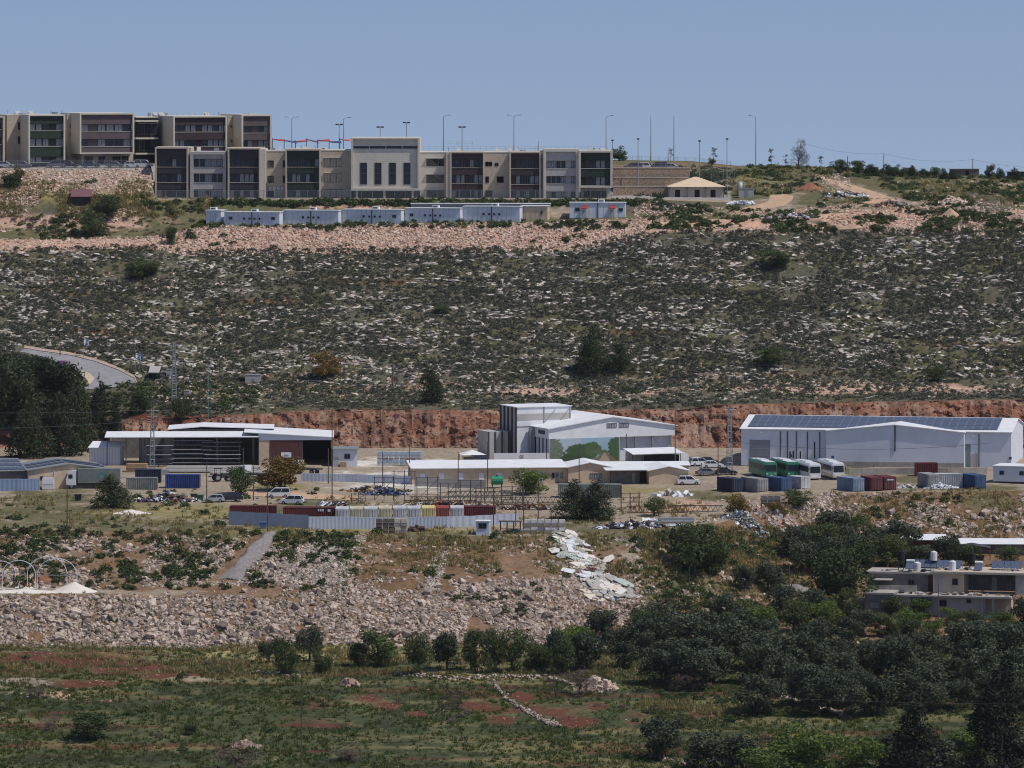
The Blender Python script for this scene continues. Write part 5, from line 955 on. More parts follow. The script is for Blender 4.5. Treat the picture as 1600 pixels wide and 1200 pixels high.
def car_meshes(kind, p):
    key = (kind, p.name)
    if key in CARM: return CARM[key]
    L, hw, ht, bl, prof, (a, b, c, d) = CARP[kind]; body = MB(); n = len(prof)
    ys = [(-hw+0.06, 0.0), (-hw, 0.02), (hw, 0.02), (hw-0.06, 0.0)]
    mid = sum(x for x, z in prof)/n
    inner = [(x*0.985, z if z < 0.5 else z) for x, z in prof]
    body.prism(prof, 'y', -hw, hw)
    body.prism([(c-0.02, ht-0.06), (d+0.02, ht-0.06), (d-0.15, ht), (c+0.12, ht)], 'y', -hw*0.8, hw*0.8)
    for s in (-1, 1):      # pillars
        for (xb, xt) in ((a, c), (b, d), ((a+b)/2-0.1, (c+d)/2-0.1)): body.tube((xb, s*(hw-0.07), bl), (xt, s*hw*0.8, ht-0.05), 0.045, n=4)
    g = MB(); t = hw*0.79; w = hw-0.05
    g.add([(a, -w, bl-0.02), (b, -w, bl-0.02), (b, w, bl-0.02), (a, w, bl-0.02), (c, -t, ht-0.055), (d, -t, ht-0.055), (d, t, ht-0.055), (c, t, ht-0.055)], [(0,3,2,1),(4,5,6,7),(0,1,5,4),(1,2,6,5),(2,3,7,6),(3,0,4,7)])
    hl = MB().box(L/2-0.16, L/2-0.02, -0.2, 0.2, 0.6, 0.74).mesh('headlight', M_LAMPG); tl = MB().box(-L/2-0.01, -L/2+0.1, -0.14, 0.14, 0.7, 0.92).mesh('tail_light', M_TAIL)
    bp = MB().box(L/2-0.05, L/2+0.06, -hw*0.9, hw*0.9, 0.28, 0.5).box(-L/2-0.06, -L/2+0.05, -hw*0.9, hw*0.9, 0.28, 0.5).mesh('bumper', M_BLACK if kind in ('suv', 'van') else p)
    CARM[key] = (body.mesh('body', p), g.mesh('windows', M_GLASS), hl, tl, bp); return CARM[key]
def car(px, py, rz, p, kind, label, group=None, Y=None):
    pos = GY(px, Y) if Y else G(px, py); o = empty('parked_car', pos, rz, label, 'car', group); L, hw = CARP[kind][:2]; bm_, g, hl, tl, bp = car_meshes(kind, p)
    inst('body', bm_, o, (0, 0, 0)); inst('windows', g, o, (0, 0, 0)); inst('bumper', bp, o, (0, 0, 0)); wheels(o, (-L*0.3, L*0.31), hw-0.1)
    for s in (-1, 1): inst('headlight', hl, o, (0, s*hw*0.68, 0)); inst('tail_light', tl, o, (0, s*hw*0.72, 0))
YC = 'cars standing in the yard'
for a in [(334,785,185,P_SILVER,'hatch','silver hatchback beside the black car by the bins'), (359,784,200,P_BLACK,'suv','black car parked right of the silver hatchback'), (435,777,182,P_WHITE,'van','white estate van on the dirt track below the tree'), (456,788,170,P_WHITE,'suv','white car half hidden above the container row'),
  (972,753,-25,P_WHITE,'suv','white off-road car in front of the beige buildings'), (954,751,-70,P_WHITE,'suv','white car half hidden beside the gabled end wall'), (1076,757,4,P_WHITE,'suv','white off-road car alone right of the beige buildings'),
  (1079,725,10,P_BLUE,'sedan','blue-grey car farthest left in the factory car park'), (1093,728,20,P_WHITE,'suv','white car second from left in the factory car park'), (1105,727,25,P_BLACK,'suv','dark car between the two white ones in the car park'), (1113,731,5,P_WHITE,'sedan','white saloon at the right of the factory car park'), (1134,742,5,P_BLACK,'sedan','black saloon left of the shipping containers'), (1105,743,15,P_GREY,'sedan','dark grey car behind the lone white off-road car')]:
    car(*a[:6], group=YC)
for px, c_, k_, l_ in [(8,P_SILVER,'sedan','silver car at far left above the stone wall'), (36,P_GREY,'hatch','grey hatchback second from left above the stone wall'), (88,P_GREY,'van','grey van parked above the stone wall'), (108,P_BLACK,'sedan','dark car right of the grey van above the wall'), (142,P_BLUE,'sedan','dark blue car above the plum-roofed hut'), (180,P_GREY,'sedan','grey saloon above the stone wall, right of the hut'), (224,P_WHITE,'van','white van parked at the right end of the stone wall'), (207,P_WHITE,'hatch','white hatchback left of the white van')]:
    car(px, 0, random.choice([0, 180]), c_, k_, l_, 'cars in the upper school car park', Y=1229)
for px, c_, k_, l_ in [(989,P_GREY,'suv','dark car left of the white one beyond the terrace walls'), (1002,P_WHITE,'suv','white car beyond the terrace walls on the skyline'), (1029,P_GREY,'van','grey van on the skyline beyond the terrace walls'), (1046,P_SILVER,'sedan','silver car rightmost beyond the terrace walls')]:
    car(px, 265, 175, c_, k_, l_, 'cars beyond the terrace walls')
# ---- buses
def bus(px, py, rz, p, p2, label):
    o = empty('coach', G(px, py), rz, label, 'bus', 'coaches by the warehouse'); L, hw, h = 11.5, 1.25, 3.35      # front towards local +x
    MB().prism([(-hw, .45), (hw, .45), (hw, 3.0), (hw-.25, 3.3), (-hw+.25, 3.3), (-hw, 3.0)], 'x', -L/2, L/2-0.25).prism([(-hw+.1, .5), (hw-.1, .5), (hw-.15, 2.9), (hw-.35, 3.15), (-hw+.35, 3.15), (-hw+.15, 2.9)], 'x', L/2-0.25, L/2).build('body', p, o)
    bx('lower_band', p2, o, -L/2-0.01, L/2-0.3, -hw-0.012, hw+0.012, 0.5, 1.1)
    bx('windscreen', M_GLASS, o, L/2-0.02, L/2+0.04, -1.02, 1.02, 1.5, 2.75); bx('bumper', p2, o, L/2-0.05, L/2+0.1, -1.1, 1.1, 0.45, 0.85)
    for i in range(6):
        for s in (-1, 1): bx('side_window', M_GLASS, o, -L/2+0.5+i*1.72, -L/2+2.1+i*1.72, s*hw-0.03, s*hw+0.03, 1.6, 2.7)
    bx('roof_unit', P_WHITE, o, -2.5, 1.5, -0.8, 0.8, 3.28, 3.5); bx('roof', P_WHITE, o, -L/2+0.1, L/2-0.35, -hw+.3, hw-.3, 3.303, 3.34)
    for s in (-1, 1): bx('headlight', M_LAMPG, o, L/2-0.02, L/2+0.05, s*0.85-0.18, s*0.85+0.18, 0.9, 1.12); MB().box(L/2+0.05, L/2+0.2, s*1.35-0.08, s*1.35+0.08, 2.0, 2.5).build('mirror', M_BLACK, o)
    bx('number_plate', P_WHITE, o, L/2+0.09, L/2+0.12, -0.28, 0.28, 0.6, 0.72); wheels(o, (-3.2, 3.6), hw-0.15, 0.5)
GR_ = paint('bus_green', 58,132,104); CR_ = paint('bus_cream', 206,186,158)
bus(1192, 744, -76, GR_, GR_, 'green coach with white roof, first from the left'); bus(1226, 744, -76, GR_, GR_, 'green coach standing between another green one and the white one'); bus(1261, 747, -77, P_WHITE, P_WHITE, 'white coach between the green and the cream ones'); bus(1298, 746, -78, P_WHITE, CR_, 'cream coach at the right end of the row')
# ---- containers
def container(px, py, L, rz, m, label, group='shipping containers', h=2.6, name='shipping_container'):
    o = empty(name, G(px, py), rz, label, 'container', group); hw = 1.22; b = MB(); n = int(L/0.36)
    for s in (-1, 1):
        pr = []
        for i in range(n):
            x = -L/2+0.1+(L-0.2)*i/n; d = (L-0.2)/n
            pr += [(x, s*hw), (x+d*0.35, s*hw), (x+d*0.5, s*(hw-0.07)), (x+d*0.85, s*(hw-0.07))]
        pr.append((L/2-0.1, s*hw))
        vs_ = [(x, y, 0.15) for x, y in pr]+[(x, y, h-0.1) for x, y in pr]; q = len(pr); b.add(vs_, [(i, i+1, q+i+1, q+i) for i in range(q-1)])
    b.box(-L/2+0.02, L/2-0.02, -hw+0.08, hw-0.08, 0.12, h-0.04); b.build('body', m, o)
    fr = MB()
    for x in (-L/2, L/2-0.14):
        for y in (-hw-0.02, hw-0.12): fr.box(x, x+0.14, y, y+0.14, 0, h)
    for y in (-hw-0.02, hw-0.12): fr.box(-L/2+0.14, L/2-0.14, y, y+0.14, 0.002, 0.16); fr.box(-L/2+0.14, L/2-0.14, y, y+0.14, h-0.12, h-0.002)
    fr.build('frame', m, o)
    for e in (-1, 1):
        for s in (-1, 1):
            d = bx('door', m, o, e*L/2-0.02 if e > 0 else -L/2-0.03, e*L/2+0.03 if e > 0 else -L/2+0.02, min(s*0.02, s*1.07), max(s*0.02, s*1.07), 0.18, h-0.14)
            MB().tube((e*(L/2+0.06), s*0.35, 0.2), (e*(L/2+0.06), s*0.35, h-0.16), 0.025, n=4).tube((e*(L/2+0.06), s*0.8, 0.2), (e*(L/2+0.06), s*0.8, h-0.16), 0.025, n=4).build('lock_bar', M_METAL, d)
    return o
K_NAVY, K_GREY, K_BLUE, K_LBLUE, K_RED, K_WH, K_CREAM, K_DB, K_GG = [mat('container_'+n_, lin(*c_), 0.6, 0.18, 0.7, col2=lin(*[int(v*0.78) for v in c_])) for n_, c_ in dict(navy=(52,60,82), grey=(164,164,166), blue=(66,92,134), lightblue=(132,156,182), red=(112,58,56), white=(206,208,210), cream=(214,204,176), deepblue=(56,80,142), greygreen=(142,148,142)).items()]
container(1141, 767, 6, -62, K_NAVY, 'navy container at the left end before the coaches'); container(1179, 767, 6, -60, K_GREY, 'grey container right of the navy one'); container(1216, 766, 6, -60, K_BLUE, 'blue container right of the grey one'); container(1248, 763, 4, -50, K_WH, 'plain white box right of the blue container', h=2.4)
container(1329, 766, 6, -62, K_LBLUE, 'light blue weathered container under the cream coach'); container(1362, 765, 6, -75, K_RED, 'dark red container touching the light blue one'); _c = container(1383, 764, 6, -75, K_RED, 'dark red container with white marks, right of the other red one'); [bx('lettering', P_WHITE, _c, 3.09, 3.12, -0.6+q*0.32, -0.36+q*0.32, 1.95, 2.2) for q in range(4)]; container(1447, 743, 4.4, 0, K_RED, 'dark red container before the low concrete wall')
container(1451, 761, 6, -75, K_GREY, 'grey container left of the white one'); container(1482, 761, 5.4, -5, K_WH, 'white container behind the white rubble heap'); container(1520, 762, 6, -65, K_BLUE, 'blue container right of the white one')
container(286, 762, 6.6, -3, K_DB, 'bright blue container near the rubbish heap'); container(222, 764, 6, 0, K_GG, 'grey-green corrugated container left of the bright blue one', h=2.3); container(232, 754, 5, 0, K_NAVY, 'black container behind the grey-green one')
container(922, 777, 12.2, -2, K_GG, 'long grey-green container behind the two pines')
container(396, 812, 8.6, -1, K_RED, 'dark red container behind the left of the long fence'); _c = container(484, 814, 9.6, -2, K_RED, 'dark red container with white marks behind the fence'); [bx('lettering', P_WHITE, _c, 1.6+q*0.4, 1.85+q*0.4, -1.27, -1.24, 1.9, 2.3) for q in range(3)]; bx('lettering', P_WHITE, _c, 3.4, 3.9, -1.27, -1.24, 1.85, 2.25)
for i, (m_, l_) in enumerate([(K_WH,'white container end, first after the red pair'), (K_CREAM,'cream container end, second after the red pair'), (K_WH,'white container end, third after the red pair'), (K_CREAM,'cream container end, fourth after the red pair'), (K_WH,'white container end, fifth after the red pair'), (K_WH,'white container end left of the yellow one'), (mat('container_yellow', lin(214,196,130), 0.6, 0.15, 0.7),'yellow container end in the fenced row'), (mat('container_rust', lin(150,70,56), 0.6, 0.15, 0.7),'rust-red container end in the fenced row'), (K_WH,'white container end at the right of the fenced row')]):
    container(535+i*22.4, 815-i*0.3, 6, -89, m_, l_, 'containers end-on behind the long fence')
container(745, 806, 7, -2, K_RED, 'low dark red container right of the fenced row', h=1.9)
# ---- lorry, tractor, white truck
o = empty('lorry', G(146, 763), 182, 'white lorry with a long grey-green box trailer', 'truck')
bx('trailer', mat('lorry_box', lin(120,128,126), 0.6, 0.12, 0.6), o, -5.2, 3.0, -1.25, 1.25, 1.1, 3.9); MB().prism([(3.3, .7), (5.2, .7), (5.25, 1.9), (4.9, 3.1), (4.3, 3.5), (3.3, 3.6)], 'y', -1.2, 1.2).build('cab', P_WHITE, o); bx('windscreen', M_GLASS, o, 5.0, 5.14, -1.05, 1.05, 2.0, 2.9); bx('side_window', M_GLASS, o, 4.0, 4.8, -1.23, 1.23, 2.0, 2.8); bx('chassis', M_DMETAL, o, -5, 5, -0.6, 0.6, 0.6, 1.1); wheels(o, (-4, -2.8, 4.2), 1.05, 0.5)
for s_ in (1,):
    m = MB(); 
    for i in range(9):
        a0, a1 = math.pi*i/9, math.pi*(i+1)/9; c_ = lambda a, r_: (-1.6+math.cos(a)*r_, 1.262, 2.3+math.sin(a)*r_)
        m.quad(c_(a0, 0.9), c_(a1, 0.9), c_(a1, 0.55), c_(a0, 0.55))
    m.build('emblem', mat('teal_print', lin(66,130,138), 0.6, 0.05, 2), o)
o = empty('tractor', G(344, 752), 20, 'dark tractor loader standing before the pipe stacks', 'tractor'); bx('hood', M_DMETAL, o, 0.2, 2.0, -0.4, 0.4, 0.7, 1.5); MB().box(-1.0, 0.2, -0.6, 0.6, 0.8, 1.3).tube((-1, -.6, 1.3), (-1, -.6, 2.5), .05).tube((-1, .6, 1.3), (-1, .6, 2.5), .05).tube((.2, -.6, 1.3), (.2, -.6, 2.5), .05).tube((.2, .6, 1.3), (.2, .6, 2.5), .05).box(-1.1, .3, -.7, .7, 2.5, 2.6).build('cab', M_BLACK, o); MB().tube((1, -.5, 1.2), (2.8, -.5, .6), .08).tube((1, .5, 1.2), (2.8, .5, .6), .08).box(2.7, 3.1, -.8, .8, .3, .9).build('loader_arm', M_DMETAL, o); wheels(o, (-0.7,), 0.8, 0.75); wheels(o, (1.5,), 0.65, 0.45)
for (px, py, l_) in ((388, 748, 'white truck cab behind the trees before the workshop'), (470, 740, 'white truck cab in front of the dark workshop bay')):
    o = empty('truck', G(px, py), 150, l_, 'truck'); MB().prism([(0, .6), (1.9, .6), (2.0, 1.6), (1.5, 2.6), (0, 2.7)], 'y', -1.1, 1.1).build('cab', P_WHITE, o); bx('flat_bed', M_DMETAL, o, -4.5, -0.1, -1.15, 1.15, 0.9, 1.2); bx('windows', M_GLASS, o, 0.7, 1.5, -1.13, 1.13, 1.6, 2.3); bx('windscreen', M_GLASS, o, 1.72, 1.86, -0.95, 0.95, 1.7, 2.3); wheels(o, (-3.2, 1.1), 1.0, 0.48)
# ================================================================ poles, lamps, pylons, wires
M_POLE = mat('pole_wood', lin(96,84,74), 0.9, 0.2, 3); M_POLEG = mat('pole_green', lin(96,140,132), 0.7, 0.1, 2)
def lamp(px, Y, top, kind, label):
    p = GY(px, Y); h = p.z*0+(HY+F*(CZ-p.z)/Y-top)*Y/F; o = empty('street_lamp', p, 0, label, 'street lamp', 'street lamps on the skyline'); MB().tube((0, 0, -0.3), (0, 0, h), 0.13, 0.07, 7).build('pole', M_METAL, o)
    for s in ((-1, 1) if kind in ('double', 'flood') else ((1,) if kind == 'right' else (-1,) if kind == 'left' else ())):
        if kind == 'flood': bx('lamp_head', M_DMETAL, o, min(s*0.1, s*0.9), max(s*0.1, s*0.9), -0.2, 0.2, h-0.1, h+0.25); continue
        MB().tube((0, 0, h-0.1), (s*0.5, 0, h+0.28), 0.055, 0.05, 5).tube((s*0.5, 0, h+0.28), (s*1.2, 0, h+0.35), 0.05, n=5).build('arm', M_METAL, o); bx('lamp_head', M_DMETAL, o, min(s*1.1, s*1.8), max(s*1.1, s*1.8), -0.15, 0.15, h+0.28, h+0.42)
    if kind == 'top': bx('lamp_head', M_DMETAL, o, -0.3, 0.3, -0.2, 0.2, h-0.05, h+0.3)
for a in [(456,1262,185,'double','double-armed lamp left of the red shade sails'), (530,1250,195,'flood','short flood lamp right beside the shade sails'), (537,1262,186,'right','curved single-arm lamp above the shade sails'), (594,1262,199,'flood','flood lamp above the left of the cream centre block'), (635,1262,192,'flood','flood lamp above the right of the cream centre block'), (693,1268,182,'right','tall lamp right of the cream centre block'), (722,1262,199,'flood','short flood lamp right of the tall one'), (803,1268,182,'double','double-armed lamp above the brown school bays'), (947,1268,183,'right','tall lamp at the right end of the school'), (841,1262,220,'none','thin bare post above the school roof'), (957,1240,220,'top','small lamp at the right corner of the school'),
   (997,1233,218,'top','lamp post left of the tan pavilion'), (1093,1236,221,'top','lamp post right behind the tan pavilion roof'), (1136,1228,218,'top','lamp post at the right of the tan pavilion'), (1017,1285,182,'none','bare pole on the skyline, left of two'), (1053,1285,181,'none','bare straight pole on the skyline, right of two'), (1181,1285,183,'left','last tall lamp on the bare right skyline'), (1044,1280,232,'none','short thin post between the bare skyline poles')]: lamp(*a)
def pole(px, py, top, label, r=0.11, m=None, arm=0, name='utility_pole', group=None, Y=None):
    p = GY(px, Y) if Y else G(px, py); h = (HY+F*(CZ-p.z)/p.y-top)*p.y/F; o = empty(name, p, 0, label, 'pole', group); MB().tube((0, 0, -0.4), (0, 0, h), r, r*0.7, 6).build('shaft', m or M_POLE, o)
    if arm: MB().tube((-arm, 0, h-0.4), (arm, 0, h-0.4), 0.06, n=5).build('crossarm', m or M_POLE, o); [MB().tube((x, 0, h-0.34), (x, 0, h-0.1), 0.05, n=5).build('insulator', M_DMETAL, o) for x in (-arm*0.9, 0, arm*0.9)]
    o['h'] = h; return o
def lattice(px, py, top, w, label):
    p = G(px, py); h = (HY+F*(CZ-p.z)/p.y-top)*p.y/F; o = empty('lattice_pylon', p, 15, label, 'pylon'); m = MB(); n = int(h/1.2)
    c = lambda i, q: Vector(((-1, 1, 1, -1)[q]*(w*(1-0.55*i/n)), (-1, -1, 1, 1)[q]*(w*(1-0.55*i/n)), h*i/n))
    for q in range(4): m.tube(c(0, q)-Vector((0, 0, .4)), c(n, q), 0.07, 0.05, 4)
    m.build('legs', M_METAL, o); m = MB()
    for i in range(n):
        for q in range(4): m.tube(c(i, q), c(i+1, (q+1) % 4), 0.035, n=4); m.tube(c(i, q), c(i, (q+1) % 4), 0.03, n=4)
    m.build('bracing', M_METAL, o); MB().tube((-1.3, 0, h-0.5), (1.3, 0, h-0.5), 0.06, n=4).tube((-1, 0, h-1.6), (1, 0, h-1.6), 0.05, n=4).build('crossarm', M_METAL, o); return o
lattice(272, 626, 536, 0.55, 'lattice pylon on the slope below the road'); lattice(238, 748, 638, 0.5, 'lattice pylon in front of the pipe workshop'); lattice(1140, 742, 636, 0.55, 'lattice pylon left of the long warehouse')
for a in [(325,690,572,'tall pale green pole above the workshop roof',0.1,M_POLEG), (313,700,590,'thin grey pole left of the green one'), (287,640,560,'thin wooden pole right of the roadside pylon'), (105,822,757,'wooden pole in front of the lorry',), (323,790,725,'wooden pole beside the green bins'), (418,830,757,'wooden pole before the left of the long fence'), (396,782,728,'wooden pole between the dark bush and the broad tree'), (380,750,700,'wooden pole before the pipe stacks'), (513,756,700,'short pole beside the workshop corner'), (519,796,640,'tallest wooden pole before the workshop corner'),
  (598,760,704,'wooden pole below the blue pallets'), (640,752,696,'wooden pole right of the blue pallets'), (716,765,706,'wooden pole before the long beige wall'), (762,768,690,'wooden pole left of the factory boundary wall'), (788,722,676,'grey pole before the factory tower'), (854,728,700,'black pole at the end of the white boundary wall'), (905,760,702,'dark pole before the beige end wall'), (979,722,678,'grey pole before the factory front'), (1055,735,641,'tall grey pole at the right end of the factory'), (1122,762,690,'wooden pole beside the navy container'), (771,828,766,'dark pole beside the white booth'), (806,822,770,'thin pole before the right end of the fence'), (818,826,752,'brown pole left of the white bales'), (841,812,750,'thin dark pole above the white bales'),
  (1224,602,505,'tall wooden pole alone on the right hillside'), (1458,592,540,'short pole low on the right hillside'), (613,602,560,'short pole in the middle foot of the hillside'), (1350,880,812,'pole among trees above the concrete house'), (1233,932,872,'dark pole beside the gravel mound'), (1077,914,884,'short dark post before the large embankment tree'), (1466,976,912,'dark pole in front of the concrete house'), (471,1215,1048,'thin tall grey pole in the green field'), (1549,726,690,'dark pole at the right end of the warehouse'), (1381,282,240,'skyline power pole, middle one'), (1520,284,248,'skyline power pole, right one'), (1324,274,244,'short thin post in the skyline hedge'), (94,556,522,'thin roadside pole at the purple board'), (21,570,540,'dark post left of the asphalt road')]:
    pole(*a)
def wire(a, b, sag, label, r=0.02):
    a = Vector(a); b = Vector(b); m = MB(); n = 16; o = empty('power_line', a, 0, label, 'cable'); q = [a.lerp(b, i/n)-a-Vector((0, 0, sag*4*(i/n)*(1-i/n))) for i in range(n+1)]
    for u, v in zip(q, q[1:]): m.tube(u, v, r, n=4, cap=False)
    m.build('wire', M_DMETAL, o)
def sky_pt(px, py, Y): return Vector(((px-800)/F*Y, Y, CZ-(py-HY)/F*Y))
wire(sky_pt(1250,222,1284), sky_pt(1381,240,1283), 1.0, 'sagging wire from the bare thorn tree to the middle pole'); wire(sky_pt(1381,240,1283), sky_pt(1520,249,1283), 1.1, 'sagging wire between the middle and right skyline poles'); wire(sky_pt(1520,249,1283), sky_pt(1660,262,1280), 0.8, 'wire running out of the photo from the right skyline pole')
wire(sky_pt(-60,644,1000), sky_pt(238,640,1015), 0.4, 'upper wire at left reaching the workshop pylon', 0.03); wire(sky_pt(-60,670,1000), sky_pt(238,656,1015), 0.4, 'lower wire at left reaching the workshop pylon', 0.03); wire(sky_pt(1140,690,1025), sky_pt(1549,692,1012), 1.4, 'sagging wire across the warehouse front', 0.03)
wire(sky_pt(471,1051,790), sky_pt(1100,1082,800), 1.0, 'thin wire from the field pole across the meadow', 0.02); wire(sky_pt(1200,1090,700), sky_pt(1700,1100,700), 0.3, 'pale wire before the dark cypresses', 0.02)
# ---- shade sails on the skyline
f = Fac('shade_sails', 487, 1256, 'red and purple shade sails on thin posts behind the school', 0, 'canopy'); cols = [mat('sail_'+n_, lin(*c_), 0.8, 0.1, 1) for n_, c_ in dict(red=(178,66,70), blue=(70,84,124), pink=(188,108,112), purple=(110,74,110)).items()]
for i in range(7):
    xa, xb = f.X(426+i*17.5), f.X(446+i*17.5); za, zb_ = f.Z(217+(i % 3)*2), f.Z(221+(i % 2)*3); y_ = i % 3*1.5
    MB().add([(xa, y_, za), (xb, y_+0.3, zb_), (xb-0.4, y_+3.5, zb_+0.5), (xa+0.3, y_+3.2, za-0.3), (xa, y_, za-0.06), (xb, y_+0.3, zb_-0.06), (xb-0.4, y_+3.5, zb_+0.44), (xa+0.3, y_+3.2, za-0.36)], [(0,1,2,3),(7,6,5,4),(0,4,5,1),(1,5,6,2),(2,6,7,3),(3,7,4,0)]).build('sail', cols[i % 4], f.o)
    MB().tube((xa, y_, -0.5), (xa, y_, za+0.2), 0.09, n=6).build('post', M_DMETAL, f.o)
# ================================================================ road, flags, roadside signs
def strip(name, up, lo, m, dz, n=36, w=8, label=None, cat=None, kind='structure', bulge=0.0):
    U = np.array(up, float); Lw = np.array(lo, float); t = np.linspace(0, 1, n); V = []
    fi = lambda A, t: np.stack([np.interp(t, np.linspace(0, 1, len(A)), A[:, 0]), np.interp(t, np.linspace(0, 1, len(A)), A[:, 1])], 1)
    a, b = fi(U, t), fi(Lw, t)
    for j in range(w+1):
        s = j/w; q = a*(1-s)+b*s+(np.stack([(vnoise(t*9, t*0+s*5, 3)-0.5)*9, (vnoise(t*7+4, t*0+s*4, 6)-0.5)*4], 1) if bulge else 0); X, Y, Z, ok = hit(q[:, 0], q[:, 1]); e = dz+bulge*math.sin(math.pi*s)*np.minimum(1, 4*np.minimum(t, 1-t)+0.15)
        V.append(np.stack([X, Y, Z+e+((vnoise(t*26, t*0+s*14, 8)-0.5)*0.35*math.sin(math.pi*s) if bulge else 0)], 1))
    V = np.concatenate(V); me = bpy.data.meshes.new(name); me.from_pydata(V.tolist(), [], [(j*n+i, j*n+i+1, (j+1)*n+i+1, (j+1)*n+i) for j in range(w) for i in range(n-1)])
    me.materials.append(m); me.update(); me.polygons.foreach_set('use_smooth', [True]*len(me.polygons)); o = link(bpy.data.objects.new(name, me)); tag(o, label, cat, kind=kind); return o
M_ASPH = mat('asphalt', lin(146,144,146), 0.9, 0.12, 0.6)
strip('road', UPE, LOE, M_ASPH, 0.10, label='asphalt road bending out of sight at left', cat='road')
strip('kerb', [(x, y-1.6) for x, y in UPE], UPE, mat('kerb', lin(176,164,154), 0.9, 0.2, 3), 0.22, w=2, label='pale kerb along the upper side of the road', cat='kerb')
strip('pavement', [(x, y-4.5) for x, y in UPE], [(x, y-1.7) for x, y in UPE], mat('pavement', lin(180,156,134), 0.9, 0.15, 1), 0.16, w=2, label='tan footpath along the upper side of the road', cat='footpath')
strip('verge', [(128,580),(140,584),(148,592),(142,600)], [(122,584),(132,590),(138,597),(134,602)], mat('verge_sand', lin(198,182,158), 0.9, 0.15, 1), 0.14, n=12, w=3, label='pale sandy verge inside the road bend', cat='verge')
def ground_sheet(name, up, lo, label, m, dz=0.05): return strip(name, up, lo, m, dz, 24, 4, label, 'track')
M_TRACK = mat('dirt_track', lin(192,162,134), 0.95, 0.18, 0.8)
ground_sheet('dirt_track', [(1276,272),(1300,281),(1335,290),(1358,297),(1385,306),(1408,315)], [(1276,276),(1296,286),(1322,296),(1345,305),(1352,316),(1340,322)], 'tan dirt track down the right hilltop', M_TRACK)
ground_sheet('dirt_track', [(1146,329),(1175,322),(1200,315),(1204,305),(1222,303)], [(1150,334),(1190,328),(1225,322),(1238,313),(1240,306)], 'tan dirt track below the tan pavilion', M_TRACK)
ground_sheet('dirt_track', [(380,768),(440,766),(500,771),(560,776)], [(382,774),(440,779),(500,780),(560,782)], 'tan dirt track where the white van stands', M_TRACK)
ground_sheet('ramp', [(1020,314),(1032,320),(1046,330)], [(1028,314),(1044,321),(1066,332)], 'grey ramp below the tan pavilion', M_ASPH)
def flag(px, py, top, rz, label):
    p = G(px, py); k = p.y/F; h = (py-top)*k; o = empty('flag', p, rz, label, 'flag', 'flags by the road'); MB().tube((0, 0, -0.3), (0, 0, h), 0.05, n=5).build('pole', M_METAL, o)
    nx = 8; w, hh = 1.15, 1.5
    def band(z0, z1, dy, name, m, par, x0=0.05, x1=None):
        mb = MB(); x1 = x1 or w; q = [(x0+(x1-x0)*i/nx) for i in range(nx+1)]; yy = lambda x: 0.14*math.sin(x*4)+dy; dr = lambda x: -0.35*x
        for a, b in zip(q, q[1:]): mb.quad((a, yy(a), h-z1+dr(a)), (b, yy(b), h-z1+dr(b)), (b, yy(b), h-z0+dr(b)), (a, yy(a), h-z0+dr(a)))
        return mb.build(name, m, par)
    c = band(0.05, hh, 0, 'cloth', P_WHITE, o)
    for s in (-0.012, 0.012):
        band(0.22, 0.36, s, 'stripe', M_BLUEP, c); band(1.18, 1.32, s, 'stripe', M_BLUEP, c)
        mb = MB()
        for u in (0, 1):
            pts = [Vector((0.75+0.27*math.sin(math.pi*u+2.094*i), 0, -0.78-0.26+0.27*math.cos(math.pi*u+2.094*i))) for i in range(3)]
            for i in range(3): a, b = pts[i], pts[(i+1) % 3]; ya = 0.14*math.sin(3)+s*1.3; mb.tube((a.x, ya, h+a.z), (b.x, ya, h+b.z), 0.028, n=4)
        mb.build('star', M_BLUEP, c)
flag(212, 585, 551, 10, 'left white flag with blue stripes and star by the road'); flag(218, 583, 550, -30, 'right white flag with blue stripes and star by the road'); flag(131, 560, 528, 15, 'lone white and blue flag at the back of the road')
f = Fac('purple_board', 97, 0, 'purple printed board standing by the road', 0, 'sign', py=574); bx('board', mat('purple_print', lin(128,100,168), 0.6, 0.15, 2, col2=lin(190,120,120)), f.o, -0.95, 0.95, -0.04, 0.04, 0.3, 1.5); [bx('post', M_DMETAL, f.o, x-0.05, x+0.05, 0.05, 0.15, -0.3, 1.4) for x in (-0.7, 0.7)]
f = Fac('bus_shelter', 241, 0, 'grey roofed dark shelter right of the flags', -8, 'shelter', py=594); bx('back_wall', M_DARK, f.o, -1.2, 1.2, 1.2, 1.3, 0, 2.4); MB().prism([(-0.6, 1.5), (1.6, 2.8), (1.6, 3.0), (-0.6, 1.7)], 'x', -1.2, 1.2).build('roof', M_LGREY, f.o); [bx('side_wall', M_CHAR, f.o, x-0.06, x+0.06, 0, 1.2, 0, 1.9) for x in (-1.15, 1.15)]; bx('bench', M_DMETAL, f.o, -1, 1, 0.7, 1.15, 0.4, 0.5)
for px, py, l_ in ((264, 590, 'grey transformer cabinet beside the roadside pylon'), (291, 618, 'small grey cabinet below the roadside pylon'), (395, 598, 'long pale concrete box at the foot of the hillside')):
    f = Fac('cabinet', px, 0, l_, 0, 'cabinet', py=py); w_ = 1.7 if px == 395 else 0.6; bx('body', M_LGREY, f.o, -w_, w_, 0, 1.2, 0, 1.7 if px != 291 else 1.0); bx('lid', M_CONC, f.o, -w_-0.08, w_+0.08, -0.08, 1.28, 1.703 if px != 291 else 1.003, 1.8 if px != 291 else 1.1); bx('door', M_METAL, f.o, -0.3, 0.3, -0.03, 0, 0.2, 0.9)
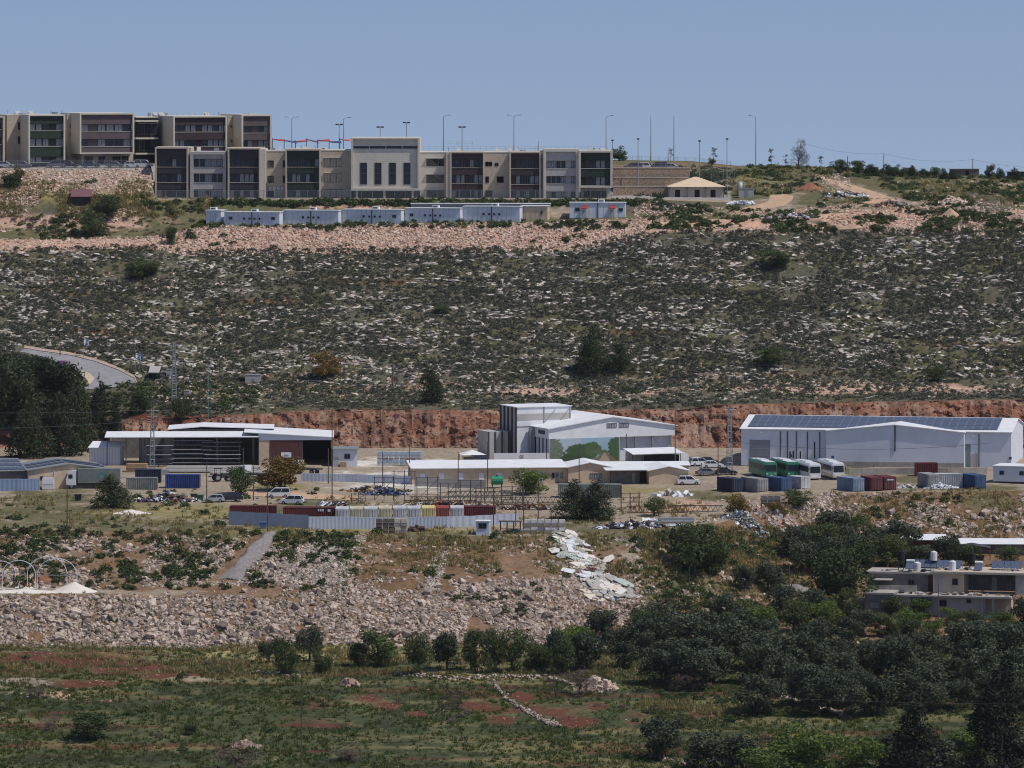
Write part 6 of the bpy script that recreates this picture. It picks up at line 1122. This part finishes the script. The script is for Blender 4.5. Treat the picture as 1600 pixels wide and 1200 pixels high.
# ================================================================ fences of sheets, stacks, scrap
def sheet_fence(name, poly, h, m, label, step=0.9, rib=True, h_end=None):
    P = pts_line(poly, step); o = empty(name, P[0], 0, label, 'fence'); n = len(P)-1
    for i, (a, b) in enumerate(zip(P, P[1:])):
        d = b-a; L = d.length; hh = h+((h_end or h)-h)*i/n; me = MB().box(0.01, L-0.01, -0.02, 0.02, -0.3, hh); 
        if rib:
            for q in range(3): me.box(L*(q+0.3)/3-0.05, L*(q+0.3)/3+0.05, -0.07, -0.02, -0.2, hh-0.01)
        s = me.build('sheet', m, o); s.location = a-P[0]; s.rotation_euler = (0, 0, math.atan2(d.y, d.x))
    return o
M_ZINC = mat('zinc_sheet', lin(196,204,218), 0.5, 0.1, 0.8, metal=0.1); M_GSHEET = mat('grey_sheet', lin(136,146,164), 0.6, 0.08, 0.5)
sheet_fence('sheet_fence', [(357,820),(420,823),(482,826)], 2.4, M_GSHEET, 'smooth grey sheet fence, left half of the long fence', 2.4, False); sheet_fence('sheet_fence', [(482,827),(590,827),(700,825),(810,818)], 2.3, M_ZINC, 'ribbed white sheet fence, right half of the long fence', 0.75, h_end=1.9)
sheet_fence('sheet_fence', [(-30,768),(30,767),(62,766)], 2.3, mat('blue_zinc', lin(150,168,196), 0.5, 0.1, 0.8), 'blue ribbed sheet fence at the far left', 0.7); sheet_fence('sheet_fence', [(470,752),(540,753),(600,755),(648,757)], 1.6, M_ZINC, 'zinc sheet fence in front of the white office', 0.8); sheet_fence('sheet_fence', [(648,760),(700,762),(760,764)], 1.7, M_LGREY, 'pale panel fence before the long beige wall', 1.6, False)
def boxstack(name, px, py, nx, nz, w, h, d, m, lab, cat, group, gap=0.06, rz=0, m2=None, wrap=None):
    """rows of single loads, each its own thing"""
    p = G(px, py)
    ordn = ['first', 'second', 'third', 'fourth', 'fifth', 'sixth', 'seventh', 'eighth', 'ninth', 'tenth']
    for j in range(nz):
        for i in range(nx):
            o = empty(name, p+Vector(((i-(nx-1)/2)*(w+gap), random.uniform(-.1, .1), j*(h+0.02))), rz+random.uniform(-3, 3), '%s, %s from the left%s' % (lab, ordn[i], '' if nz == 1 else (' in the top row' if j == nz-1 else ' in the bottom row')), cat, group)
            mm_ = m2 if (m2 is not None and i >= nx*0.6) else m
            pal = MB()
            for q in range(3): pal.box(-w/2, w/2, -d/2+q*(d-0.1)/2, -d/2+q*(d-0.1)/2+0.1, 0, 0.1)
            pal.box(-w/2, w/2, -d/2, d/2, 0.1, 0.13).build('pallet', M_WOOD, o)
            b = MB(); e = 0.06; b.add([(-w/2+e, -d/2+e, 0.13), (w/2-e, -d/2+e, 0.13), (w/2-e, d/2-e, 0.13), (-w/2+e, d/2-e, 0.13), (-w/2, -d/2, h*0.5), (w/2, -d/2, h*0.5), (w/2, d/2, h*0.5), (-w/2, d/2, h*0.5), (-w/2+e, -d/2+e, h-0.01), (w/2-e, -d/2+e, h-0.01), (w/2-e, d/2-e, h-0.01), (-w/2+e, d/2-e, h-0.01)],
                [(3,2,1,0),(0,1,5,4),(1,2,6,5),(2,3,7,6),(3,0,4,7),(4,5,9,8),(5,6,10,9),(6,7,11,10),(7,4,8,11),(8,9,10,11)]); b.build('load', mm_, o)
            MB().box(-w/2-0.012, w/2+0.012, -d/2-0.012, d/2+0.012, h*0.48, h*0.52).build('strap', M_LGREY, o)
boxstack('wrapped_pallet', 624, 727, 8, 2, 1.08, 1.4, 1.1, mat('blue_wrap', lin(156,176,196), 0.4, 0.2, 1.5, col2=lin(206,214,220)), 'blue-white wrapped pallet behind the yard', 'pallet', 'wrapped pallets by the cliff')
boxstack('stone_pallet', 612, 834, 5, 2, 1.08, 1.35, 1.2, mat('stone_load', lin(108,94,78), 0.9, 0.2, 2), 'stone pallet in front of the long fence', 'pallet', 'stone pallets at the bank edge', m2=mat('pale_stone_load', lin(196,184,166), 0.9, 0.15, 2))
boxstack('bulk_bag', 851, 833, 6, 2, 1.2, 1.25, 1.2, mat('white_bag', lin(196,196,196), 0.8, 0.2, 2, col2=lin(160,156,150)), 'white bulk bag above the slide', 'bag', 'bulk bags at the bank edge')
boxstack('pallet_stack', 1204, 796, 3, 2, 1.2, 1.3, 1.1, mat('grey_timber', lin(120,118,118), 0.9, 0.25, 4), 'grey weathered timber stack below the containers', 'timber stack', 'grey stacks below the containers')
boxstack('crate', 75, 765, 1, 1, 2.2, 2.3, 1.6, P_WHITE, 'white slatted crate beside the blue sheet fence', 'crate', 'white crates at left')
boxstack('timber_crate', 214, 737, 1, 1, 4.2, 1.7, 2, M_WOOD, 'wide tan timber crate behind the lorry', 'crate', 'timber crates at left')
f = Fac('white_booth', 754, 0, 'white booth with a window at the bank edge', -6, 'booth', py=836); bx('body', M_WHITE2, f.o, -1.2, 1.2, 0, 2.2, 0, 2.5); bx('roof', M_WHITE, f.o, -1.35, 1.35, -0.15, 2.35, 2.503, 2.62); window(f.o, -0.75, 1.2, 1.5, 1.0, -0.04, 2, M_GLASS); bx('door', M_LGREY, f.o, 1.2, 1.24, 0.6, 1.5, 0.05, 2.0)
f = Fac('timber_stand', 797, 0, 'dark open timber stand right of the white booth', -4, 'shelter', py=834); bx('roof', M_POLE, f.o, -2.1, 2.1, -0.2, 1.7, 2.2, 2.32); [bx('post', M_POLE, f.o, x-0.06, x+0.06, y, y+0.12, -0.3, 2.2) for x in (-1.8, -0.6, 0.6, 1.8) for y in (0, 1.4)]; bx('rail', M_POLE, f.o, -1.8, 1.8, -0.04, 0.02, 0.9, 1.0); bx('counter', mat('teal_tank', lin(96,116,122), 0.6, 0.1, 2), f.o, 0.2, 1.9, 0.2, 1.2, 0, 0.8); MB().prism([(-2.6, 0), (-1.4, 0), (-1.4, 0.7), (-1.7, 0.75)], 'y', -0.6, -0.3).build('ramp', M_CONC, f.o)
f = Fac('green_tank', 777, 0, 'green plastic tank on a stand before the beige wall', 5, 'tank', py=763); MB().tube((-1.15, 0.6, 1.5), (1.15, 0.6, 1.5), 0.85, n=14).build('tank_body', mat('green_plastic', lin(50,140,104), 0.4, 0.08, 2), f.o, smooth=False); MB().tube((0, 0.6, 2.3), (0, 0.6, 2.5), 0.25, n=8).build('lid', M_BLACK, f.o); [bx('leg', M_DMETAL, f.o, x-0.05, x+0.05, y, y+0.1, -0.2, 1.1) for x in (-0.9, 0.9) for y in (0.2, 1.0)]
for px, py, c_, l_ in ((313, 783, (62,98,74), 'green bin right of the rubbish heap'), (122, 782, (50,52,54), 'black bin in the grass before the lorry'), (303, 781, (92,96,92), 'grey bin left of the green bin'), (411, 826, (90,120,170), 'blue barrel at the foot of the grey fence'), (756, 724, (50,64,96), 'dark blue bin beside the pointed white pavilion')):
    f = Fac('bin', px, 0, l_, 0, 'bin', py=py); m_ = mat('bin_%d' % px, lin(*c_), 0.5, 0.1, 2); MB().add([(-.5,-.4,0),(.5,-.4,0),(.5,.4,0),(-.5,.4,0),(-.65,-.5,1.1),(.65,-.5,1.1),(.65,.5,1.1),(-.65,.5,1.1)], [(3,2,1,0),(4,5,6,7),(0,1,5,4),(1,2,6,5),(2,3,7,6),(3,0,4,7)]).build('body', m_, f.o); bx('lid', m_, f.o, -.7, .7, -.55, .55, 1.1, 1.18)
# pipe racks and pipe bundles of the workshop
def rack(px, py, w, h, lv, label, m=None):
    o = empty('pipe_rack', G(px, py), 2, label, 'rack', 'pipe racks at the workshop'); m = m or M_DMETAL; n = max(2, int(w/1.6))
    pm = MB().box(-0.07, 0.07, -0.07, 0.07, -0.2, h).mesh('post', m)
    for i in range(n+1): inst('post', pm, o, (-w/2+w*i/n, 0, 0))
    r = random.Random(px)
    for j in range(lv):
        z = h*(j+0.6)/lv; bx('arm', m, o, -w/2, w/2, -0.9, -0.8, z-0.06, z)
        for q in range(4): MB().tube((-w/2-r.uniform(0, .8), -0.75+q*0.2, z+0.08), (w/2+r.uniform(0, .8), -0.75+q*0.2, z+0.08), 0.07, n=6).build('pipe', r.choice([M_METAL, M_DMETAL, M_LGREY]), o)
rack(300, 727, 7, 5.4, 6, 'tall dark pipe rack in the middle of the workshop front'); rack(347, 727, 6.5, 5.0, 6, 'dark pipe rack right of the middle one'); rack(248, 729, 4.5, 4.6, 5, 'dark pipe rack left of the middle one')
def bundle(px0, px1, py, layers, per, rad, m, label, group='pipe stacks in the yard', rz=0):
    p = G((px0+px1)/2, py); w = (px1-px0)*p.y/F; o = empty('pipe_stack', p, rz, label, 'pipes', group); me = MB().tube((-w/2, 0, 0), (w/2, 0, 0), rad, n=8).mesh('pipe', m)
    for j in range(layers):
        for i in range(per-j): q = inst('pipe', me, o, (random.uniform(-.4, .4), (i-(per-j-1)/2)*rad*2.02, 0.08+rad+j*rad*1.75))
    for x in (-0.3, 0.3): bx('bearer', M_WOOD, o, x*w-0.08, x*w+0.08, -per*rad, per*rad, -0.1, 0.08)
bundle(262, 405, 738, 4, 7, 0.17, M_LGREY, 'long pale pipes stacked before the workshop, left stack'); bundle(330, 425, 745, 3, 6, 0.17, M_CONC, 'long pale pipes stacked before the workshop, front stack'); bundle(216, 262, 741, 4, 6, 0.13, M_METAL, 'short thin steel pipes stacked at the workshop pylon'); bundle(670, 720, 820, 3, 5, 0.13, M_DCONC, 'grey pipes lying behind the ribbed fence'); bundle(1030, 1082, 817, 4, 6, 0.14, M_METAL, 'grey beams stacked beside the dirt patch'); bundle(1044, 1070, 823, 2, 4, 0.12, M_WHITE2, 'pale beams lying before the grey stack')
# steel scrap yard: trusses, scaffolds
def truss(px0, px1, py, hh, m, label, rz=0, z=0.1):
    p = G((px0+px1)/2, py); w = (px1-px0)*p.y/F; o = empty('steel_truss', p, rz, label, 'truss', 'steel trusses in the yard'); n = int(w/0.9)
    bx('chord', m, o, -w/2, w/2, -0.07, 0.07, z, z+0.13); bx('chord', m, o, -w/2, w/2, -0.07, 0.07, z+hh-0.13, z+hh); b = MB()
    for i in range(n): b.tube((-w/2+w*i/n, 0, z+0.1), (-w/2+w*(i+0.5)/n, 0, z+hh-0.1), 0.045, n=4); b.tube((-w/2+w*(i+0.5)/n, 0, z+hh-0.1), (-w/2+w*(i+1)/n, 0, z+0.1), 0.045, n=4)
    b.build('web', m, o)
truss(630, 745, 792, 1.2, M_RUST, 'rusty truss lying behind the container row, left', 2); truss(640, 780, 785, 1.1, M_DCONC, 'grey truss second row behind the containers', -2); truss(770, 872, 787, 1.2, M_DMETAL, 'dark blue truss left of the pines', 1); truss(775, 870, 797, 1.0, M_RUST, 'rusty truss below the dark blue one', -1); truss(980, 1075, 802, 1.3, M_RUST, 'rusty truss right of the two pines', 2); truss(1050, 1130, 800, 1.2, M_DMETAL, 'dark truss above the dirt patch', 0); truss(700, 800, 776, 1.0, M_DMETAL, 'dark truss in the middle of the scrap yard', 3)
def scaffold(px, py, w, h, label, m=None, bays=2):
    o = empty('scaffold_frame', G(px, py), random.uniform(-6, 6), label, 'scaffold', 'scaffold frames in the scrap yard'); m = m or M_DMETAL
    for i in range(bays+1):
        for y in (0, 1.0): MB().tube((-w/2+w*i/bays, y, -0.1), (-w/2+w*i/bays, y, h), 0.055, n=5).build('upright', m, o)
    for z in [h*q for q in (0.25, 0.5, 0.75, 0.97)]: MB().tube((-w/2-0.3, 0, z), (w/2+0.3, 0, z), 0.045, n=4).build('ledger', m, o)
    MB().tube((-w/2, 0, 0.2), (w/2, 0, h*0.9), 0.04, n=4).build('brace', m, o)
for px, py, w, h, l_ in [(600,782,3.6,4.6,'tall thin scaffold frame at the blue scrap'), (632,786,4,6.2,'tallest scaffold frame behind the containers'), (668,782,4,4.6,'scaffold frame left of the middle truss'), (700,784,3,3.6,'scaffold frame in the middle of the scrap yard'), (735,786,4,4.4,'scaffold frame right of the middle truss'), (758,792,3.4,3.6,'scaffold frame left of the green tank'), (800,788,4,3.4,'scaffold frame under the green tank'), (985,800,3.4,3.6,'rusty-brown scaffold right of the long container'), (560,786,2.6,1.8,'low scaffold table left of the blue scrap')]: scaffold(px, py, w, h, l_, M_RUST if 'rusty' in l_ else None)
def heap(name, px, py, w, d, h, n, mats_, label, cat='heap', seed=1, smin=0.3, smax=1.1, flat=0.35):
    p = G(px, py); o = empty(name, p, 0, label, cat); r = random.Random(seed)
    for q, m_ in enumerate(mats_):
        mb = MB()
        for i in range(n//len(mats_)):
            a = r.uniform(0, 6.283); t = r.uniform(0, 1)**0.6; x, y = math.cos(a)*t*w/2, math.sin(a)*t*d/2; z = (1-t)*h*r.uniform(0.3, 1)+H(p.x+x, p.y+y)[0]-p.z
            s = r.uniform(smin, smax); mt = Matrix.Rotation(r.uniform(0, 6.28), 3, 'Z') @ Matrix.Rotation(r.uniform(-.9, .9), 3, 'X') @ Matrix.Rotation(r.uniform(-.6, .6), 3, 'Y'); e = (s*0.5, s*0.5*r.uniform(0.4, 1), s*0.5*flat*r.uniform(0.4, 1.4))
            vs_ = [Vector((x, y, z))+mt @ Vector((sx*e[0]*r.uniform(.7, 1), sy*e[1]*r.uniform(.7, 1), sz*e[2])) for sx in (-1, 1) for sy in (-1, 1) for sz in (-1, 1)]
            mb.add(vs_, [(0,1,3,2),(4,6,7,5),(0,4,5,1),(2,3,7,6),(0,2,6,4),(1,5,7,3)])
        tag(mb.build('debris', m_, o), kind='stuff')
    return o
J = [M_WOOD, M_RUST, M_DMETAL, M_LGREY, M_BLUEP, P_WHITE]
heap('rubbish_heap', 262, 783, 13, 5, 2.0, 320, [M_WOOD, M_RUST, M_DCONC, P_WHITE, M_BLUEP, M_BLACK], 'mixed rubbish heap of timber and sacks below the blue container', seed=2); heap('rubbish_heap', 1166, 820, 9, 5, 2.6, 320, [P_WHITE, M_LGREY, K_LBLUE, M_DCONC, M_METAL], 'grey-white rubbish pile at the bank edge', seed=3, smax=0.8); heap('scrap_heap', 985, 824, 14, 5, 1.4, 260, [M_DMETAL, M_BLACK, M_RUST, P_WHITE, M_GSHEET], 'dark scrap and car parts right of the pines', seed=4); heap('scrap_heap', 690, 795, 26, 6, 1.6, 420, [M_DMETAL, M_RUST, M_DCONC, M_WOOD, M_LGREY], 'wide low heap of steel scrap behind the containers', seed=5, smax=1.6, flat=0.2); heap('scrap_heap', 830, 795, 14, 5, 1.2, 200, [M_DMETAL, M_RUST, M_WOOD, M_LGREY], 'brown scrap heap left of the two pines', seed=6, smax=1.4, flat=0.2); heap('scrap_heap', 600, 773, 10, 4, 1.3, 120, [M_BLUEP, M_METAL, M_DMETAL], 'blue and grey scrap left of the tallest scaffold', seed=7)
heap('brush_heap', 583, 768, 12, 5, 1.6, 180, [M_POLE, M_DMETAL, M_WOOD], 'heap of brushwood on the white ground', seed=8, flat=0.15); heap('white_rubble_heap', 1470, 763, 7, 3, 1.1, 160, [P_WHITE, M_WHITE2], 'white rubble heap before the white container', seed=9, smax=0.6); heap('white_rubble_heap', 1415, 762, 5, 3, 0.8, 90, [P_WHITE, M_LGREY], 'small white rubble heap right of the red containers', seed=10, smax=0.6); heap('rubble_heap', 1215, 815, 12, 8, 1.8, 260, [M_ROCKD, M_ROCKP, M_LGREY], 'stony rubble heap under the grey timber stacks', seed=11, flat=0.8); heap('rubbish_heap', 1320, 306, 12, 5, 1.2, 160, [P_WHITE, M_LGREY, M_DMETAL, M_WOOD], 'white rubbish scattered on the right hilltop beside the track', seed=12); heap('rubbish_heap', 1235, 340, 14, 5, 1.2, 160, [P_WHITE, M_LGREY, M_DMETAL, M_ROCKP], 'pale rubbish below the tan pavilion track', seed=13); heap('stone_heap', 1490, 318, 8, 4, 1.6, 140, [M_ROCKP], 'pinkish stone heap on the right hilltop', seed=14, flat=0.8); heap('plastic_heap', 1160, 319, 7, 3, 0.9, 70, [P_WHITE], 'white plastic sheets right of the tan pavilion', seed=15, smax=1.6, flat=0.15)
heap('scrap_heap', 1390, 322, 10, 3, 1.2, 70, [M_DMETAL, M_DCONC, M_WOOD, M_RUST], 'dark scrap lying along the hilltop track', seed=16, smax=1.6, flat=0.5); heap('stone_heap', 545, 1072, 3, 2, 1.3, 26, [M_ROCKP], 'small tan stone heap in the field', seed=17, flat=0.9, smax=1.3); heap('stone_heap', 930, 1076, 7, 3, 2.0, 60, [M_ROCKP, M_ROCKD], 'large stone heap with thorn bush in the field', seed=18, flat=0.9, smax=1.4); heap('stone_heap', 385, 1168, 5, 3, 1.2, 40, [M_ROCKP, M_ROCKD], 'tan stone heap at the bottom left field', seed=19, flat=0.9, smax=1.0); heap('sheet_pile', 1014, 818, 3.4, 2.5, 1.2, 14, [P_WHITE], 'white boards leaning right of the car parts', seed=20, smin=1.2, smax=2.4, flat=0.08)
heap('board_pile', 520, 790, 6, 3, 0.9, 30, [M_DMETAL, M_WHITE2, M_WOOD], 'boards and tables lying left of the blue scrap', seed=21, smin=1, smax=2.6, flat=0.12); heap('board_pile', 1050, 775, 8, 4, 1.2, 24, [P_WHITE, M_LGREY], 'white wrapped bundles right of the long container', seed=22, smin=0.8, smax=1.5, flat=0.7); heap('brown_scrap', 650, 830, 5, 2, 1.3, 60, [M_RUST, M_POLE, M_DMETAL], 'rusty mesh and pipes before the ribbed fence', seed=23, flat=0.3)
# ---- waste slabs sliding down the bank
o = empty('waste_slide', G(870, 836), 0, 'white concrete slabs and waste sliding down the embankment', 'waste slide'); r = random.Random(12); base = o.location.copy(); M_SLAB = [mat('ivory_slab', lin(226,220,208), 0.8, 0.1, 1), mat('ivory_slab', lin(226,220,208)), P_WHITE, M_WHITE, M_CONC, M_CONC, M_LGREY, mat('greenish_slab', lin(176,186,178), 0.8, 0.1, 1), mat('cream_slab', lin(212,200,182), 0.8, 0.1, 1)]
for i in range(190):
    t = r.uniform(0, 1); px = 868+t*88+r.gauss(0, 8+12*t)+(6 if t < .5 else 0); py = 834+t*104+r.gauss(0, 3); p = G(px, py); e = 0.5; gx = (H(p.x+e, p.y)[0]-H(p.x-e, p.y)[0])/(2*e); gy = (H(p.x, p.y+e)[0]-H(p.x, p.y-e)[0])/(2*e)
    nrm = Vector((-gx+r.gauss(0, .12), -gy+r.gauss(0, .12), 1)).normalized(); n = r.choice([4, 5, 5, 6]); sx, sy = r.uniform(0.5, 1.3), r.uniform(0.9, 2.8); a0 = r.uniform(0, 6.28)
    poly = [(math.cos(a0+6.283*j/n)*sx*r.uniform(.7, 1.1), math.sin(a0+6.283*j/n)*sy*r.uniform(.7, 1.1)) for j in range(n)]
    s = MB().prism(poly, 'z', -0.07, 0.07).build('slab', r.choice(M_SLAB), o); s.location = p-base+nrm*r.uniform(0.12, 0.5); q = nrm.to_track_quat('Z', 'Y'); s.rotation_mode = 'QUATERNION'; s.rotation_quaternion = q @ Matrix.Rotation(math.radians(r.gauss(32, 12)), 4, 'Z').to_quaternion()
hp = heap('mixed_waste', 925, 893, 9, 5, 0.8, 200, [M_WOOD, M_POLE, M_RUST, M_LGREY], 'dark mixed waste in the middle of the white slabs', 'waste', 31, 0.3, 1.0, 0.3)
# ---- gravel chute, sand mounds, hoops
strip('gravel_chute', [(418,829),(404,842),(384,862),(364,882),(340,905)], [(436,831),(428,846),(412,866),(394,886),(380,906)], mat('grey_gravel', lin(138,132,130), 0.95, 0.22, 2.0, bump=0.5), -0.05, 30, 12, 'smooth grey gravel chute down the left of the embankment', 'gravel', None, 1.3)
def mound(px, py, w, d, h, m, label, seed=0):
    p = G(px, py); V = []; n, k_ = 28, 9
    for j in range(k_+1):
        t = j/k_
        for i in range(n):
            a = 6.283*i/n; rr = t*(1+0.22*(vnoise(np.array([math.cos(a)*2+9]), np.array([math.sin(a)*2+seed]), seed)[0]-0.5)); x, y = math.cos(a)*rr*w/2, math.sin(a)*rr*d/2; V.append((x, y, h*(1-t)**1.2+0.1*random.uniform(-1, 1)*(1-t)-0.1*t+H(p.x+x, p.y+y)[0]-p.z))
    fs = [(j*n+i, j*n+(i+1) % n, (j+1)*n+(i+1) % n, (j+1)*n+i) for j in range(k_) for i in range(n)]; mb = MB().add(V, fs); q = mb.build('mound', m, None, p, True); q.name = 'earth_mound'; tag(q, label, 'mound')
M_SAND = mat('white_sand', lin(222,214,202), 0.95, 0.06, 1.5); mound(116, 924, 8.5, 6, 1.7, M_SAND, 'white sand mound beside the arched hoops', 1); mound(40, 925, 16, 5, 0.5, M_SAND, 'flat white sand spread under the arched hoops', 2); mound(1245, 920, 6.5, 4, 0.9, MATS['grey_gravel'], 'grey gravel mound among the olive trees', 3); mound(1485, 338, 6, 4, 2.0, M_TRACK, 'conical tan earth mound on the right terrace', 4); mound(205, 802, 9, 4, 0.7, M_SAND, 'low pale sand mound below the rubbish heap', 5); mound(1265, 296, 8, 4, 1.8, mat('red_earth', lin(150,104,82), 0.95, 0.2, 1.2), 'reddish earth mound on the right hilltop', 6)
o = empty('hoop_frame', G(60, 922), 0, 'bare arched greenhouse hoops at the left edge', 'greenhouse frame'); base = o.location.copy(); k_ = base.y/F
for i, (a, b, dy) in enumerate([(-24,20,4.2),(2,54,1.5),(40,102,3.2),(58,120,0.0)]):
    xa, xb = (a-60)*k_, (b-60)*k_; m = MB(); c_, rr = (xa+xb)/2, (xb-xa)/2; h0 = 2.6; q = [Vector((xa, dy, 0))]+[Vector((c_-math.cos(math.pi*j/14)*rr, dy, h0+math.sin(math.pi*j/14)*rr*0.85)) for j in range(15)]+[Vector((xb, dy, 0))]
    for u, v in zip(q, q[1:]): m.tube(u, v, 0.065, n=6)
    m.build('hoop', M_WHITE2, o)
MB().tube((-9, 0.05, 0.1), (-0.3, 0.05, 0.1), 0.09, n=6).tube((-0.2, -0.05, 2.6), (6.8, -0.05, 2.6), 0.05, n=5).build('base_rail', M_METAL, o)
# ---- field fence posts
fence('post_fence', [(585,1070),(620,1092),(660,1108),(700,1128),(722,1142)], 1.2, 'line of thin dark posts running down the field', 2.2, 0, M_POLE, rails=(0.9,)); fence('post_fence', [(215,1030),(250,1034),(300,1046),(350,1048),(390,1050),(440,1054)], 1.4, 'thin wire fence with posts along the left track', 3.4, 0, M_POLE, rails=(0.9, 0.5)); fence('post_fence', [(1000,944),(1050,944),(1110,946),(1160,950)], 1.2, 'post fence below the large embankment tree', 3, 0, M_POLE, rails=(0.9,)); fence('rail_fence', None, 1.0, 'thin rail along the warehouse base', 5, 0, M_DMETAL, rails=(0.98,), pts=[GY(px, 1030) for px in range(1325, 1510, 40)])
# ================================================================ on and around the concrete house
def onhouse(px, py, ly, ):   # a point on the house roof given in photo columns
    M = Matrix.Rotation(R(-13), 3, 'Z'); return HOUSE.p+M @ Vector((HOUSE.X(px, ly), ly, HOUSE.Z(py)))
def tank(px, base, ly, h, m, label, stand=0.0):
    p = onhouse(px, base, ly); o = empty('water_tank', p, 0, label, 'water tank', 'water tanks on the house roof'); r_ = 0.62
    mb = MB()
    for i in range(5): mb.tube((0, 0, stand+h*i/5), (0, 0, stand+h*(i+0.8)/5), r_, n=14).tube((0, 0, stand+h*(i+0.8)/5), (0, 0, stand+h*(i+1)/5), r_*0.96, n=14)
    mb.build('tank_body', m, o); MB().tube((0, 0, stand+h), (0, 0, stand+h+0.12), r_*0.9, r_*0.4, 14).tube((0, 0, stand+h+0.12), (0, 0, stand+h+0.2), 0.22, n=8).build('lid', m, o)
    if stand: [MB().tube((x, y, -0.05), (x, y, stand), 0.05, n=4).build('leg', M_DMETAL, o) for x in (-.45, .45) for y in (-.45, .45)]
RZ = 897.5
tank(1441, 902, 10, 1.5, P_WHITE, 'white water tank at the left of the house roof'); tank(1468, RZ, 12, 1.5, P_WHITE, 'white water tank raised on a stand, highest on the roof', 1.3); tank(1494, RZ, 8, 1.6, P_WHITE, 'white water tank right of the raised one'); tank(1417, 902, 12, 1.6, M_BLACK, 'black water tank on a stand at left of the roof', 1.7); tank(1526, RZ, 10, 1.9, M_BLACK, 'black water tank at the right of the roof', 1.0)
for nm, px0, px1, ly, l_ in (('solar_array', 1434, 1514, 11, 'wide solar array behind the white tanks on the house roof'), ('solar_array', 1556, 1606, 10, 'solar array at the right end of the house roof')):
    p = onhouse((px0+px1)/2, RZ+(2 if px0 < 1500 else 0), ly); o = empty('solar_array', p, -13, l_, 'solar panels'); w = (px1-px0)*0.1165; n = int(w/1.1); pm = MB().box(0, 1.02, 0, 2.4, 0, 0.05).mesh('solar_panel', M_SOLAR)
    for i in range(n): q = inst('solar_panel', pm, o, (-w/2+i*1.1, -0.4, 0.35)); q.rotation_euler = (0.5, 0, 0)
    for i in range(n+1): MB().tube((-w/2+i*1.1, -0.35, -0.1), (-w/2+i*1.1, -0.35, 0.35), 0.04, n=4).tube((-w/2+i*1.1, 1.6, -0.1), (-w/2+i*1.1, 1.6, 1.4), 0.04, n=4).build('leg', M_METAL, o)
for px, l_ in ((1428, 'tilted solar water heater left on the house roof'), (1534, 'tilted solar water heater right on the house roof')):
    o = empty('solar_heater', onhouse(px, RZ, 8.5), -13, l_, 'water heater'); MB().prism([(-0.8, 0.1), (0.9, 1.1), (0.9, 1.18), (-0.8, 0.18)], 'x', -0.7, 0.7).build('collector', M_SOLAR, o); MB().tube((-0.7, 1.0, 1.35), (0.7, 1.0, 1.35), 0.28, n=10).build('boiler', P_WHITE, o); bx('stand', M_METAL, o, -0.6, 0.6, 0.85, 1.0, -0.05, 1.1)
for px0, px1, py, l_ in ((1408, 1480, 862, 'low white-roofed shed above the concrete house, left'), (1500, 1625, 866, 'low white-roofed shed above the concrete house, right')):
    f = Fac('low_shed', (px0+px1)/2, 0, l_, -2, 'shed', py=py); xa, xb = f.X(px0), f.X(px1); bx('wall', M_RUST if px0 < 1450 else M_DCONC, f.o, xa+0.3, xb-0.3, 0.5, 5, -0.3, 1.9); MB().prism([(-0.3, 1.95), (5.5, 2.5), (5.5, 2.6), (-0.3, 2.05)], 'x', xa, xb).build('roof', M_WHITE, f.o); [bx('post', M_DMETAL, f.o, xa+(xb-xa)*i/5-0.05, xa+(xb-xa)*i/5+0.05, 0, 0.1, -0.3, 1.95) for i in range(6)]
f = Fac('steel_canopy', 1518, 0, 'bare brown steel canopy frame above the house', -3, 'canopy', py=876); xa, xb = f.X(1493), f.X(1547); xm = (xa+xb)/2
for y in (0, 4): MB().tube((xa, y, 2.4), (xm, y, 3.0), 0.07, n=4).tube((xm, y, 3.0), (xb, y, 2.4), 0.07, n=4).tube((xa, y, 2.1), (xb, y, 2.1), 0.06, n=4).build('truss', M_RUST, f.o); [MB().tube((x, y, -0.2), (x, y, 2.4), 0.07, n=5).build('post', M_RUST, f.o) for x in (xa, xm, xb)]
MB().add([(xa-.2, -.3, 2.45), (xm, -.3, 3.06), (xb+.2, -.3, 2.45), (xa-.2, 4.3, 2.45), (xm, 4.3, 3.06), (xb+.2, 4.3, 2.45)], [(0, 1, 4, 3), (1, 2, 5, 4)]).build('roof_sheet', M_DMETAL, f.o)

# ================================================================ thin summer haze filling the valley air
hz = MB().box(-1500, 1500, -60, 1520, -260, CZ+6).build('haze', None); hz.data.materials.clear()
mh = bpy.data.materials.new('haze_air'); mh.use_nodes = True; th = mh.node_tree; th.nodes.remove(th.nodes['Principled BSDF'])
pv = th.nodes.new('ShaderNodeVolumePrincipled'); pv.inputs['Color'].default_value = (0.86, 0.91, 1.0, 1); pv.inputs['Density'].default_value = 0.00002; pv.inputs['Anisotropy'].default_value = 0.2
th.links.new(pv.outputs[0], th.nodes['Material Output'].inputs['Volume']); hz.data.materials.append(mh); tag(hz, 'thin bluish haze over the valley', 'haze', kind='stuff')
